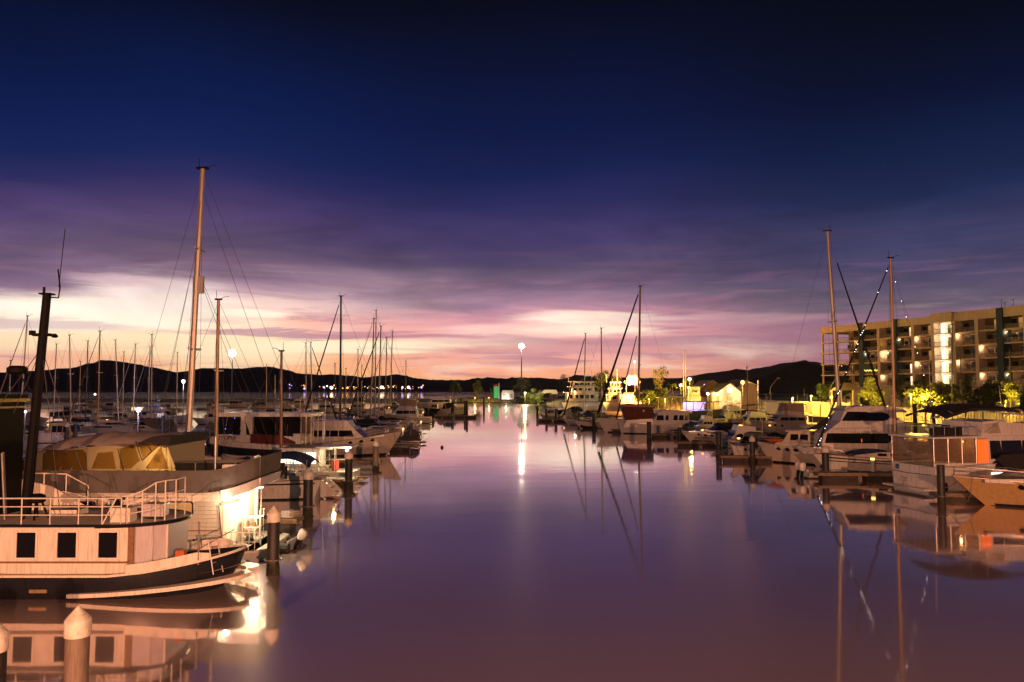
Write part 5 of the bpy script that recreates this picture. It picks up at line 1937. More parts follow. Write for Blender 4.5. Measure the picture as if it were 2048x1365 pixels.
# ---------------------------------------------------------------- western rows further back
rows = [
    # label, stern px, bow px, kwargs
    ('white cabin launch with square and round windows, right of the black raked mast', (60, 886), (168, 886), dict(style='pilot', hm=GEL2, beam=3.6, arch=False)),
    ('dark covered cruiser with tan canvas hump, between the white launch and tall mast', (345, 872), (222, 872), dict(style='express', hm=GEL3, canvas=CANV_G, beam=3.6)),
    ('dark hulled motor boat with black cover, behind the canopy of the houseboat', (200, 868), (272, 868), dict(style='covered', hm=NAVY, canvas=CANV_B, beam=3.2)),
    ('small grey runabout with folded cover, left of the tallest mast', (352, 884), (296, 884), dict(style='covered', hm=GEL3, canvas=CANV_G, beam=2.6)),
    ('white flybridge cruiser with open sides, between the tallest mast and the launch', (250, 848), (360, 848), dict(style='fly', hm=GEL, beam=4.2, bimini=CANV_B)),
    ('white sedan cruiser with lit yellow windows below a violet lamp', (230, 836), (318, 836), dict(style='pilot', hm=GEL, beam=3.8, lit=E_WIN)),
    ('pale motor yacht with black bimini, right of the tallest mast foot', (470, 850), (385, 850), dict(style='fly', hm=GEL2, beam=3.8, bimini=CANV_B, detail=False)),
    ('low white motor boat with dark hatch cover, just left of the long dark windows', (424, 866), (388, 866), dict(style='covered', hm=GEL, canvas=CANV_L, beam=2.8, detail=False)),
    ('black canopied cruiser whose long dark hood shows above the UTOPIA roof', (585, 862), (470, 862), dict(style='express', hm=GEL, canvas=CANV_B, beam=4.2)),
    ('white motor cruiser with blue sail-like cover, behind the long dark hood', (600, 842), (670, 842), dict(style='express', hm=GEL, canvas=CANV_N, beam=3.4, detail=False)),
    ('white cruiser with radar arch leaning over its dark cockpit, right of the flybridge yacht', (690, 872), (802, 872), dict(style='express', hm=GEL, bimini=CANV_B, beam=3.8)),
    ('cream hulled motor yacht with square stern and pale flybridge, third from the channel end', (802, 858), (690, 858), dict(style='fly', hm=GEL2, beam=4.2, bimini=None)),
    ('grey canvas covered launch moored at the channel side beyond the yellow-lit bow', (838, 890), (778, 890), dict(style='covered', hm=GEL, canvas=CANV_G, beam=3.0)),
    ('white cruiser with raked windscreen and screened flybridge, above the dark piles', (860, 848), (756, 848), dict(style='fly', hm=GEL, beam=4.4, enclosure=CANV_T, fs=1.4, fb=2.2)),
    ('white express cruiser with sharp bow pointing across the channel, outermost of its row', (880, 831), (932, 831), dict(style='express', hm=GEL, canvas=CANV_B, beam=4.2, fs=1.7, fb=2.6)),
    ('dark cockpit cruiser moored stern to the channel below the screened flybridge', (868, 842), (828, 842), dict(style='covered', hm=GEL2, canvas=CANV_B, beam=3.4, detail=False)),
    ('long white ferry with flat roof and blue awning, beyond the western row', (935, 818), (830, 818), dict(style='pilot', hm=GEL, beam=6.0, detail=False, fs=1.8, fb=2.4)),
    ('red hulled workboat with dark wheelhouse, left of the long white ferry', (788, 822), (830, 822), dict(style='launch', hm=REDHULL, beam=4.6, topm=GEL2, detail=False)),
    ('cream workboat with tall wheelhouse lit orange, beside the red hulled workboat', (765, 816), (800, 816), dict(style='launch', hm=GEL2, beam=4.6, detail=False)),
    ('white flybridge cruiser at the foot of the dark grey mast', (620, 826), (680, 826), dict(style='fly', hm=GEL, beam=4.6, bimini=CANV_G, detail=False)),
    ('white motor yacht with three decks below the brightest town lights', (740, 824), (688, 824), dict(style='fly', hm=GEL, beam=5.0, bimini=CANV_B, enclosure=GLASS, detail=False)),
    ('pale open launch with white shelter, below the violet shore lamp', (360, 822), (318, 822), dict(style='launch', hm=GEL, beam=3.8, detail=False)),
    ('white launch with orange life ring by its shelter, right of the tallest mast', (392, 820), (432, 820), dict(style='launch', hm=GEL, beam=4.2, detail=False)),
    ('white sedan cruiser in the far row, below the glowing shore mast', (440, 816), (492, 816), dict(style='pilot', hm=GEL2, beam=4.6, detail=False)),
    ('small white cruiser in the far row, left of the short dark mast', (500, 818), (545, 818), dict(style='express', hm=GEL, canvas=CANV_G, beam=3.8, detail=False)),
    ('white cruiser in the far row, right of the short dark mast', (620, 814), (572, 814), dict(style='fly', hm=GEL, beam=4.6, detail=False)),
    ('far white launch by the western breakwater, left of the round hilltop masts', (150, 814), (196, 814), dict(style='launch', hm=GEL2, beam=4.2, detail=False)),
    ('far white cruiser whose cream bow shows under the two crossed masts', (240, 820), (196, 820), dict(style='pilot', hm=GEL, beam=4.4, detail=False)),
    ('dark workboat low in the water, near the black raked mast', (98, 830), (150, 830), dict(style='launch', hm=NAVY, beam=4.0, topm=GEL3, detail=False)),
    ('white motor boat with a cream side, close against the black raked mast', (34, 846), (84, 846), dict(style='express', hm=GEL2, canvas=CANV_L, beam=3.6, detail=False)),
    ('grey motor boat glimpsed between the raked mast and the black wheelhouse', (30, 905), (72, 905), dict(style='covered', hm=GEL2, canvas=CANV_L, beam=2.8, detail=False)),
]
rows += [
    ('white cruiser with tan canopy, squeezed behind the wide flat houseboat roof', (600, 852), (668, 852), dict(style='express', hm=GEL, canvas=CANV_T, beam=3.6)),
    ('grey launch with white wheelhouse, between the blue sail cover and the flybridge yacht', (652, 856), (706, 856), dict(style='launch', hm=GEL3, beam=3.2)),
    ('white cruiser stern-on beside the mast cluster foot, with brown cockpit cover', (772, 834), (716, 834), dict(style='express', hm=GEL, canvas=CANV_R, beam=4.2)),
    ('small white sedan boat just left of the screened flybridge cruiser', (762, 838), (722, 838), dict(style='pilot', hm=GEL, beam=3.6)),
    ('navy hulled launch with cream wheelhouse, in front of the long white ferry', (900, 824), (848, 824), dict(style='launch', hm=NAVY, beam=4.4, topm=GEL2)),
    ('white covered runabout at the channel edge below the long white ferry', (872, 836), (906, 836), dict(style='covered', hm=GEL, canvas=CANV_L, beam=3.4)),
    ('white flybridge cruiser with blue bimini, in the shadowed row left of the tallest mast', (330, 860), (262, 860), dict(style='fly', hm=GEL, beam=4.0, bimini=CANV_N)),
    ('cream launch with tall wheelhouse, left of the violet lamp among the western boats', (218, 846), (262, 846), dict(style='launch', hm=GEL2, beam=3.6)),
    ('white pilot cruiser showing three windows behind the white cabin launch', (120, 858), (180, 858), dict(style='pilot', hm=GEL, beam=3.6)),
    ('grey flybridge cruiser at the far side, under the pale mast that leans left', (128, 838), (182, 838), dict(style='fly', hm=GEL3, beam=4.2, bimini=CANV_G)),
    ('white express cruiser with cream cover, below the twin close masts', (282, 830), (336, 830), dict(style='express', hm=GEL, canvas=CANV_T, beam=4.0)),
    ('white pilot boat with green-looking hull stripe, right of the tallest mast at mid height', (408, 836), (462, 836), dict(style='pilot', hm=GEL, beam=4.0, stripe=CANV_N)),
    ('white launch with maroon cover in the row above the UTOPIA roof', (520, 840), (470, 840), dict(style='covered', hm=GEL, canvas=CANV_M, beam=3.6)),
    ('cream flybridge cruiser in the row above the UTOPIA roof, right end', (545, 834), (602, 834), dict(style='fly', hm=GEL2, beam=4.4, bimini=CANV_B)),
    ('tiny white launch in the far row left of the twin pale mast', (560, 822), (592, 822), dict(style='launch', hm=GEL, beam=4.0, detail=False)),
    ('white flybridge cruiser in the far row, left of the long flat ferry', (842, 814), (800, 814), dict(style='fly', hm=GEL, beam=5.0, detail=False)),
]
for lab, ps, pb, kw in rows:
    motor(lab, ps, pb, group='motor boats on the western side', **kw)

ym = [
    # label, base px, top px, top py, d, dir, L, extra
    ('sailboat with a pale grey mast leaning right, left of the black raked mast', 41, 55, 633, 112, -1, 11, dict(jib=CANV_T)),
    ('sailboat with the short tan mast at the left edge of the frame', 19, 21, 722, 150, -1, 9, dict()),
    ('sailboat with thin tan mast just right of the black raked mast', 108, 113, 689, 150, -1, 10, dict()),
    ('sailboat with pale mast leaning left, standing clear before the dark hill', 144, 139, 671, 135, -1, 11, dict(mastm=ALU)),
    ('sailboat with black mast before the left shoulder of the round hill', 172, 176, 683, 140, 1, 11, dict(mastm=DMAST)),
    ('sailboat with short grey mast between the pale and the black mast', 159, 161, 724, 190, -1, 9, dict()),
    ('sailboat with tall tan mast and furled sail to the left, under the round hilltop', 197, 200, 663, 128, -1, 12, dict(mastm=GOLD, jib=CANV_G, mr=0.13)),
    ('sailboat with thin grey mast leaning left across the round hilltop', 238, 231, 681, 150, 1, 10, dict(mastm=ALU)),
    ('sailboat with stubby tan mast ending at the round hilltop', 246, 248, 705, 170, 1, 9, dict()),
    ('sailboat with pale mast and thin forestay, right of the round hilltop', 267, 271, 689, 150, -1, 10, dict(jib=CANV_L)),
    ('sailboat with the taller of two close masts left of the tall yacht', 304, 304, 670, 138, 1, 11, dict(mastm=GOLD)),
    ('sailboat with the shorter of two close masts left of the tall yacht', 297, 300, 695, 160, -1, 10, dict(jib=CANV_L)),
    ('sailboat with a single thin mast beside the violet shore lamp', 354, 355, 706, 175, 1, 9, dict(mastm=ALU)),
    ('sailboat with slim pale mast on the dark hill, right of the glowing shore mast', 533, 533, 731, 200, -1, 9, dict()),
    ('sailboat with the smallest mast, right of the slim pale one', 550, 550, 751, 215, 1, 7, dict()),
    ('sailboat with twin-looking pale mast, left of the crossed dark furled sails', 613, 612, 687, 150, 1, 11, dict(mastm=ALU)),
    ('sailboat with thin mast whose dark furled sail runs down to the right', 625, 621.5, 686, 150, 1, 11, dict(jib=CANV_B, jib_r=0.13)),
    ('sailboat with tall dark grey mast, furled sail to the left and blue cover', 681, 682, 593, 116, -1, 13.5, dict(mastm=DMAST, jib=CANV_B, mr=0.17, cover=CANV_N, jib_r=0.12)),
    ('sailboat with short dark mast beside the tall dark grey mast', 670, 670, 728, 180, -1, 9, dict(mastm=DMAST)),
    ('sailboat with short tan mast right of the tall dark grey mast', 692, 692, 738, 190, 1, 8, dict()),
    ('sailboat with slim mast and two stays, left of the mast cluster', 716, 716, 700, 165, 1, 10, dict(mastm=ALU)),
    ('sailboat with the leftmost mast of the tall cluster, furled sail crossing leftward', 741, 748, 638, 140, -1, 13, dict(jib=CANV_L, mr=0.13)),
    ('sailboat with the thinnest and tallest mast of the cluster', 750, 752.5, 622, 146, 1, 13, dict(mastm=ALU)),
    ('sailboat with dark furled sail running down left from the cluster', 757, 762, 653, 136, -1, 13, dict(jib=CANV_B, mr=0.13, jib_r=0.13)),
    ('sailboat with tan mast, fourth in the tall cluster', 770, 773.5, 676, 150, -1, 11.5, dict(mastm=GOLD, jib=CANV_T)),
    ('sailboat with mast leaning right, outermost of the tall cluster', 780, 785, 663, 152, 1, 11.5, dict(mastm=ALU)),
    ('sailboat with lone brown mast among the town lights', 812, 812, 723, 190, 1, 9, dict(mastm=WOODY)),
    ('sailboat with short mast hidden behind the mast cluster', 723, 723.5, 732, 185, -1, 9, dict()),
]
for i, (lab, bx, tx, ty, d, dr, L, kw) in enumerate(ym):
    kw.setdefault('cover', [CANV_N, SAILW, CANV_G, CANV_B, CANV_T][i % 5])
    kw.setdefault('mr', 0.11)
    yacht(lab, bx, tx, ty, d, dr, L, detail=False, group=G_S, hm=[GEL, GEL2, GEL, GEL3, GEL][(i * 3) % 5], **kw)

# ---------------------------------------------------------------- piles and pontoons, western side
pile(157, 1212, 17.7, 'nearest pile with glowing white pointed cap, in front of the trawler', r=0.25, m=PILE_B)
pile(-9, 1240, 17.0, 'white capped pile cut off by the left edge, beside the nearest pile', r=0.24)
pile(548, 1012, 32.8, 'black pile with pale pointed cap beside the houseboat stern')
pile(617, 937, 47.5, 'black pile with pale pointed cap before the big sailing yacht stern', r=0.29)
pile(698, 901, 60.5, 'black pile with mauve cap before the blazing cabin boat', r=0.29)
pile(752, 879, 74.5, 'bright yellow-lit steel pile with white cap', r=0.28, m=PILE_B)
pile(134, 845, 112, 'small dark pile with white cap before the white cabin launch', r=0.28)
pile(151, 848, 112, 'small dark pile without cap beside the white cabin launch', cap=False, r=0.26)
pile(823, 838, 128, 'dark pile with pale cap at the channel edge below the screened flybridge', r=0.3)
pile(360, 855, 96, 'dark pile with pale cap left of the tallest mast', r=0.26)
pile(327, 832, 110, 'dark bare pile behind the houseboat canopy', cap=False, r=0.26)
pile(905, 805, 222, 'tall bare black pile before the outermost express cruiser', cap=False, r=0.42)
pile(930, 803, 224, 'bare black pile at the outermost bow, left of a pair', cap=False, r=0.30)
pile(934, 802, 218, 'bare black pile at the outermost bow, right of a pair', cap=False, r=0.34)
pile(968, 793, 290, 'lone black channel pile with small white light on top', cap=False, r=0.40)
G_P = 'floating pontoons of the western side'
pontoon('pontoon finger beside the houseboat, with a coiled hose on it', (-24, 42.6, 0), (-11.2, 42.6, 0), 1.3, 0.75, G_P)
pontoon('pontoon finger behind the big sailing yacht stern', (-30, 61.5, 0), (-11.9, 61.5, 0), 1.2, 0.7, G_P)
pontoon('pontoon finger carrying the bright steel pile', (-40, 77, 0), (-12.6, 77, 0), 1.2, 0.7, G_P)
pontoon('pontoon finger behind the yellow-lit bow', (-45, 97, 0), (-12.0, 97, 0), 1.2, 0.7, G_P)
pontoon('pontoon finger at the dark piles of the channel edge', (-60, 128, 0), (-14.5, 128, 0), 1.2, 0.7, G_P)
pontoon('pontoon finger behind the outermost express cruiser, its end open to the channel', (-60, 205, 0), (-8.8, 205, 0), 1.6, 0.7, G_P)
pontoon('main pontoon walkway running behind all the western boats', (-44, 36, 0), (-60, 240, 0), 2.2, 0.7, G_P)

# hoses and a ring on the finger beside the houseboat
_c = thing('coiled_hose', 'pale coiled hose lying on the pontoon finger beside the houseboat', 'hose', (at(592, 1008, 42.6).x, 42.5, 0.75))
MB().tube([(0.28 * math.cos(a * 0.7), 0.28 * math.sin(a * 0.7), 0.04 + 0.012 * a) for a in range(28)], 0.035, 6).build('coil', ROPE, _c)
_c = thing('dock_box', 'small rounded white box on the pontoon finger beside the coiled hose', 'box', (at(575, 1006, 42.6).x, 42.7, 0.75))
MB().box(-0.3, 0.3, -0.2, 0.2, 0, 0.28).build('box', GEL, _c)
MB().prism([(-0.32, 0.283), (-0.25, 0.36), (0.25, 0.36), (0.32, 0.283)], lambda x, z: 0.22).build('lid', GEL, _c)

# black float drifting in the channel
_b = thing('buoy', 'tiny dark buoy floating alone in the channel', 'buoy', tuple(onz(884, 896)))
MB().ball((0, 0, 0.06), 0.20, 10, 8).build('float', RUBBER, _b)
MB().lathe([(0.02, 0.2), (0.05, 0.24), (0.05, 0.3), (0.02, 0.34)], 8).build('eye', STEEL, _b)


# power pedestals with small warm lights along the western pontoons
for px, py, lab in ((96, 868, 'white cabin launch'), (214, 858, 'dark covered cruiser'), (338, 846, 'white flybridge cruiser with open sides'), (452, 832, 'far row above the UTOPIA roof'),
                    (540, 846, 'long dark hood'), (616, 838, 'dark grey mast foot'), (708, 846, 'cream hulled yacht'), (778, 826, 'red hulled workboat'), (846, 838, 'screened flybridge cruiser'),
                    (700, 828, 'three-deck yacht'), (842, 862, 'channel edge piles'), (806, 880, 'yellow-lit bow')):
    p = onz(px, py)
    r_ = thing('power_pedestal', 'small pontoon power post with a warm light, near the ' + lab, 'power post', (p.x, p.y, 0.6), 0, 'power posts on the western pontoons')
    MB().box(-0.12, 0.12, -0.1, 0.1, 0, 0.95).build('post', GEL, r_)
    MB().box(-0.13, 0.13, -0.11, 0.11, 0.953, 1.12).build('light', E_WARM, r_)
    MB().box(-0.9, 0.9, -0.6, 0.6, -0.14, 0.0).build('pad', PONT, r_)
    lamp('pedestal_light', r_, (0, -0.3, 1.3), 60, (1.0, 0.62, 0.30), 0.1)


# ================================================================ RIGHT SIDE
G_E = 'sailing boats moored on the eastern side'
G_M = 'motor boats on the eastern side'

# ---- gold-lit launch bow entering from the right edge
GB_, GH = motor('large white motor yacht with sharp flared bow lit gold, cut off by the right edge', (2480, 1032), (2042, 1022), L=15.0, style='express', hm=GOLD_LIT, topm=GEL, canvas=None, beam=4.4,
                fs=1.45, fb=1.85, arch=False, boot=NAVY, group=G_M)
g = MB()
rings = []
for i in range(8):
    k = i / 7.0
    x = 8.6 + 3.6 * k
    hh = 0.42 * math.sin(k * math.pi) ** 0.6
    rings.append([(x, yy * 0.75 * math.sin(min(1, k * 1.2 + 0.1) * math.pi) ** 0.5 if False else yy * 0.7, GH.sheer(0.7) + 0.30 + hh * (1 - yy * yy)) for yy in (-1, -0.5, 0, 0.5, 1)])
tend = thing('upturned_tender', 'grey upturned tender lashed on the foredeck of the gold-lit motor yacht', 'dinghy', GB_.location, GB_.rotation_euler[2])
g.loft(rings, close=False, caps=False).build('hull', INFL, tend)
MB().tube([(8.7, -0.72, GH.sheer(0.7) + 0.33), (10.4, 0, GH.sheer(0.7) + 0.80), (12.0, 0.7, GH.sheer(0.7) + 0.33)], 0.02, 5).build('lashing', ROPE, tend)

# ---- white cruiser with ladder on its stern, clear-curtained cockpit and black bimini
def stern_boat():
    d = 57.0
    sx = at(1832, 985, d).x
    L, Bm = 15.0, 4.8
    ang = R(12)
    root = thing('motor_yacht', 'white flybridge motor yacht, ladder on its stern, glowing orange curtain, black bimini', 'motor boat', (sx + 0.9, d + 2.2, 0), ang, G_M)
    zz = lambda py, dd=d: at(1850, py, dd).z
    H = Hull(L, Bm, 1.95, 2.9, rake=2.0, flare=0.10, tr=0.96, draft=0.5, full=2.4, sag=0.0)
    hull_parts(root, H, GEL, DECK, None, NAVY, STEEL)
    zs = 1.95
    MB().box(-0.9, 0.0, -Bm * 0.46, Bm * 0.46, 0.28, 0.40).build('swim_platform', GEL, root)
    # transom furniture: ladder, locker door, name scrawl
    g = MB()
    for y in (0.95, 0.40):
        g.tube([(-0.10, y, 1.05), (-0.26, y + 0.02, 0.42)], 0.026, 5)
    for k in range(3):
        g.tube([(-0.13 - 0.045 * k, 0.95, 0.92 - 0.2 * k), (-0.13 - 0.045 * k, 0.40, 0.92 - 0.2 * k)], 0.022, 5)
    g.build('ladder', STEELG, root)
    g = MB()
    g.tube([(-0.02, 2.1, 1.36), (-0.06, 0.6, 1.30), (-0.02, -1.9, 1.38)], 0.025, 5)
    g.build('stern_rope', RUBBER, root)
    dr = MB().box(-0.035, 0.0, 1.35, 1.85, 1.45, 1.92).build('stern_locker', GEL3, root)
    MB().box(-0.06, -0.037, 1.43, 1.77, 1.52, 1.84).build('locker_panel', BLUEP, dr)
    # enclosed aft deck
    z1, z2 = zs + 0.05, zs + 2.0
    Xc = 5.2
    MB().box(0.0, Xc, -Bm * 0.47, -Bm * 0.455, zs - 0.1, zs + 0.25).build('coaming', GEL, root)
    for sd in (-1, 1):
        for i in range(3):
            x0 = 0.05 + i * 1.15
            MB().box(x0, x0 + 1.08, sd * Bm * 0.46, sd * Bm * 0.46 + 0.015, zs + 0.25, z2).build('clear_curtain', CLEAR, root)
    for i in range(4):
        y0 = -Bm * 0.46 + i * Bm * 0.23
        MB().box(0.0, 0.015, y0 + 0.03, y0 + Bm * 0.23 - 0.03, zs + 0.1, z2).build('clear_curtain', CLEAR, root)
    g = MB()
    for x, y in ((0.02, -2.2), (0.02, 2.2), (1.17, -2.23), (2.32, -2.23), (3.5, -2.23)):
        g.tube([(x, y, zs), (x, y, z2)], 0.03, 6)
    g.build('awning_pole', STEEL, root)
    MB().box(3.55, 3.75, -2.0, 2.0, zs, z2).build('saloon_bulkhead', TEAK, root)
    cur = MB()
    vs = []
    for i in range(12):
        x = 3.62 + 0.9 * i / 11.0
        for zc in (zs + 0.12, z2 - 0.1):
            vs.append((x, -2.20 + 0.05 * math.sin(i * 2.2), zc))
    cur.add(vs, [(2 * i, 2 * i + 2, 2 * i + 3, 2 * i + 1) for i in range(11)]).build('curtain', E_CURT, root)
    MB().ball((3.3, -1.2, zs + 1.7), 0.07, 8, 6).build('cabin_lamp', E_WARM, root)
    lamp('cabin_lamp_light', root, (2.9, -1.2, zs + 1.6), 25, (1.0, 0.50, 0.18), 0.08)
    # saloon side, windows forward
    hw = lambda x, z: Bm * 0.46 - max(0, x - 9) * 0.12 - (z - zs) * 0.05
    cab = MB().prism([(4.6, zs), (4.6, z2), (10.4, z2), (11.8, zs + 0.5), (13.0, 2.7)], hw).build('cabin', GEL, root)
    for a, b in ((4.75, 5.6), (5.75, 7.4), (7.55, 9.2)):
        MB().plate([(a, zs + 0.5), (a, z2 - 0.2), (b, z2 - 0.2), (b + 0.2, zs + 0.5)], hw, 0.012).build('window', GLASS, cab)
    # upper deck: overhanging slab, flybridge, bimini
    MB().prism([(-0.15, z2 + 0.002), (-0.15, z2 + 0.12), (10.7, z2 + 0.2), (11.0, z2 + 0.002)], lambda x, z: Bm * 0.49 - max(0, x - 7) * 0.12).build('upper_deck', GEL, root)
    g = MB()
    for sd in (1, -1):
        tops = []
        for x in (0.0, 0.9, 1.8, 2.7, 3.6):
            g.tube([(x, sd * 2.25, z2 + 0.12), (x, sd * 2.25, z2 + 0.85)], 0.02, 5)
            tops.append((x, sd * 2.25, z2 + 0.85))
        g.tube(tops, 0.024, 5)
    g.tube([(0, -2.25, z2 + 0.85), (0, 2.25, z2 + 0.85)], 0.024, 5)
    g.build('upper_rail', STEEL, root)
    hw2 = lambda x, z: 2.0 - max(0, x - 6) * 0.1 - (z - z2) * 0.10
    fl = MB().prism([(4.2, z2 + 0.13), (4.3, z2 + 1.15), (5.9, z2 + 1.28), (6.4, z2 + 1.1), (9.4, z2 + 0.95), (10.2, z2 + 0.15)], hw2).build('flybridge', GEL, root)
    MB().plate([(4.45, z2 + 0.32), (4.5, z2 + 1.0), (5.7, z2 + 1.08), (5.9, z2 + 0.32)], hw2, 0.012).build('window', CLEAR, fl)
    g = MB()
    for k in range(5):
        g.box(1.2 + 0.5 * k, 1.55 + 0.5 * k, -0.9 + 0.3 * (k % 2), -0.4 + 0.3 * (k % 2), z2 + 0.15, z2 + 0.65 + 0.12 * (k % 3))
    g.build('deck_seat', CANV_B, root)
    # bimini: long black cloth with a drooping after edge
    rings = []
    for i in range(9):
        k = i / 8.0
        x = 1.2 + 6.2 * k
        zc = z2 + 2.15 + 0.30 * math.sin((k * 0.8 + 0.1) * math.pi) - 0.38 * max(0, 0.35 - k) / 0.35
        rings.append([(x, y * 2.1, zc - 0.30 * y * y) for y in (-1, -0.5, 0, 0.5, 1)] + [(x, y * 2.1, zc - 0.06 - 0.30 * y * y - (0.10 if abs(y) == 1 else 0)) for y in (1, 0.5, 0, -0.5, -1)])
    MB().loft(rings).build('bimini', CANV_B, root)
    g = MB()
    for sd in (1, -1):
        for xa, xb in ((4.3, 1.5), (4.3, 4.3), (4.6, 7.0), (2.8, 3.0)):
            g.tube([(xa, sd * 1.95, z2 + 0.4), (xb, sd * 2.02, z2 + 1.95)], 0.022, 5)
    g.build('bimini_frame', STEEL, root)
    MB().tube([(3.0, 1.5, z2 + 0.1), (2.9, 1.5, z2 + 5.2)], 0.03, 5, 0.015).build('aerial', GEL, root)
    return root


SB = stern_boat()
# low boat between, with two lit cabin windows
motor('low motor boat with two bright yellow cabin windows, behind the gold-lit bow', (2140, 995), (1888, 985), L=9.0, style='express', hm=GEL3, canvas=CANV_B, beam=3.0, lit=E_WINW, group=G_M, fs=1.15, fb=1.5, arch=False)
# dark-topped cruiser beyond, at the edge
cruiser('white flybridge cruiser with a second black bimini, at the right edge behind the ladder yacht', (at(1985, 900, 70).x, 72.0, 0), R(8), 14.0, style='fly', hm=GEL, bimini=CANV_B, enclosure=CLEAR, group=G_M, fs=2.0, fb=2.9)
cruiser('dark cockpit cruiser with cluttered rails, behind the ladder yacht flybridge', (at(1838, 860, 84).x, 86.0, 0), R(10), 11.0, style='pilot', hm=GEL3, group=G_M, arch=True, fs=1.6, fb=2.3)

# ---- sleek cruiser with two rows of curved dark windows
def sleek():
    d = 76.0
    x0 = at(1832, 905, d).x
    xb = at(1640, 905, d).x
    L = x0 - xb
    Bm = 4.4
    root = thing('motor_yacht', 'sleek white sports cruiser with two rows of curved black windows and rounded hardtop', 'motor boat', (x0, d + Bm / 2, 0), math.pi, G_M)
    zz = lambda py: at(1700, py, d).z
    X_ = lambda px: x0 - at(px, 850, d).x
    H = Hull(L + 1.5, Bm, zz(912), zz(900) + 0.25, rake=2.0, flare=0.15, tr=0.9, draft=0.5, full=2.4, sag=0.0)
    hull_parts(root, H, GEL, DECK, None, NAVY, STEEL)
    zd = zz(913)
    hw = lambda x, z: Bm * 0.44 - max(0, x - L * 0.55) * 0.20 - (z - zd) * 0.10
    body = MB().prism([(X_(1815), zd - 0.1), (X_(1822), zz(860)), (X_(1815), zz(843)), (X_(1690), zz(843)), (X_(1662), zz(866)), (X_(1655), zz(869)), (X_(1650), zd - 0.1)], hw).build('superstructure', GEL, root)
    # upper cabin with rounded hardtop
    up = MB().prism([(X_(1800), zz(843)), (X_(1800), zz(816)), (X_(1702), zz(814)), (X_(1690), zz(843))], lambda x, z: hw(x, z) - 0.1).build('wheelhouse', GEL, root)
    arc = [(X_(1820), zz(826)), (X_(1812), zz(819)), (X_(1785), zz(814)), (X_(1750), zz(812.5)), (X_(1715), zz(814)), (X_(1693), zz(822)), (X_(1700), zz(824)), (X_(1786), zz(825))]
    MB().prism(arc, lambda x, z: Bm * 0.43 - max(0, x - L * 0.55) * 0.12).build('hardtop', GEL, root)

    def oval(x_l, x_r, y_t, y_b, rnd):
        out = []
        for i in range(5):
            a = math.pi / 2 - math.pi * i / 4.0
            out.append((X_(x_r - rnd + rnd * math.cos(a)), zz((y_t + y_b) / 2 - (y_b - y_t) / 2 * math.sin(a))))
        return [(X_(x_l + 6), zz(y_t)), ] + out + [(X_(x_l), zz(y_b))]
    MB().plate(oval(1731, 1788, 826, 843, 14), lambda x, z: hw(x, z) - 0.1, 0.015).build('window', GLASS, up)
    MB().plate([(X_(1705), zz(823)), (X_(1742), zz(825)), (X_(1729), zz(843)), (X_(1692), zz(843))], lambda x, z: hw(x, z) - 0.1, 0.015).build('windscreen', GLASS, up)
    w_ = MB().plate(oval(1657, 1787, 868, 888, 10), hw, 0.015).build('window', GLASS, body)
    a = at(1727, 882, d)
    MB().box(x0 - a.x - 0.04, x0 - a.x + 0.04, hw(x0 - a.x, a.z) + 0.02, hw(x0 - a.x, a.z) + 0.04, a.z - 0.16, a.z + 0.16).build('window_light', E_CURT, w_)
    MB().prism([(X_(1800), zz(843)), (X_(1822), zz(868)), (X_(1828), zz(872)), (X_(1822), zz(858)), (X_(1806), zz(836))], lambda x, z: hw(x, z) - 0.05).build('cockpit_wing', GEL, root)
    c = at(1815, 880, d)
    MB().ball((x0 - at(1816, 878, d).x, Bm * 0.38, zz(878)), 0.10, 8, 6, 2.0, 1, 0.6).build('cockpit_lamp', E_WARM, root)
    lamp('cockpit_lamp_light', root, (x0 - at(1816, 878, d).x, Bm * 0.30, zz(881)), 14, SODIUM, 0.1)
    bow_rail(root, H, 0.72, 0.6)
    return root


sleek()

# ---- sailing boat with fairy lights and blue cover
FS, FH, FM = yacht('white sailboat hung with fairy lights, two dark hull stripes, blue dinghy cover on deck', 1788, 1781, 517, 73.5, -1, 12.6, mfrac=0.40, mastm=GOLD, cover=None, jib=CANV_B, mr=0.17,
                   stripe=NAVY, fb=1.25, boom=False, group=G_E, jib_r=0.10, jib_top=0.97)
FH.band(0.60, 0.66).build('hull_stripe', NAVY, [c for c in bpy.data.objects if c.parent is FS and c.name.startswith('hull')][0])
_fy = FH.sheer(0.6)
g = MB()
rings = []
for i in range(9):
    k = i / 8.0
    rings.append([(5.6 + 4.2 * k, yy * (0.75 - 0.35 * k * k), _fy + 0.25 + (0.50 * math.sin((0.12 + 0.85 * k) * math.pi) ** 0.7) * (1 - yy * yy)) for yy in (-1, -0.6, 0, 0.6, 1)])
dc = thing('covered_dinghy', 'dinghy under a blue cover on the fairy-lit sailboat foredeck', 'dinghy', FS.location, FS.rotation_euler[2])
g.loft(rings, close=False, caps=False).build('cover', CANV_N, dc)
MB().tube([(5.7, 0.7, _fy + 0.27), (7.8, 0, _fy + 0.80), (9.7, -0.4, _fy + 0.3)], 0.02, 5).build('strap', ROPE, dc)
mt = Vector((FM[0] + 0.0, 0, at(1781, 517, 73.5).z))
fb_ = Vector((12.4, 0, FH.sheer(1)))
sternp = Vector((0.2, 0, FH.sheer(0) + 0.7))
strand = thing('fairy_lights', 'string of white fairy lights up the stays of the sailboat with the blue cover', 'string lights', FS.location, FS.rotation_euler[2])
wire = MB().tube([fb_ + Vector((0, 0.16, 0.2)), mt + Vector((0.3, 0.16, -0.8))], 0.008, 4)
wire.tube([mt + Vector((-0.2, 0.16, -1.6)), Vector((0.9, 0.9, FH.sheer(0) + 0.8))], 0.008, 4)
wire.build('cord', RUBBER, strand)
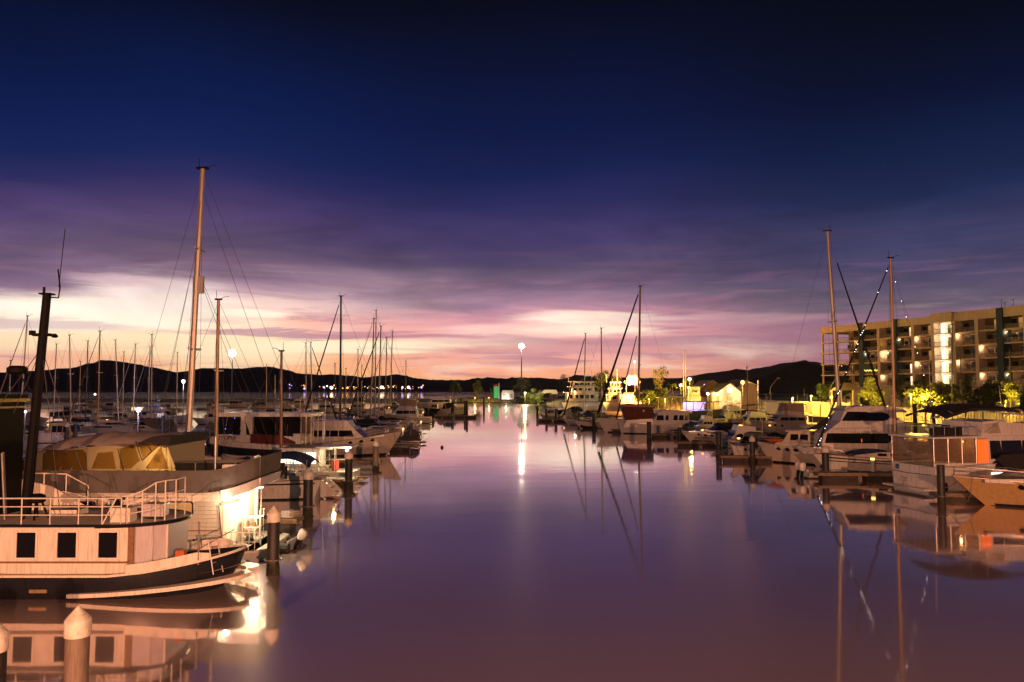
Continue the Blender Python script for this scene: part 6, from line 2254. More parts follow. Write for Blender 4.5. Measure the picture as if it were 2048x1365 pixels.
for i in range(34):
    k = random.random()
    if i < 20:
        p = (fb_ + Vector((0, 0.16, 0.2))).lerp(mt + Vector((0.3, 0.16, -0.8)), k)
    else:
        p = (mt + Vector((-0.2, 0.16, -1.6))).lerp(Vector((0.9, 0.9, FH.sheer(0) + 0.8)), k)
    MB().ball(p + Vector((random.uniform(-.05, .05), 0.03, 0)), 0.026, 6, 4).build('bulb', E_FAIRY, strand)

# ---- sailing boat with the grey boom tent
TS, TH, TM = yacht('sailboat with the tallest eastern mast and a dark grey boom tent over its cockpit', 1681, 1655, 463, 88, 1, 14.0, mfrac=0.56, mastm=ALU, cover=None, jib=CANV_B, mr=0.26, spread=1,
                   fb=1.4, boom=True, group=G_E, jib_top=0.86, jib_r=0.13)
_tz = TH.sheer(0.4)
rings = []
for i in range(10):
    k = i / 9.0
    x = 1.2 + 6.4 * k
    top = _tz + 0.9 + 3.0 * k ** 1.6
    wdt = 2.0 - 0.5 * k
    rings.append([(x, yy * wdt, _tz + 0.15 + (top - _tz - 0.15) * (1 - abs(yy) ** 1.25) + 0.06 * math.sin(i * 2.1) * (1 - abs(yy))) for yy in (-1, -0.7, -0.35, 0, 0.35, 0.7, 1)])
MB().loft(rings, close=False, caps=True).build('boom_tent', CANV_G, TS)
rings = []
for i in range(8):
    k = i / 7.0
    x = -0.8 + 3.6 * k
    rings.append([(x, yy * 1.8, _tz + 0.1 + (1.15 + 0.25 * math.sin(k * 6)) * (1 - abs(yy) ** 2) * (0.55 + 0.45 * math.sin(k * 3.0))) for yy in (-1, -0.5, 0, 0.5, 1)])
MB().loft(rings, close=False, caps=True).build('cockpit_cover', CANV_B, TS)

# ---- beige hardtop and white bow with the kayak
motor('white cruiser whose flybridge is wrapped in beige canvas, behind the grey boom tent', (1650, 872), (1545, 872), L=11.5, style='sport', hm=GEL2, enclosure=CANV_T, arch=False, beam=4.4, group=G_M, fs=1.7, fb=2.5)
KB, KBH = motor('broad white motor launch with square raked bow, red kayak lying on its deck', (1715, 935), (1572, 929), L=9.6, style='launch', hm=GEL2, beam=3.6, group=G_M, fs=1.75, fb=1.95, boot=BLACK)
_kz = KBH.sheer(0.8)


def on_deck(nm, lab, cat, boat, x, y, z, rz=0.0):
    M = Matrix.Translation(boat.location) @ Matrix.Rotation(boat.rotation_euler[2], 4, 'Z')
    p = M @ Vector((x, y, z))
    return thing(nm, lab, cat, p, boat.rotation_euler[2] + rz)


k_ = on_deck('kayak', 'orange red kayak lying along the deck of the broad white launch', 'kayak', KB, 5.9, 0.75, _kz + 0.16)
rings = []
for i in range(11):
    q = i / 10.0
    rr = 0.36 * math.sin(q * math.pi) ** 0.6 + 0.01
    rings.append([(2.9 * q, rr * math.cos(a), 0.22 + 0.10 * (2 * q - 1) ** 2 + rr * 0.60 * math.sin(a)) for a in [2 * math.pi * j / 10 for j in range(10)]])
MB().loft(rings).build('hull', ORANGE, k_)
MB().lathe([(0.25, 0), (0.28, 0.04), (0.22, 0.05)], 12, (1.4, 0, 0.42)).build('cockpit_rim', RUBBER, k_)
k_ = on_deck('paddle_board', 'blue and white paddle board lying flat beside the orange red kayak', 'board', KB, 2.0, 0.9, _kz + 0.10)
MB().prism([(0, 0.0), (0.2, 0.09), (3.2, 0.11), (3.5, 0.06), (3.2, 0.0)], lambda x, z: 0.36 - 0.1 * abs(x - 1.7) / 1.7).build('deck_pad', BLUEP, k_)
MB().prism([(-0.05, -0.04), (-0.05, -0.003), (3.4, -0.003), (3.4, -0.04)], lambda x, z: 0.38).build('underside', GEL, k_)
_q = on_deck('inflatable_dinghy', '', '', KB, 0, 0, 0)
bpy.data.objects.remove(_q)
dinghy('long grey inflatable dinghy stowed above the orange red kayak', tuple(at(1672, 880, 81.5)), math.pi * 0.98, 3.6, INFL)

# ---- small runabout with numbers, bow toward us
RB_, RBH = cruiser('small white runabout with registration marks on its bow, under a grey canopy', (at(1545, 905, 86).x, 88.5, 0), R(222), 6.6, style='express', hm=GEL, canvas=CANV_G, group=G_M, beam=None if False else None, arch=False, fs=1.1, fb=1.6) if False else \
    cruiser('small white runabout with registration marks on its bow, under a grey canopy', (at(1545, 905, 86).x, 88.5, 0), R(222), 6.6, style='express', hm=GEL, canvas=CANV_G, group=G_M, arch=False, fs=1.1, fb=1.6)

# ---- left of that
mo = [
    ('white cruiser under a low black cockpit cover with a white side door', (1505, 884), (1380, 884), dict(style='express', hm=GEL, canvas=CANV_B, beam=3.8, arch=False)),
    ('white cruiser with long pale foredeck and blue hatch stripe, between two bare piles', (1545, 898), (1440, 898), dict(style='sport', hm=GEL, beam=4.0, arch=False, stripe=CANV_N)),
    ('white flybridge cruiser with fishing tower and fairy lights, below the lit shed', (1560, 860), (1470, 860), dict(style='fly', hm=GEL, beam=4.6, bimini=CANV_L)),
    ('white express cruiser with small radar mast, in front of the violet-lit boat', (1442, 862), (1392, 862), dict(style='sport', hm=GEL, beam=3.8)),
    ('pale cruiser with white radar arch, second row behind the black cockpit cover', (1480, 850), (1420, 850), dict(style='express', hm=GEL2, canvas=CANV_L, beam=4.0, detail=False)),
    ('white motor yacht with a tall windscreen tent, below the shelter roof', (1370, 842), (1318, 842), dict(style='pilot', hm=GEL, beam=4.2, detail=False)),
    ('small cruiser with bluish cover, bow to the channel left of the big white hulls', (1192, 852), (1165, 850), dict(style='express', hm=GEL, canvas=CANV_G, beam=3.8, L=9.5)),
    ('cream hulled cruiser with square stern, outer end of the eastern row', (1182, 846), (1135, 846), dict(style='covered', hm=GEL2, canvas=CANV_G, beam=4.0)),
    ('white motor yacht with sloping windows behind the cream hulled cruiser', (1215, 838), (1150, 838), dict(style='sport', hm=GEL, beam=4.6)),
    ('first boat of the eastern row, white cabin cruiser by the outermost pile', (1122, 836), (1084, 836), dict(style='pilot', hm=GEL, beam=4.2)),
    ('second boat of the eastern row, grey cruiser with folded canopy', (1148, 840), (1108, 840), dict(style='express', hm=GEL3, canvas=CANV_L, beam=4.0)),
    ('dark covered launch tucked behind the first piles of the eastern row', (1168, 830), (1112, 830), dict(style='covered', hm=NAVY, canvas=CANV_B, beam=4.2, detail=False)),
    ('cruiser with mauve hull and white upperworks, behind the brown canvas trawler', (1345, 856), (1290, 856), dict(style='fly', hm=GEL3, beam=4.2, detail=False)),
]
mo += [
    ('white flybridge cruiser with dark bimini, between the beige canvas cruiser and the sheds', (1640, 856), (1560, 856), dict(style='fly', hm=GEL, beam=4.4, bimini=CANV_B)),
    ('white launch with blue cover between the brown canvas trawler and its neighbour', (1395, 872), (1345, 872), dict(style='covered', hm=GEL, canvas=CANV_N, beam=3.2)),
    ('pale sedan cruiser with tan canopy, second row behind the white side door', (1500, 866), (1436, 866), dict(style='express', hm=GEL2, canvas=CANV_T, beam=4.0)),
    ('grey workboat with white wheelhouse at the foot of the paddle ferry', (1205, 832), (1160, 832), dict(style='launch', hm=GEL3, beam=4.4, detail=False)),
    ('white cruiser in the back row, right of the violet-lit tour boat', (1500, 840), (1440, 840), dict(style='fly', hm=GEL, beam=5.0, bimini=CANV_G, detail=False)),
    ('cream launch in the back row beneath the tan boat shed', (1560, 842), (1510, 842), dict(style='pilot', hm=GEL2, beam=4.6, detail=False)),
]
for lab, ps, pb, kw in mo:
    motor(lab, ps, pb, group=G_M, **kw)
dinghy('black rubber dinghy hanging low between two white hulls of the eastern row', tuple(onz(1196, 858)), math.pi * 0.9, 3.4, RUBBER)

yacht('white sailboat with thick dark furled sails, pale pilothouse and tall copper mast', 1276, 1280.5, 573, 138, -1, 14.5, mfrac=0.50, mastm=GOLD, cover=CANV_R, jib=CANV_B, mr=0.20, spread=2, group=G_E, fb=2.0, jib_r=0.22)
_w = [o for o in bpy.data.objects if o.get('label', '').startswith('white sailboat with thick dark')][0]
_b0, _t0 = Vector((11.0, 0, 2.4)), Vector((7.35, 0, 7.5 + (778 - 672) * 138 / 1600.0))
MB().tube([_b0, _b0.lerp(_t0, 0.3), _t0], 0.17, 7, 0.07).build('staysail', CANV_B, _w)
hwp_ = lambda x, z: 1.5 - (z - 2.0) * 0.08
_c = MB().prism([(7.2, 1.8), (7.3, 4.0), (9.2, 4.1), (10.0, 2.1)], hwp_).build('pilothouse', GEL, _w)
MB().plate([(7.5, 2.7), (7.5, 3.7), (8.3, 3.7), (8.3, 2.7)], hwp_, 0.02).build('window', GLASS, _c)
MB().plate([(8.45, 2.7), (8.45, 3.7), (9.1, 3.7), (9.45, 2.7)], hwp_, 0.02).build('window', GLASS, _c)
yacht('sailboat with slim dark furled sail, bow nearest the eastern channel end', 1167, 1171, 668, 166, -1, 11.5, mfrac=0.62, mastm=ALU, cover=CANV_N, jib=CANV_B, mr=0.14, group=G_E, jib_r=0.16)
yacht('sailboat with plain pale mast, between the slim and the thick furled sails', 1203, 1202.5, 657, 152, -1, 12, mastm=ALU, cover=CANV_G, mr=0.15, group=G_E)
yacht('far sailboat moored on the eastern side with low dark mast before the apartment trees', 1925, 1920, 700, 150, -1, 9, mastm=DMAST, cover=CANV_B, mr=0.12, group=G_E, detail=False)
yacht('far sailboat with thin dark mast, left of the dense shore tree', 1903, 1904, 650, 128, -1, 10, mastm=DMAST, cover=CANV_B, mr=0.12, group=G_E, detail=False)
yacht('far sailboat with dark mast at the right edge, beside the yellow tree', 2021, 2020, 700, 130, 1, 9, mastm=DMAST, cover=CANV_B, mr=0.14, group=G_E, detail=False)
yacht('dark sailboat mast with slack stays before the lit sheds', 1495, 1494, 735, 150, -1, 8, mastm=DMAST, cover=CANV_B, mr=0.12, group=G_E, detail=False)


# ---- brown canvas trawler yacht
def brown_boat():
    d = 133.0
    xb, xs_ = at(1240, 868, d).x, at(1372, 868, d).x
    L, Bm = xs_ - xb, 4.4
    root = thing('motor_yacht', 'white trawler yacht with brown canvas wheelhouse forward and windowed cabin aft', 'motor boat', (xs_, d + Bm / 2, 0), math.pi, G_M)
    zz = lambda py: at(1300, py, d).z
    X_ = lambda px: xs_ - at(px, 850, d).x
    H = Hull(L, Bm, zz(850), zz(846), rake=0.5, flare=0.08, tr=0.9, draft=0.5, full=3.0, sag=0.0)
    hull_parts(root, H, GEL, DECK, None, NAVY, STEEL)
    hw = lambda x, z: Bm * 0.46 - max(0, x - L * 0.7) * 0.22 - (z - 2) * 0.06
    MB().prism([(X_(1310), zz(852)), (X_(1306), zz(838)), (X_(1256), zz(840)), (X_(1247), zz(856))], hw).build('foredeck_house', GEL, root)
    wc = MB().prism([(X_(1308), zz(839)), (X_(1307), zz(816)), (X_(1247), zz(814)), (X_(1254), zz(841))], lambda x, z: Bm * 0.44 - max(0, x - L * 0.7) * 0.15).build('canvas_wheelhouse', CANV_R, root)
    MB().plate([(X_(1290), zz(824)), (X_(1290), zz(820)), (X_(1286), zz(820)), (X_(1286), zz(824))], lambda x, z: Bm * 0.44 - max(0, x - L * 0.7) * 0.15, 0.03).build('canvas_patch', GEL2, wc)
    MB().prism([(X_(1309), zz(815)), (X_(1306), zz(811)), (X_(1262), zz(808)), (X_(1244), zz(813))], lambda x, z: Bm * 0.47 - max(0, x - L * 0.7) * 0.15).build('wheelhouse_top', CANV_T, root)
    cab = MB().prism([(X_(1378), zz(850)), (X_(1378), zz(827)), (X_(1318), zz(827)), (X_(1306), zz(843)), (X_(1306), zz(850))], hw).build('cabin', GEL, root)
    for a, b in ((1313, 1328), (1331, 1338), (1347, 1356), (1358, 1368), (1370, 1376)):
        MB().plate([(X_(a), zz(841)), (X_(a + 2), zz(831)), (X_(b), zz(831)), (X_(b), zz(841))], hw, 0.015).build('window', GLASS, cab)
    MB().prism([(X_(1386), zz(827)), (X_(1384), zz(823)), (X_(1330), zz(821)), (X_(1312), zz(827))], lambda x, z: Bm * 0.48).build('roof', GEL, root)
    bow_rail(root, H, 0.75, 0.7)
    g = MB().tube([(X_(1240), 0, zz(852)), (X_(1234), 0, zz(850))], 0.08, 6)
    g.build('bowsprit', GEL, root)
    return root


brown_boat()

# violet-lit tour boat against the shore
def led_boat():
    d = 178.0
    x0, x1 = at(1368, 815, d).x, at(1446, 815, d).x
    L = x1 - x0
    root = thing('tour_boat', 'dark tour boat glowing violet and blue under its flat roof, moored by the sheds', 'tour boat', (x0, d, 0), 0)
    z = lambda py: at(1400, py, d).z
    Hh = Hull(L, 4.2, z(822), z(818), rake=1.2, flare=0.08, tr=0.95, draft=0.5, full=2.8, sag=0.0)
    hull_parts(root, Hh, NAVY, DECK, None, None, None, False)
    MB().prism([(0, z(805)), (0, z(803)), (L * 0.9, z(803)), (L * 0.9, z(805))], lambda x, zz: 2.1).build('roof', ROOFM, root)
    g = MB()
    for i in range(5):
        x = 0.15 + i * L * 0.9 / 5.2
        for y in (-1.9, 1.9):
            g.tube([(x, y, z(820)), (x + (0.8 if i == 2 else 0), y, z(805))], 0.07, 5)
    g.build('roof_post', BLACK, root)
    MB().box(0.1, L * 0.55, -0.3, 0.3, z(806.5), z(805) - 0.02).build('light_bar', E_LED, root)
    MB().box(0.1, L * 0.56, 1.5, 1.6, z(820), z(806)).build('back_panel', GEL, root)
    lamp('light_bar_light', root, (L * 0.3, -0.6, z(808)), 500, (0.26, 0.20, 1.0), 0.3)
    lamp('light_bar_light', root, (L * 0.1, -0.6, z(808)), 260, (0.8, 0.6, 1.0), 0.3)
    return root


led_boat()

# ---------------------------------------------------------------- piles and pontoons, eastern side
for px, py, d, lab, cap, r in [
    (1075, 813, 219, 'outermost bare pile of the eastern row', False, 0.36),
    (1093, 818, 192, 'second bare pile of the eastern row, counting from the channel end', False, 0.32),
    (1112, 818, 186, 'third bare pile of the eastern row, counting from the channel end', False, 0.34),
    (1158, 826, 160, 'bare pile beside the cream hulled cruiser', False, 0.28),
    (1188, 828, 150, 'bare pile behind the hanging black dinghy', False, 0.34),
    (1252, 832, 136, 'thin bare pile at the bow of the brown canvas trawler', False, 0.22),
    (1298, 844, 116, 'thick bare black pile before the brown canvas trawler', False, 0.34),
    (1359, 846, 113, 'black pile with white cap beside the black cockpit cover', True, 0.30),
    (1437, 864, 90, 'bare black pile before the pale foredeck cruiser', False, 0.33),
    (1504, 871, 82, 'black pile with pale cap at the numbered runabout bow', True, 0.28),
    (1650, 890, 68, 'black pile with broad pale cap between launch and striped sailboat', True, 0.29),
    (1881, 930, 52, 'bare black pile beside the ladder yacht stern', False, 0.24),
    (1829, 808, 110, 'tall dark pile behind the cluttered dark cockpit cruiser', False, 0.28),
    (1866, 812, 105, 'tall dark pile below the black bimini', False, 0.28),
]:
    pile(px, py, d, lab, cap, r)
G_Q = 'floating pontoons of the eastern side'
pontoon('pontoon finger with twin white outboards at its end, along the fairy-lit sailboat', tuple(onz(1900, 962)), tuple(onz(1632, 960)), 1.3, 0.62, G_Q)
pontoon('pontoon finger ending at the white capped pile by the black cockpit cover', tuple(onz(1600, 893)), tuple(onz(1352, 893)), 1.2, 0.6, G_Q)
pontoon('pontoon finger before the brown canvas trawler stern', tuple(onz(1480, 876)), tuple(onz(1298, 876)), 1.2, 0.6, G_Q)
pontoon('short pontoon step at the bow of the brown canvas trawler', tuple(onz(1262, 867)), tuple(onz(1226, 866)), 1.4, 0.7, G_Q)
pontoon('pontoon finger at the numbered runabout', tuple(onz(1640, 925)), tuple(onz(1440, 923)), 1.2, 0.6, G_Q)
pontoon('pontoon finger under the ladder yacht stern, its tip by the bare pile', tuple(onz(2140, 1004)), tuple(onz(1868, 1000)), 1.1, 0.5, G_Q)
pontoon('pontoon finger between the first boats of the eastern row', tuple(onz(1230, 846)), tuple(onz(1076, 844)), 1.3, 0.7, G_Q)
pontoon('main pontoon walkway behind all the eastern boats', (60, 70, 0), (34, 190, 0), 2.2, 0.7, G_Q)
_rib, _x = None, None
_rb = thing('rib', 'small open boat with two white outboards at the tip of the pontoon finger', 'dinghy', tuple(onz(1608, 956)), R(4))
MB().tube([(0, -0.8, 0.3), (2.6, -0.8, 0.32), (3.4, -0.4, 0.42), (3.6, 0, 0.48), (3.4, 0.4, 0.42), (2.6, 0.8, 0.32), (0, 0.8, 0.3)], 0.24, 9).build('tube', GEL3, _rb)
MB().box(0.05, 2.7, -0.6, 0.6, 0.15, 0.25).build('floor', GEL3, _rb)
MB().box(0.0, 0.12, -0.65, 0.65, 0.2, 0.75).build('transom', GEL, _rb)
outboard(_rb, -0.02, -0.38, 0.62, 1.15, GEL, 0.12)
outboard(_rb, -0.02, 0.38, 0.62, 1.15, GEL, 0.12)
dinghy('black dinghy with dark outboard below the gold-lit bow', tuple(onz(1897, 992)), R(20), 2.6, RUBBER, RUBBER, tilt=-0.3)

for px, py, lab in ((1128, 842, 'first boats of the eastern row'), (1232, 860, 'brown canvas trawler bow'), (1405, 884, 'white side door cruiser'), (1478, 905, 'pale foredeck cruiser'), (1560, 912, 'numbered runabout'), (1746, 958, 'fairy-lit sailboat'), (1540, 872, 'beige canvas cruiser')):
    p = onz(px, py)
    r_ = thing('power_pedestal', 'small pontoon power post with a warm light, near the ' + lab, 'power post', (p.x, p.y, 0.6), 0, 'power posts on the eastern pontoons')
    MB().box(-0.12, 0.12, -0.1, 0.1, 0, 0.95).build('post', GEL, r_)
    MB().box(-0.13, 0.13, -0.11, 0.11, 0.953, 1.12).build('light', E_WARM, r_)
    MB().box(-0.9, 0.9, -0.6, 0.6, -0.14, 0.0).build('pad', PONT, r_)


# ================================================================ SHORE
# eastern shore: one raised bank from the breakwater point round to the apartments
bank = [(26, 330), (12, 352), (14, 372), (40, 380), (60, 350), (58, 300), (60, 262), (62, 232), (66, 205), (70, 180), (76, 150), (84, 120), (96, 90), (130, 60), (400, 60), (400, 700), (20, 700), (14, 470), (24, 420), (22, 350)]
shore = [(14.0, 395.0), (30, 372), (44, 345), (52, 300), (54, 262), (56, 232), (60, 205), (66, 180), (73, 150), (82, 120), (96, 92), (135, 62), (420, 40)]
g = MB()
vs, fs = [], []
for i, (x, y) in enumerate(shore):
    nx, ny = (1, 0.25)
    vs += [(x - 1.5, y - 1.0, -0.6), (x + 1.5, y + 0.4, 1.3), (x + 4.5, y + 1.5, 2.3), (x + 40, y + 40, 2.5), (x + 900, y + 250, 4.0)]
vs2 = []
for i in range(len(shore) - 1):
    for r_ in range(4):
        a = i * 5 + r_
        fs.append((a, a + 5, a + 6, a + 1))
g.add(vs, fs)
tag(g.build('ground', SOIL, angle=60), kind='structure')
# ground behind the point, towards the ferry
g = MB()
pt_ = [(14, 395), (6, 432), (-30, 446), (-34, 452), (60, 640), (700, 900), (960, 320), (120, 405)]
vs = [(x, y, 2.2) for x, y in pt_]
vs += [(x * 1.0 - 1.2, y - 1.2, -0.5) for x, y in pt_]
n = len(pt_)
g.add(vs, [tuple(range(n))] + [(i, (i + 1) % n, (i + 1) % n + n, i + n) for i in range(n)])
tag(g.build('ground', SOIL, angle=60), kind='structure')

# rock breakwater across the channel head: hundreds of stones, the nearest that show largest as objects
rock_meshes = []
for k in range(6):
    mb_ = MB().ball((0, 0, 0), 0.5, 7, 5)
    for i in range(len(mb_.v)):
        x, y, z = mb_.v[i]
        f = 1 + 0.35 * mnoise.noise(Vector((x * 3 + k * 7, y * 3, z * 3)))
        mb_.v[i] = (x * f * 1.2, y * f, z * f * 0.8)
    o = mb_.build('rock', ROCK, angle=20)
    rock_meshes.append(o.data)
    bpy.data.objects.remove(o)
bw = thing('breakwater', 'lit rock breakwater closing the channel head, yellow in the floodlight', 'breakwater', (0, 430, 0))
g = MB().add([(-38, -4, -0.5), (40, -4, -0.5), (40, 5, -0.5), (-38, 5, -0.5), (-37, -0.8, 2.0), (40, -0.8, 2.0), (40, 2.5, 2.0), (-37, 2.5, 2.0)],
             [(4, 5, 6, 7), (0, 1, 5, 4), (1, 2, 6, 5), (2, 3, 7, 6), (3, 0, 4, 7)])
g.build('core', ROCK, bw)
random.seed(11)
for i in range(290):
    x = random.uniform(-37.5, 24)
    q = random.random()
    o = bpy.data.objects.new('rock', random.choice(rock_meshes))
    COL.objects.link(o)
    o.parent = bw
    o.location = (x, -4.0 + 3.6 * q, -0.2 + 2.3 * q + random.uniform(-.1, .2))
    s = random.uniform(0.9, 2.1)
    o.scale = (s, s * 0.9, s)
    o.rotation_euler = (random.uniform(0, 6), random.uniform(0, 6), random.uniform(0, 6))
# pale walkway at the foot of the rocks
pontoon('long low jetty along the foot of the rock breakwater', (-30, 424, 0), (24, 424, 0), 2.0, 0.9, 'jetties')

# far western wave wall: long low wall of boards, catching the light
ww = thing('wave_wall', 'long low pale wave wall beyond the western boats', 'wall', (-20, 470, 0))
MB().box(-420, 0, 0, 0.4, -0.5, 1.55).build('wall_face', CONC, ww)
MB().box(-420, 0, -0.3, 0.7, 1.553, 1.85).build('wall_cap', CONC, ww)
g = MB()
for i in range(140):
    g.box(-420 + i * 3.0, -419.6 + i * 3.0, -0.25, -0.02, -0.5, 1.54)
o = g.build('wall_post', PONTW, ww)
o['kind'] = 'stuff'

# ---------------------------------------------------------------- leaves
leaf_cache = {}


def crown_mesh(nm, seed, n, rx, ry, rz, size, m, clumps=14, hollow=0.35, droop=0.0):
    rnd = random.Random(seed)
    cl = []
    for _ in range(clumps):
        while True:
            p = Vector((rnd.uniform(-1, 1), rnd.uniform(-1, 1), rnd.uniform(-1, 1)))
            if hollow < p.length < 1:
                break
        cl.append((p, rnd.uniform(0.22, 0.46)))
    mb_ = MB()
    vs, fs = [], []
    for i in range(n):
        c, r_ = rnd.choice(cl)
        d = Vector((rnd.gauss(0, 1), rnd.gauss(0, 1), rnd.gauss(0, 1)))
        d.normalize()
        p = c + d * r_ * (rnd.random() ** 0.45)
        p = Vector((p.x * rx, p.y * ry, p.z * rz - droop * p.length ** 2))
        a = Vector((rnd.gauss(0, 1), rnd.gauss(0, 1), rnd.gauss(0, 0.6))).normalized()
        b = a.cross(Vector((rnd.gauss(0, 1), rnd.gauss(0, 1), rnd.gauss(0, 1)))).normalized()
        s = size * rnd.uniform(0.6, 1.4)
        k = len(vs)
        vs += [p - a * s, p + b * s * 0.45, p + a * s, p - b * s * 0.45]
        fs.append((k, k + 1, k + 2, k + 3))
    mb_.add(vs, fs)
    return mb_.build(nm, m, smooth=False)


def tree(label, px, base_py, top_py, wpx, d, kind='round', m=LEAF, n=2600, name='tree', group=None, zb=None, size=None, bare=False, cat='tree'):
    base = at(px, base_py, d)
    top = at(px, top_py, d)
    z0 = base.z if zb is None else zb
    hgt = top.z - z0
    wid = wpx * d / 1600.0
    root = thing(name, label, cat, (base.x, d, z0), random.uniform(0, 6.28), group)
    rnd = random.Random(int(px * 13 + top_py))
    low_ = kind == 'bush'
    ch = hgt * (0.50 if low_ else 0.36)
    cz = hgt - ch
    size = size or max(0.17, wid * 0.040)
    n = int(n * (1.7 if wid < 12 else 2.0))
    tm = MB()
    tr = max(0.06, hgt * 0.022)
    if not low_:
        pts = [(0, 0, -0.4)]
        for i in range(1, 5):
            pts.append((rnd.uniform(-.04, .04) * hgt, rnd.uniform(-.04, .04) * hgt, cz * i / 4.0))
        tm.tube(pts, tr, 7, tr * 0.55)
        for i in range(9):
            a = rnd.uniform(0, 6.28)
            s_ = Vector(pts[-1]) * rnd.uniform(0.62, 1.0)
            e = Vector((math.cos(a) * wid * 0.36, math.sin(a) * wid * 0.36, cz + ch * rnd.uniform(-0.3, 0.8)))
            mid_ = s_.lerp(e, 0.5) + Vector((0, 0, hgt * 0.04))
            tm.tube([s_, mid_, e], tr * 0.45, 5, tr * 0.12)
    else:
        for i in range(6):
            a = rnd.uniform(0, 6.28)
            tm.tube([(0, 0, -0.2), (math.cos(a) * wid * 0.15, math.sin(a) * wid * 0.15, hgt * 0.4), (math.cos(a) * wid * 0.3, math.sin(a) * wid * 0.3, hgt * 0.7)], 0.05, 5, 0.02)
    tm.build('trunk' if not low_ else 'stem', BARK, root)
    cr = crown_mesh('crown', int(px * 7 + d), n, wid * 0.5, wid * 0.42, ch, size, m, clumps=12 if low_ else 22, hollow=0.15 if low_ else 0.3)
    cr.parent = root
    cr.location = (0, 0, cz if not low_ else ch)
    return root


def palm(label, px, base_py, top_py, d, group=None, m=LEAF, spread=2.4):
    base, top = at(px, base_py, d), at(px, top_py, d)
    hgt = top.z - base.z
    root = thing('palm_tree', label, 'palm', (base.x, d, base.z), 0, group)
    MB().tube([(0, 0, -0.3), (0.12, 0.05, hgt * 0.4), (0.05, 0, hgt * 0.8)], 0.16, 7, 0.10).build('trunk', BARK, root)
    rnd = random.Random(int(px))
    g = MB()
    for i in range(15):
        a = i * 2.399 + rnd.uniform(-.3, .3)
        el = rnd.uniform(0.1, 1.2)
        pts = []
        for j in range(7):
            t = j / 6.0
            rr = spread * t
            pts.append(Vector((math.cos(a) * rr, math.sin(a) * rr, hgt * 0.8 + spread * (math.sin(el) * t - 0.75 * t * t))))
        for j in range(6):
            p, q = pts[j], pts[j + 1]
            sd = Vector((-math.sin(a), math.cos(a), 0))
            wd = 0.42 * spread / 2.4 * (1 - j / 7.0)
            for s in (1, -1):
                k = len(g.v)
                e = p.lerp(q, 0.9) + sd * s * wd + Vector((0, 0, -0.28 * wd))
                g.add([p, q, e], [(0, 1, 2)])
                g.add([p.lerp(q, 0.45), q, e + (q - p) * 0.5], [(0, 1, 2)])
    g.build('frond', m, root, smooth=False)['kind'] = 'stuff'
    return root


G_T = 'trees and bushes along the eastern shore'
tree('small round tree on the breakwater, left of the green sign', 909, 793, 762, 30, 425, 'round', LEAF, 1500, group='trees on the breakwater', zb=2)
tree('feathery upright tree on the breakwater beside the round one', 956, 793, 760, 26, 425, 'round', LEAF3, 1100, group='trees on the breakwater', zb=2)
tree('low yellow-green bush beside the green sign', 986, 790, 772, 14, 425, 'bush', LEAF3, 700, group='trees on the breakwater', zb=2, cat='bush', name='bush')
tree('windblown tree at the foot of the tall floodlight mast', 1044, 793, 758, 34, 425, 'round', LEAF3, 1300, group='trees on the breakwater', zb=2)
tree('bright green mangrove bush on the point, left half', 1062, 806, 779, 40, 395, 'bush', LEAF, 2200, group='trees on the breakwater', zb=0.6, cat='bush', name='bush')
tree('bright green mangrove bush on the point, right half', 1084, 806, 784, 36, 392, 'bush', LEAF, 1800, group='trees on the breakwater', zb=0.6, cat='bush', name='bush')
tree('thin bare-topped tree left of the paddle ferry', 1130, 790, 748, 24, 430, 'round', LEAF2, 420, group=G_T, zb=2.5)
tree('dark spreading tree right of the paddle ferry', 1207, 790, 742, 44, 288, 'round', LEAF, 1500, group=G_T, zb=2.5)
tree('dark tree lit orange from the side, left of the orange floodlight', 1228, 792, 750, 34, 282, 'round', LEAF, 1300, group=G_T, zb=2.5)
tree('tall sparse dark tree with bare twigs right of the copper mast', 1321, 790, 730, 36, 276, 'round', LEAF, 600, group=G_T, zb=3)
tree('big yellow-lit bush behind the brown canvas trawler, left end', 1292, 806, 778, 44, 205, 'bush', LEAF3, 2400, group=G_T, zb=2.3, cat='bush', name='bush')
tree('big yellow-lit bush behind the brown canvas trawler, right end', 1322, 806, 780, 44, 208, 'bush', LEAF3, 2200, group=G_T, zb=2.3, cat='bush', name='bush')
palm('yellow-lit palm above the shelter roof', 1345, 800, 760, 215, G_T, LEAF3, 3.0)
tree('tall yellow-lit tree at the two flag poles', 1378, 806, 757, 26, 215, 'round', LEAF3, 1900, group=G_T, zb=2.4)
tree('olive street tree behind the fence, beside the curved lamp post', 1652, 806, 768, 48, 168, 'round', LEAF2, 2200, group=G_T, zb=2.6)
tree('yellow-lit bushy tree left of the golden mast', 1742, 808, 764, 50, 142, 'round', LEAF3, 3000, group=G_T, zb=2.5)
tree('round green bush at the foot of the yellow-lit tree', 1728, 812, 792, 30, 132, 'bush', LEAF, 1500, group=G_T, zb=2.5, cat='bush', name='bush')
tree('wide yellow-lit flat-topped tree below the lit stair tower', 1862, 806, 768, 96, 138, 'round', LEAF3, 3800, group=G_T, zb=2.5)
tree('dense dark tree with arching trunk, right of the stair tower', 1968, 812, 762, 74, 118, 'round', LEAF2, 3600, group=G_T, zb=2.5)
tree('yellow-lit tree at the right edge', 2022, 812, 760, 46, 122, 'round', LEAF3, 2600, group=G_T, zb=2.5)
tree('dark tree cut off by the right edge', 2056, 812, 764, 36, 115, 'round', LEAF2, 1600, group=G_T, zb=2.5)
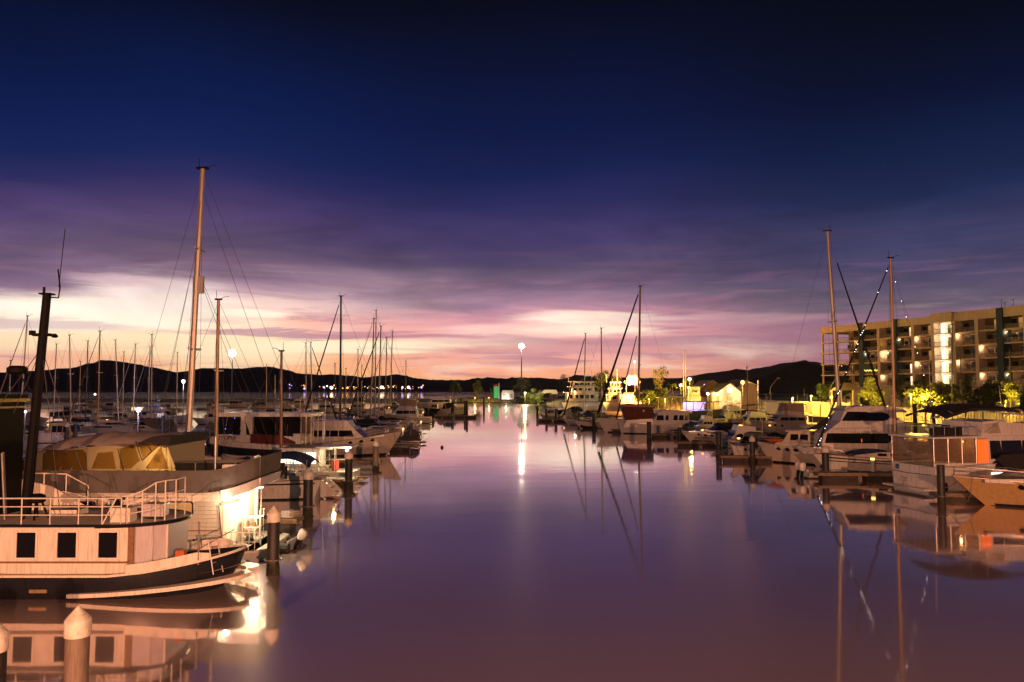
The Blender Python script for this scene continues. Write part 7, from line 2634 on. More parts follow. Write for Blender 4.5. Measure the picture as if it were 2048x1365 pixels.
for i, (px, py) in enumerate(((1692, 758), (1800, 755), (1842, 756), (1926, 758))):
    tree(['dark garden tree under the left end of the apartments', 'dark garden tree behind the golden mast', 'dark garden tree left of the stair tower foot', 'dark garden tree right of the stair tower foot'][i],
         px, 795, py, 44, 172, 'round', LEAF2, 1300, group=G_T, zb=3.0)

# ---------------------------------------------------------------- lamps on the shore
def flood_mast(label, px, top_py, d, zb, power, em, colr, n=4, s=1.6, name='floodlight_mast'):
    p = at(px, top_py, d)
    root = thing(name, label, 'light mast', (p.x, d, zb))
    hgt = p.z - zb
    MB().tube([(0, 0, -0.5), (0, 0, hgt * 0.6), (0, 0, hgt)], 0.42, 8, 0.22).build('mast', STEELG, root)
    MB().tube([(s * 0.75 * math.cos(a), 0, hgt + s * 0.75 * math.sin(a)) for a in [2 * math.pi * j / 16 for j in range(17)]], 0.12, 6).build('lamp_ring', STEELG, root)
    MB().box(-s * 0.75, s * 0.75, -0.1, 0.1, hgt - 0.1, hgt + 0.1).build('crossbar', STEELG, root)
    for k in range(9):
        a = 2 * math.pi * k / 8.0
        cx_, cz_ = (0, hgt) if k == 8 else (s * 0.60 * math.cos(a), hgt + s * 0.60 * math.sin(a))
        M = Matrix.Translation((cx_, -0.25, cz_)) @ Matrix.Rotation(math.pi / 2, 4, 'X')
        hd = MB().lathe([(s * 0.36, -0.28), (s * 0.45, 0.0), (s * 0.45, 0.08)], 12).build('lamp_head', STEELG, root)
        hd.matrix_local = M
        MB().lathe([(s * 0.44, 0.083), (s * 0.44, 0.12)], 12).build('lamp_glass', em, hd)
    lamp('flood_light', root, (0, -1.4, hgt + 0.1), power, colr, 0.9)
    return root


flood_mast('tall floodlight mast blazing white at the head of the channel', 1043, 693, 424, 2.0, 14000, E_WHITE, HALIDE, 6, 1.5)
flood_mast('glowing white floodlight mast beyond the western boats, before the hill', 465, 707, 470, 1.5, 8000, E_WHITE, HALIDE, 6, 2.2)


def lamp_post(label, px, head_py, d, zb, power, em, colr, arm=0.0, r=0.22, name='lamp_post', group='shore lamps', lit=True):
    p = at(px, head_py, d)
    root = thing(name, label, 'lamp post', (p.x, d, zb), 0, group)
    h = p.z - zb
    if arm:
        pts = [(0, 0, -0.3), (0, 0, h * 0.7)] + [(arm * math.sin(a), 0, h * 0.7 + h * 0.3 * math.sin(a) ** 0.9) for a in (0.4, 0.8, 1.2, 1.57)]
        MB().tube(pts, 0.10, 7, 0.06).build('post', STEELG, root)
        c = (arm * 1.15, 0, h)
        MB().box(arm * 0.98, arm * 1.35, -0.14, 0.14, h - 0.06, h + 0.08).build('lamp_head', STEELG, root)
        if lit:
            MB().box(arm * 1.02, arm * 1.32, -0.11, 0.11, h - 0.10, h - 0.063).build('lamp_glass', em, root)
            c = (arm * 1.15, 0, h - 0.4)
    else:
        MB().tube([(0, 0, -0.3), (0, 0, h - r)], 0.07, 7, 0.05).build('post', STEELG, root)
        MB().lathe([(r * 0.5, h - r * 1.25), (r * 0.9, h - r), (r * 0.9, h - r * 0.9)], 10).build('lamp_head', STEELG, root)
        MB().ball((0, 0, h), r, 10, 7).build('globe', em, root)
        c = (0, 0, h + 0.0)
    if power and lit:
        lamp('lamp_light', root, (c[0], -r - 0.35, c[2]), power, colr, r)
    return root


# the orange floodlight on the slipway: a frame of lamps
fl = at(1264, 765, 262)
orf = thing('floodlight_gantry', 'blinding orange floodlight rack on its frame beside the copper mast', 'floodlight', (fl.x, 262, 2.4))
h_ = fl.z - 2.4
g = MB()
for x in (-1.9, 1.9):
    g.tube([(x, 0, -0.4), (x, 0, h_ + 0.4)], 0.12, 6)
g.tube([(-1.9, 0, h_ - 0.8), (1.9, 0, h_ - 0.8)], 0.09, 6)
g.build('frame', STEELG, orf)
for x, z in [(-2.1, 0.1), (-1.05, -0.45), (0.0, -0.2), (1.05, -0.45), (2.1, 0.15), (-1.5, 0.95), (-0.5, 0.75), (0.5, 0.8), (1.5, 1.0), (-0.9, 1.75), (0.15, 1.6), (1.0, 1.8)]:
    hd = MB().lathe([(0.45, -0.3), (0.58, 0.0), (0.58, 0.08)], 12).build('lamp_head', STEELG, orf)
    hd.matrix_local = Matrix.Translation((x, -0.25, h_ + z)) @ Matrix.Rotation(math.pi / 2, 4, 'X')
    MB().lathe([(0.55, 0.083), (0.55, 0.14)], 12).build('lamp_glass', E_WARM, hd)
lamp('flood_light', orf, (0, -1.6, h_ + 0.3), 60000, SODIUM, 1.6)
lamp('flood_light', orf, (0, 1.8, h_ + 0.8), 120000, SODIUM, 0.8)

lamp_post('white topped pole light above the orange floodlight', 1269.5, 724, 275, 2.4, 900, E_WHITE, HALIDE, r=0.35)
lamp_post('pinkish lamp on a post among the yellow-lit tree branches', 1379, 759, 208, 2.4, 2600, E_VIOLET, SODIUM_Y, r=0.42)
lamp_post('pinkish lamp left of the two flag poles', 1361, 771, 212, 2.4, 2600, E_VIOLET, SODIUM_Y, r=0.36)
lamp_post('wide pink lamp above the dark gable', 1411, 773, 214, 2.4, 4000, E_VIOLET, SODIUM, r=0.62)
lamp_post('low pink lamp in front of the dark gabled shed', 1415.5, 788, 205, 2.4, 1800, E_VIOLET, SODIUM, r=0.36)
lamp_post('orange starry lamp on the corner of the white shed', 1485, 765, 196, 2.4, 5000, E_WARM, SODIUM, r=0.45)
lamp_post('white lamp in the shed yard that burns out the white gable', 1459, 781, 197, 2.4, 3600, E_WHITE, (1.0, 0.70, 0.32), r=0.55)
lamp_post('low yellow lamp at the fence, left of the olive street tree', 1622, 793, 160, 2.5, 6000, E_WARM, SODIUM_Y, r=0.20)
lamp_post('low pink lamp at the fence, under the curved lamp post', 1663, 795, 150, 2.5, 5000, E_WARM, SODIUM_Y, r=0.22)
lamp_post('globe lamp on a short post before the wide flat-topped tree', 1821.5, 790, 134, 2.5, 4600, E_WARM, SODIUM_Y, r=0.18)
lamp_post('small lamp left of the wide flat-topped tree', 1843, 794, 135.5, 2.5, 4200, E_WARM, SODIUM_Y, r=0.10)
lamp_post('unlit curved lamp post left of the apartments', 1659, 756, 155, 2.5, 0, E_WARM, SODIUM, arm=1.3, lit=False)
lamp_post('unlit curved lamp post before the dark near hill', 1540, 757, 190, 2.5, 0, E_WARM, SODIUM, arm=1.8, lit=False)
lamp_post('added hidden lamp in front of the big yellow-lit bush, left end', 1298, 799, 200.5, 2.3, 2600, E_WARM, SODIUM_Y, r=0.12)  # hidden low lamp, added to brighten the bush
lamp_post('added hidden lamp in front of the big yellow-lit bush, right end', 1330, 799, 203, 2.3, 2600, E_WARM, SODIUM_Y, r=0.12)  # another unseen lamp, added for the right half of the bushes
lamp_post('added lamp lighting the galleries of the river ferry', 1150, 784, 288, 1.2, 5000, E_WHITE, (1.0, 0.80, 0.45), r=0.18)  # put in front of the ferry to brighten its cream decks
lamp_post('hidden yard lamp lighting the fence behind the beige canvas cruiser', 1585, 797, 165, 2.5, 8000, E_WARM, SODIUM_Y, r=0.14)
lamp_post('hidden yard lamp lighting the tree left of the golden mast', 1722, 796, 138.6, 2.5, 6000, E_WARM, SODIUM_Y, r=0.12)
lamp_post('garden lamp under the dense dark tree', 2010, 800, 119, 2.5, 6000, E_WARM, SODIUM_Y, r=0.12)
lamp_post('garden lamp under the wide flat-topped tree', 1888, 800, 135, 2.5, 4800, E_WARM, SODIUM_Y, r=0.12)
lamp_post('violet lamp on a thin post left of the tallest mast', 367, 763, 150, 1.0, 2600, E_VIOLET, (0.8, 0.7, 1.0), r=0.32, group='marina lamps')
lamp_post('violet lamp low among the western boats, near the white sedan', 277, 820, 106, 0.7, 1500, E_VIOLET, (0.8, 0.66, 1.0), r=0.30, group='marina lamps')
lamp_post('violet lamp between the raked mast and the black wheelhouse', 51, 824, 96, 0.7, 120, E_VIOLET, (0.8, 0.66, 1.0), r=0.15, group='marina lamps')
lamp_post('tiny white lamp on the wave wall below the round hilltop', 190, 789, 460, 1.5, 0, E_WHITE, HALIDE, r=0.5, group='marina lamps')

# lamp standards of the quay the photograph was taken from: they light the near boats
quay = MB().box(-60, 60, -40, -4, -2, 3.2).build('quay', CONC)
tag(quay, kind='structure')
for x, lab in ((-16.0, 'quay lamp standard at the western corner of the quay'), (18.0, 'quay lamp standard at the eastern corner of the quay')):
    q = thing('quay_lamp', lab, 'lamp post', (x, -32.0, 3.2), 0, 'quay lamp standards')
    MB().tube([(0, 0, 0), (0, 0, 7.6), (0, 1.2, 8.4)], 0.10, 8, 0.06).build('post', STEELG, q)
    MB().lathe([(0.3, 8.55), (1.5, 8.40), (1.5, 8.36), (0.3, 8.36)], 20, (0, 1.3, 0)).build('lamp_shade', STEELG, q)  # oversize disc, added to keep the lamp's upward light out of the haze
    MB().box(-0.25, 0.25, 0.9, 1.7, 8.56, 8.7).build('lamp_head', STEELG, q)
    MB().box(-0.2, 0.2, 0.95, 1.65, 8.29, 8.35).build('lamp_glass', E_WARM, q)
    lamp('quay_lamp_light', q, (0, 1.3, 8.1), 118000 if x < 0 else 170000, (1.0, 0.41, 0.21), 0.25)

# far town lights along the foot of the hills
random.seed(5)
clusters = [(578, 6, 2, 'left of all the other town lights'), (607, 5, 4, 'behind the twin pale mast'), (650, 12, 6, 'left of the brightest white light'), (667, 8, 6, 'around the brightest white light'),
            (697, 16, 8, 'right of the tall dark grey mast'), (738, 10, 5, 'left half of the mast cluster'), (763, 9, 7, 'behind the right half of the mast cluster'), (783, 12, 7, 'just right of the mast cluster'),
            (802, 10, 5, 'left of the lone brown mast'), (824, 8, 4, 'right of the lone brown mast'), (842, 6, 2, 'at the right end of the town')]
for c, w_, k_, where in clusters:
    for _ in range(k_):
        px, py = c + random.uniform(-w_, w_), 775.5 + random.uniform(-3.5, 3.5)
        p = at(px, py, 1980 + random.uniform(-30, 40))
        m_ = random.choices((E_TOWN, E_TOWNW, E_TOWNV), (7, 3, 1))[0]
        r_ = 0.7 + 1.2 * random.random() ** 3
        root = thing('town_light', 'one of the small far town lights ' + where, 'street light', (p.x, p.y, 0), 0, 'town lights ' + where)
        MB().tube([(0, 0, 0), (0, 0, p.z)], 0.2, 4).build('post', STEELG, root)
        MB().ball((0, 0, p.z + r_ * 0.6), r_, 8, 6).build('globe', m_, root)
for px, py, m_, r_, lab in ((579, 769.5, E_TOWNV, 1.6, 'lone violet light across the bay, left of all the town lights'), (609, 777.5, E_TOWNV, 2.6, 'bright violet light across the bay, left of the crossed furled sails'),
                            (648, 775, E_TOWNV, 2.4, 'violet light at the left of the brightest white town cluster'), (663, 776, E_TOWNW, 3.8, 'brightest white town light across the bay'),
                            (695, 776, E_TOWN, 2.6, 'orange star-like town light right of the tall dark grey mast'), (763, 775, E_TOWNW, 3.6, 'large orange town light behind the mast cluster'),
                            (805, 775, E_TOWNV, 2.6, 'violet light left of the lone brown mast'), (817, 775, E_TOWNW, 3.2, 'round orange town light right of the lone brown mast'),
                            (843, 775, E_TOWNV, 2.4, 'rightmost violet town light across the bay')):
    p = at(px, py, 1950)
    root = thing('town_light', lab, 'street light', (p.x, p.y, 0), 0, 'large town lights across the bay')
    MB().tube([(0, 0, 0), (0, 0, p.z)], 0.3, 4).build('post', STEELG, root)
    MB().ball((0, 0, p.z), r_, 10, 8).build('globe', m_, root)

# ---------------------------------------------------------------- things on the point
for i, px in enumerate((950, 978, 1012)):  # low lamps added on the jetty to light the rocks from the front
    lamp_post(['added low lamp on the jetty below the feathery tree', 'added low lamp on the jetty left of the green sign', 'added low lamp on the jetty before the white marquee'][i],
              px, 796, 421.5, 0.9, 900 if i < 2 else 700, E_WARM if i < 2 else E_WHITE, SODIUM_Y if i < 2 else HALIDE, r=0.16, group='added jetty lamps')
lamp_post('added lamp lighting the bright green mangrove bush', 1050, 786, 384, 1.0, 26000, E_WHITE, (1.0, 0.80, 0.36), r=0.2, group='added jetty lamps')  # lamp added to brighten the mangrove bushes on the point
p = at(994, 782, 422)
sg = thing('channel_sign', 'tall green lit channel sign with a red top on the breakwater', 'sign', (p.x, 422, 2.0))
MB().box(-1.6, 0.8, -0.15, 0.15, 0.6, 6.6).build('board', E_GREEN, sg)
MB().box(0.82, 1.25, -0.2, 0.2, 0, 8.6).build('pillar', GEL, sg)
MB().box(-1.6, 0.8, -0.16, 0.16, 6.603, 7.7).build('red_panel', REDP, sg)
MB().box(-1.4, -1.2, -0.1, 0.1, 0, 0.6).build('post', STEELG, sg)


def pavilion(label, px0, px1, top_py, d, zb, m, name='tent', cat='tent', n=4, hip=True):
    a, b = at(px0, top_py, d), at(px1, top_py, d)
    w_ = b.x - a.x
    h = a.z - zb
    root = thing(name, label, cat, (a.x, d, zb))
    MB().prism([(0, 0), (0, h * 0.72), (w_ * 0.08, h), (w_ * 0.92, h), (w_, h * 0.72), (w_, 0)], lambda x, z: 2.6).build('body', m, root)
    for i in range(n):
        x = w_ * (i + 0.25) / n
        MB().box(x, x + w_ * 0.5 / n, -2.66, -2.605, h * 0.12, h * 0.58).build('opening', CANV_T, root)
    g = MB()
    for x in (0.05, w_ - 0.05):
        g.tube([(x, -2.62, 0), (x, -2.62, h * 0.72)], 0.09, 5)
    g.build('post', STEELG, root)
    return root


pavilion('white marquee on the breakwater beside the green sign', 1003, 1028, 781, 425, 2.0, GEL, n=2)
pavilion('long white storage tent behind the mangrove bush', 1076, 1115, 780, 402, 2.2, GEL2, n=3)


def ferry(label, px0, px1, d, zb, lv, m=GEL2):
    """river-boat style ferry: decks with posts and window bands"""
    x0, x1 = at(px0, 780, d).x, at(px1, 780, d).x
    L = x1 - x0
    root = thing('ferry', label, 'ferry', (x0, d, 0))
    z = lambda py: at(1165, py, d).z
    MB().prism([(-1, z(805)), (L * 1.08, z(805)), (L * 1.03, 0.0), (0.5, 0.0)], lambda x, zz: 4.2).build('hull', GEL3, root)
    for k, (pa, pb, a, b) in enumerate(lv):
        za, zb_ = z(pa), z(pb)
        xa, xb = at(a, 780, d).x - x0, at(b, 780, d).x - x0
        wl = MB().box(xa + 1.0, xb - 1.2, -3.2, 3.2, za, zb_ - 0.05).build('deck_house', m, root)
        n = max(3, int((xb - xa) / 2.6))
        for i in range(n):
            xx = xa + 1.6 + (xb - xa - 3.6) * i / n
            MB().box(xx, xx + (xb - xa) / n * 0.5, -3.26, -3.203, za + (zb_ - za) * 0.3, za + (zb_ - za) * 0.78).build('window', GLASS, wl)
        MB().box(xa - 0.6, xb + 0.6, -4.0, 4.0, zb_ - 0.047, zb_ + 0.22).build('deck_slab', m, root)
        g = MB()
        for i in range(n + 1):
            xx = xa + (xb - xa) * i / n
            g.tube([(xx, -3.8, za), (xx, -3.8, zb_)], 0.10, 5)
        g.build('deck_post', m, root)
        g = MB()
        for q in (0.18, 0.34):
            g.tube([(xa, -3.85, za + (zb_ - za) * q), (xb, -3.85, za + (zb_ - za) * q)], 0.06, 4)
        g.build('deck_rail', m, root)
    zt = z(lv[-1][1])
    g = MB().tube([(L * 0.15, 0, zt + 0.2), (L * 0.15, 0, zt + 2.6), (L * 0.1, 0, zt + 2.9)], 0.16, 6)
    g.tube([(L * 0.78, 0, zt + 0.2), (L * 0.78, 0, zt + 4.6)], 0.12, 5)
    g.tube([(L * 0.5, 0, zt + 0.2), (L * 0.5, 0, zt + 1.2)], 0.08, 5)
    g.build('funnel', m, root)
    return root


ferry('cream three-deck river ferry with posts and galleries, hauled out beyond the slim furled sail', 1126, 1200, 305, 2, [(803, 786, 1130, 1200), (785, 774.5, 1138, 1194), (774, 764.5, 1140, 1190)])
ferry('small cream work ferry with a boxy wheelhouse, left of the orange floodlight', 1208, 1242, 280, 2, [(804, 790, 1210, 1242), (789, 778, 1216, 1238), (777, 766, 1219, 1236)])

# slipway shed of yellow boards under the orange floodlight
sx0, sx1 = at(1240, 790, 268).x, at(1283, 790, 268).x
sh = thing('shed', 'low yellow board shed under the orange floodlight rack', 'shed', (sx0, 268, 2.4))
W_ = sx1 - sx0
MB().box(0, W_, 0, 6, 0, 3.6).build('wall', CREAM, sh)
for i in range(9):
    MB().box(0.1 + i * W_ / 9, (i + 1) * W_ / 9, -0.06, -0.003, 0.1, 3.5).build('panel', CREAM, sh)
MB().box(-0.3, W_ + 0.3, -0.4, 6.4, 3.603, 3.8).build('roof', ROOFM, sh)

# shelter with striped underside in front of the palm
p0, p1 = at(1318, 800, 200).x, at(1368, 800, 200).x
shl = thing('shelter', 'grey roofed picnic shelter on thin posts in front of the yellow-lit bushes', 'shelter', (p0, 200, 2.3))
W_ = p1 - p0
zt_ = at(1340, 795, 200).z - 2.3
MB().prism([(-0.4, zt_), (W_ * 0.5, zt_ + 0.5), (W_ + 0.4, zt_), (W_ + 0.4, zt_ - 0.16), (-0.4, zt_ - 0.16)], lambda x, z: 2.2).build('roof', STEELG, shl)
for i in range(6):
    MB().box(W_ * i / 5 - 0.06, W_ * i / 5 + 0.06, -1.9, -1.78, -0.3, zt_ - 0.16).build('post', PONTW, shl)
for i in range(14):
    x = W_ * (i + 0.3) / 14
    MB().box(x, x + 0.12, 1.6, 1.66, -0.2, zt_ - 0.2).build('slat', PONTW, shl)


# ---------------------------------------------------------------- boat sheds
def gable_shed(label, px0, px1, eave_py, ridge_py, d, depth, wall_m, roof_m, zb=2.4, name='shed', doors=2, skew=0.0):
    x0, x1 = at(px0, 790, d).x, at(px1, 790, d).x
    w_ = x1 - x0
    he, hr = at(px0, eave_py, d).z - zb, at(px0, ridge_py, d).z - zb
    root = thing(name, label, 'shed', (x0, d, zb), skew)
    MB().add([(0, 0, -0.3), (w_, 0, -0.3), (w_, 0, he), (w_ / 2, 0, hr), (0, 0, he), (0, depth, -0.3), (w_, depth, -0.3), (w_, depth, he), (w_ / 2, depth, hr), (0, depth, he)],
             [(0, 1, 2, 3, 4), (9, 8, 7, 6, 5), (1, 6, 7, 2), (5, 0, 4, 9)]).build('wall', wall_m, root)
    for sd in (0, 1):
        a = Vector((-0.5, 0, he - 0.25)) if sd == 0 else Vector((w_ + 0.5, 0, he - 0.25))
        b = Vector((w_ / 2, 0, hr + 0.03))
        t = Vector((0, 0, 0.16))
        MB().loft([[a + Vector((0, -0.6, 0)), b + Vector((0, -0.6, 0)), b + t + Vector((0, -0.6, 0)), a + t + Vector((0, -0.6, 0))],
                   [a + Vector((0, depth + 0.6, 0)), b + Vector((0, depth + 0.6, 0)), b + t + Vector((0, depth + 0.6, 0)), a + t + Vector((0, depth + 0.6, 0))]]).build('roof', roof_m, root)
    n = max(4, int(w_ / 1.1))
    for i in range(n):
        x = w_ * i / n
        k = 1 - abs((x + w_ / n / 2) - w_ / 2) / (w_ / 2)
        MB().box(x + 0.03, x + w_ / n - 0.03, -0.05, -0.003, 0.0, he + (hr - he) * k - 0.25).build('panel', wall_m, root)
    for i in range(doors):
        x = w_ * (i + 0.5) / doors
        MB().box(x - w_ * 0.13, x + w_ * 0.13, -0.11, -0.053, 0.0, he * 0.72).build('door', CREAM, root)
    return root


gable_shed('dark gabled boat shed with lit lower wall, left of the white shed', 1390, 1462, 786, 762, 212, 14, OCHRE, ROOFM, doors=3)
gable_shed('white shed whose gable is burnt out by the yard lamp', 1437, 1482, 784, 768, 200, 16, GEL, ROOFM, doors=1)
gable_shed('tan two-storey boat shed right of the white shed, lit yellow', 1474, 1514, 775, 760, 207, 14, CREAM, ROOFM, doors=2)
p0 = at(1367, 760, 218)
for px, tp, lab in ((1366.5, 707, 'left of the two bright flag poles above the yellow-lit tree'), (1370.5, 703, 'right of the two bright flag poles above the yellow-lit tree')):
    q = at(px, tp, 211)
    r_ = thing('flag_pole', lab, 'pole', (q.x, 211, 2.4), 0, 'flag poles')
    MB().tube([(0, 0, 0), (0, 0, q.z - 2.4)], 0.14, 7, 0.09).build('pole', GEL, r_)
    MB().ball((0, 0, q.z - 2.4), 0.18, 8, 6).build('finial', GEL, r_)
q = at(1516, 775, 195)
r_ = thing('utility_pole', 'white pole with a slanted arm right of the tan boat shed', 'pole', (q.x, 195, 2.4))
MB().tube([(0, 0, 0), (0, 0, at(1516, 761, 195).z - 2.4)], 0.11, 6).build('pole', GEL, r_)
MB().tube([(-0.3, 0, at(1516, 770, 195).z - 2.4), (-2.6, 0, at(1516, 763, 195).z - 2.4)], 0.08, 6).build('arm', GEL, r_)
# kiosk beside the flag poles
x0 = at(1383, 790, 206).x
k_ = thing('kiosk', 'two-storey white kiosk with balcony between the flag poles and dark shed', 'kiosk', (x0, 207, 2.4))
MB().box(0, 2.6, 0, 4, 0, 3.0).build('wall', GEL, k_)
MB().box(0.1, 2.5, 0.3, 3.7, 3.0, 5.6).build('upper_wall', GEL2, k_)
MB().box(-0.2, 2.8, -0.4, 4.2, 5.603, 5.75).build('roof', ROOFM, k_)
MB().box(0.5, 2.0, 0.24, 0.297, 3.6, 4.8).build('window', GLASS, k_)
MB().box(-0.1, 2.7, -0.5, -0.1, 2.9, 3.05).build('balcony', GEL, k_)

# ---------------------------------------------------------------- fence and wall behind the eastern boats
def fence(label, pts, z0, hgt, gap=0.42):
    root = thing('fence', label, 'fence', (pts[0][0], pts[0][1], z0))
    o0 = Vector((pts[0][0], pts[0][1], 0))
    cnt = 0
    pm = MB().box(-0.03, 0.03, -0.03, 0.03, 0, hgt).build('picket', GEL3, root)
    for i in range(len(pts) - 1):
        a, b = Vector((*pts[i], 0)) - o0, Vector((*pts[i + 1], 0)) - o0
        d_ = (b - a).length
        n = int(d_ / gap)
        for j in range(n):
            p = a.lerp(b, j / n)
            if cnt < 290:
                if cnt == 0:
                    pm.location = p
                else:
                    c = pm.copy()
                    COL.objects.link(c)
                    c.location = p
            cnt += 1
        MB().tube([a + Vector((0, 0, hgt - 0.1)), b + Vector((0, 0, hgt - 0.1))], 0.04, 5).build('rail', GEL3, root)
        MB().tube([a + Vector((0, 0, 0.2)), b + Vector((0, 0, 0.2))], 0.04, 5).build('rail', GEL3, root)
        for q in (a, b):
            MB().box(q.x - 0.08, q.x + 0.08, q.y - 0.08, q.y + 0.08, -0.4, hgt + 0.15).build('post', GEL3, root)
    return root


fp = [(at(1520, 800, 186).x, 186), (at(1580, 800, 172).x, 172), (at(1640, 800, 160).x, 160), (at(1700, 800, 148).x, 148)]
fence('pale picket fence lit yellow from behind, right of the boat sheds', fp, 2.3, 2.6)
fp = [(at(1775, 800, 136).x, 136), (at(1850, 800, 126).x, 126), (at(1930, 800, 116).x, 116), (at(2060, 800, 104).x, 104)]
fence('dim picket fence below the wide flat-topped tree', fp, 2.3, 2.2, 0.6)
# garden walls that catch the lamps
for lab, pa, pb, h_ in (('long low ochre wall behind the pale picket fence', (1528, 176.0 + 14), (1705, 152.0 + 4), 2.1), ('low ochre retaining wall under the garden trees', (1770, 146), (2100, 112), 1.8)):
    a, b = Vector((at(pa[0], 800, pa[1]).x, pa[1], 2.2)), Vector((at(pb[0], 800, pb[1]).x, pb[1], 2.2))
    L_ = (b - a).length
    w_ = thing('garden_wall', lab, 'wall', a, math.atan2((b - a).y, (b - a).x))
    MB().box(0, L_, -0.15, 0.15, -0.5, h_).build('wall_face', CREAM, w_)
    MB().box(-0.05, L_ + 0.05, -0.2, 0.2, h_ + 0.002, h_ + 0.12).build('coping', CONC, w_)
# guard shelter with a pyramidal roof
c_ = at(1694, 800, 158)
gz = thing('gazebo', 'open gazebo with a pale hipped roof before the left end of the apartments', 'gazebo', (c_.x, 158, 2.5))
e_, t_ = at(1694, 781, 158).z - 2.5, at(1694, 766, 158).z - 2.5
MB().add([(-2.4, -2.4, e_), (2.4, -2.4, e_), (2.4, 2.4, e_), (-2.4, 2.4, e_), (-0.7, 0, t_), (0.7, 0, t_)], [(0, 1, 5, 4), (1, 2, 5), (2, 3, 4, 5), (3, 0, 4), (0, 3, 2, 1)]).build('roof', CANV_T, gz)
for x in (-2.1, 2.1):
    for y in (-2.1, 2.1):
        MB().box(x - 0.12, x + 0.12, y - 0.12, y + 0.12, -0.3, e_).build('post', CREAM, gz)
MB().box(-2.2, 2.2, 1.9, 2.05, 0, 1.0).build('bench_wall', CREAM, gz)


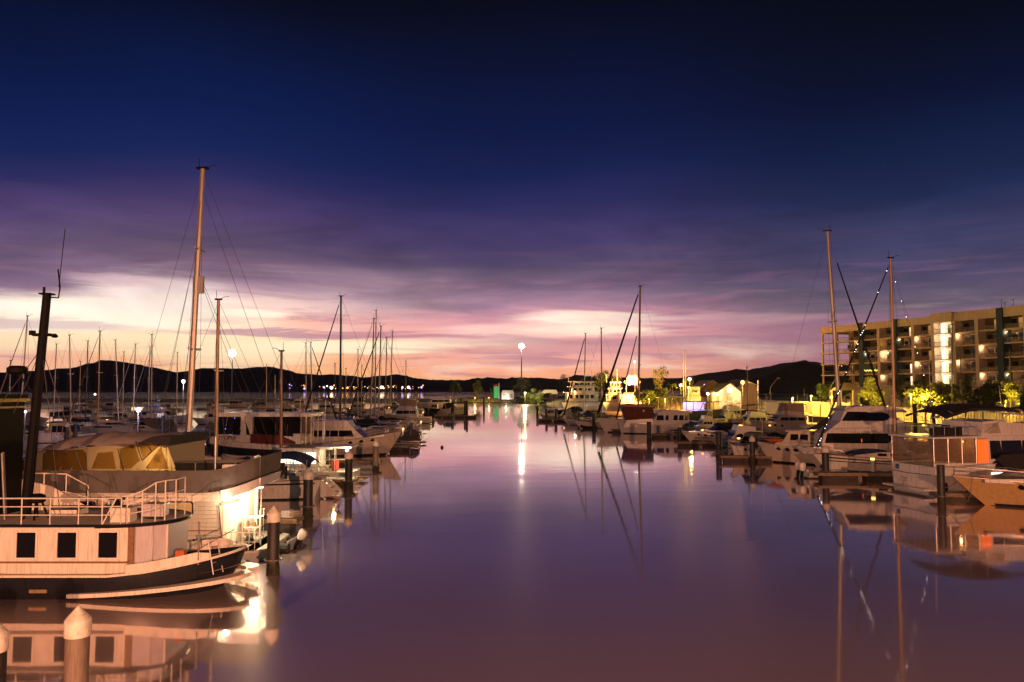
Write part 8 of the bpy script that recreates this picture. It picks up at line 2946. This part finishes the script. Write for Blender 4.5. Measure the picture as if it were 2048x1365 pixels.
# ---------------------------------------------------------------- apartment block
def apartments():
    A, Bp = Vector((at(1644, 700, 230).x, 230, 0)), Vector((at(2048, 700, 171).x, 171, 0))
    dirv = (Bp - A).normalized()
    rz = math.atan2(dirv.y, dirv.x)
    root = thing('apartment_block', 'five-storey cream apartment block with balconies, blue pillars and a blazing stair tower', 'apartment block', (A.x, A.y, 0), rz)

    def fx(px):
        """distance along the facade whose picture column is px"""
        u = (px - 1024) / 1600.0 / (math.cos(PITCH))
        return (u * A.y - A.x) / (dirv.x - u * dirv.y)
    ext = fx(2048) + 26
    floors = [8.2, 11.3, 14.4, 17.5, 20.6, 23.6]
    top = 25.1
    dp = 15.0
    # core: back wall of the balconies and roof
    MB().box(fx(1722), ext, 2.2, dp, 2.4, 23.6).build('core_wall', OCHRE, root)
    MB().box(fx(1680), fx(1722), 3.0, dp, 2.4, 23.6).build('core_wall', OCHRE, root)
    MB().box(-0.6, ext, 0.25, dp, 23.603, 23.9).build('roof', CONC, root)
    bays = [1644, 1673, 1703, 1723, 1757, 1790, 1826, 1866, 1908, 1954, 2002, 2052, 2110, 2180]
    fxs = [fx(b) for b in bays]
    # parapet in stepped lengths
    for a, b, o in ((0, 3, 0.0), (3, 5, -0.25), (5, 7, 0.1), (7, 8, -0.3), (8, 11, 0.0), (11, 13, -0.2)):
        MB().box(fxs[a] + (0.01 if a else -0.7), fxs[b], 0.0 + o, 0.3 + o, 23.3, top + (0.35 if a >= 8 else 0)).build('parapet', CREAM, root)
    MB().box(-0.7, -0.4, 0.3, dp, 23.3, top).build('parapet', CREAM, root)
    # floor slabs
    for z in floors[:-1]:
        MB().box(-0.7, fxs[7], 0.0, 2.6, z - 0.16, z + 0.16).build('floor_slab', CREAM, root)
        MB().box(fxs[8], ext, 0.0, 2.6, z - 0.16, z + 0.16).build('floor_slab', CREAM, root)
    # party walls / pillars
    for i, x in enumerate(fxs):
        blue = bays[i] in (1723, 1790, 2002)
        if bays[i] in (1644, 1673):
            MB().box(x - 0.2, x + 0.2, 0.05, 0.45, 2.4, 23.3).build('pillar', CREAM, root)
        elif bays[i] == 1703:
            MB().box(x - 0.25, x + 0.25, 0.6, 2.6, 2.4, 23.3).build('party_wall', OCHRE, root)
        else:
            wd = 0.75 if blue else 0.45
            MB().box(x - wd, x + wd, -0.35 if blue else -0.12, 2.3, 2.4, (top + 0.2) if blue else 23.3).build('pillar' if blue else 'party_wall', BLUEW if blue else CREAM, root)
    # windows, doors and railings of every balcony
    rnd = random.Random(4)
    lit_bays = {(5, 4): E_WIN, (5, 0): E_WINW, (5, 1): E_WINW, (6, 4): E_WIND, (6, 2): E_WIND, (10, 4): E_WIND, (4, 3): E_WIND, (11, 4): E_WIND, (9, 4): E_WIND, (2, 1): E_WINW}
    rail_me = {}
    for b in range(len(fxs) - 1):
        if b in (0, 7):
            continue
        xa, xb = fxs[b] + 0.55, fxs[b + 1] - 0.55
        yb = 2.2 if bays[b] >= 1722 else 3.0
        for f in range(5):
            z = floors[f]
            w_ = xb - xa
            fr = MB().box(xa + w_ * 0.42, xa + w_ * 0.97, yb - 0.05, yb - 0.003, z + 0.18, z + 2.55).build('balcony_door', STEELG, root)
            MB().box(xa + w_ * 0.45, xa + w_ * 0.69, yb - 0.08, yb - 0.053, z + 0.25, z + 2.45).build('pane', GLASS if (b, f) not in lit_bays else lit_bays[(b, f)], fr)
            MB().box(xa + w_ * 0.71, xa + w_ * 0.94, yb - 0.08, yb - 0.053, z + 0.25, z + 2.45).build('pane', GLASS if rnd.random() < 0.9 else E_WIND, fr)
            if rnd.random() < 0.7:
                MB().box(xa + w_ * 0.08, xa + w_ * 0.34, yb - 0.06, yb - 0.003, z + 0.9, z + 2.2).build('window', GLASS, root)
            rl = MB()
            rl.tube([(xa, 0.15, z + 1.1), (xb, 0.15, z + 1.1)], 0.045, 5)
            n = max(3, int(w_ / 0.8))
            for i in range(n + 1):
                rl.tube([(xa + w_ * i / n, 0.15, z + 0.16), (xa + w_ * i / n, 0.15, z + 1.1)], 0.03, 4)
            rl.build('railing', STEELG, root)
            MB().box(xa + 0.05, xb - 0.05, 0.19, 0.205, z + 0.25, z + 1.02).build('railing_glass', CLEAR, root)
            if rnd.random() < 0.5:
                xx = rnd.uniform(xa + 0.4, xb - 1.2)
                fu = MB().box(xx, xx + 0.8, 0.8, 1.4, z + 0.55, z + 0.62)
                for q in (0.05, 0.75):
                    fu.box(xx + q - 0.03, xx + q + 0.03, 0.85, 0.91, z + 0.16, z + 0.55)
                    fu.box(xx + q - 0.03, xx + q + 0.03, 1.3, 1.36, z + 0.16, z + 1.0)
                fu.build('balcony_chair', TEAK, root)
    # open frame at the left end
    for f in range(5):
        z = floors[f]
        rl = MB()
        for q in (0.55, 1.1):
            rl.tube([(fxs[0], 0.2, z + q), (fxs[1], 0.2, z + q)], 0.04, 5)
        rl.build('railing', STEELG, root)
    # stair tower: white glowing landings
    xa, xb = fxs[7] + 0.45, fxs[8] - 0.45
    wt_ = xb - xa
    MB().box(xa - 0.1, xb + 0.1, 1.6, 2.15, 2.4, 24.4).build('tower_wall', GEL, root)
    MB().box(xa - 0.4, xb + 0.4, -0.6, 2.1, 23.9, 25.6).build('tower_head', CREAM, root)
    for f in range(5):
        z = floors[f]
        MB().box(xa, xb, -0.2, 1.55, z - 0.12, z + 0.12).build('landing', GEL, root)
        for q0, q1, m_ in ((0.14, 0.30, E_WINW), (0.33, 0.46, E_WIN), (0.68, 0.78, E_WIN)):
            MB().box(xa + wt_ * q0, xa + wt_ * q1, 1.50, 1.597, z + 0.2, z + 2.5).build('stair_window', m_, root)
        MB().box(xa + wt_ * 0.50, xa + wt_ * 0.64, 1.45, 1.597, z + 0.15, z + 2.3).build('stair_door', STEELG, root)
        rl = MB()
        rl.tube([(xa, -0.15, z + 1.15), (xb, -0.15, z + 1.15)], 0.05, 5)
        for i in range(7):
            rl.tube([(xa + wt_ * i / 6, -0.15, z + 0.12), (xa + wt_ * i / 6, -0.15, z + 1.15)], 0.03, 4)
        rl.build('railing', STEELG, root)
        lamp('stair_light', root, (xa + wt_ * 0.3, 0.4, z + 2.3), 200 if f < 4 else 140, (1.0, 0.72, 0.42), 0.2)
    # wall lamp that washes one party wall white, fairy lights on a balcony rail
    lx_ = fx(1762)
    lamp('balcony_light', root, (lx_ + 1.2, 0.9, floors[2] + 2.2), 420, (1.0, 0.66, 0.36), 0.1)
    MB().ball((lx_ + 1.2, 0.9, floors[2] + 2.45), 0.12, 8, 6).build('balcony_lamp', E_WHITE, root)
    fl_ = MB()
    for i in range(26):
        fl_.ball((fxs[3] + 0.6 + i * (fxs[4] - fxs[3] - 1.2) / 25, 0.05, floors[1] + 1.05 + 0.14 * math.sin(i * 1.3)), 0.09, 6, 4)
    o = fl_.build('fairy_lights', E_WARM, root)
    o['kind'] = 'stuff'
    lamp('balcony_light', root, ((fxs[3] + fxs[4]) / 2, 0.6, floors[1] + 1.6), 120, (1.0, 0.55, 0.12), 0.3)
    lamp('balcony_light', root, (fx(1770), 0.6, floors[3] + 1.5), 70, (1.0, 0.5, 0.1), 0.2)
    # warm globes on some balconies
    for b, f in ((1, 1), (2, 3), (3, 2), (4, 0), (5, 3), (6, 1), (6, 3), (8, 1), (8, 3), (9, 2), (10, 0), (10, 3), (11, 1), (9, 0)):
        xx = fxs[b] + 0.9
        MB().ball((xx, 0.8, floors[f] + 2.55), 0.10, 8, 6).build('balcony_lamp', E_WARM, root)
        lamp('balcony_light', root, (xx, 0.55, floors[f] + 2.35), 110, (1.0, 0.60, 0.30), 0.1)
    # podium and things on the roof
    MB().box(2, ext, -3.0, 2.0, 2.2, 7.9).build('podium', CONC, root)
    g = MB()
    for px, hh in ((1992, 1.8), (1999, 1.2), (2016, 1.6)):
        x = fx(px)
        g.tube([(x, 2, 23.9), (x, 2, 25.5 + hh)], 0.06, 5)
        g.tube([(x - 0.5, 2, 25.4 + hh), (x + 0.5, 2, 25.6 + hh)], 0.05, 4)
    g.build('aerial', STEELG, root)
    # street lamps and garden light washing the facade from below
    return root


apartments()
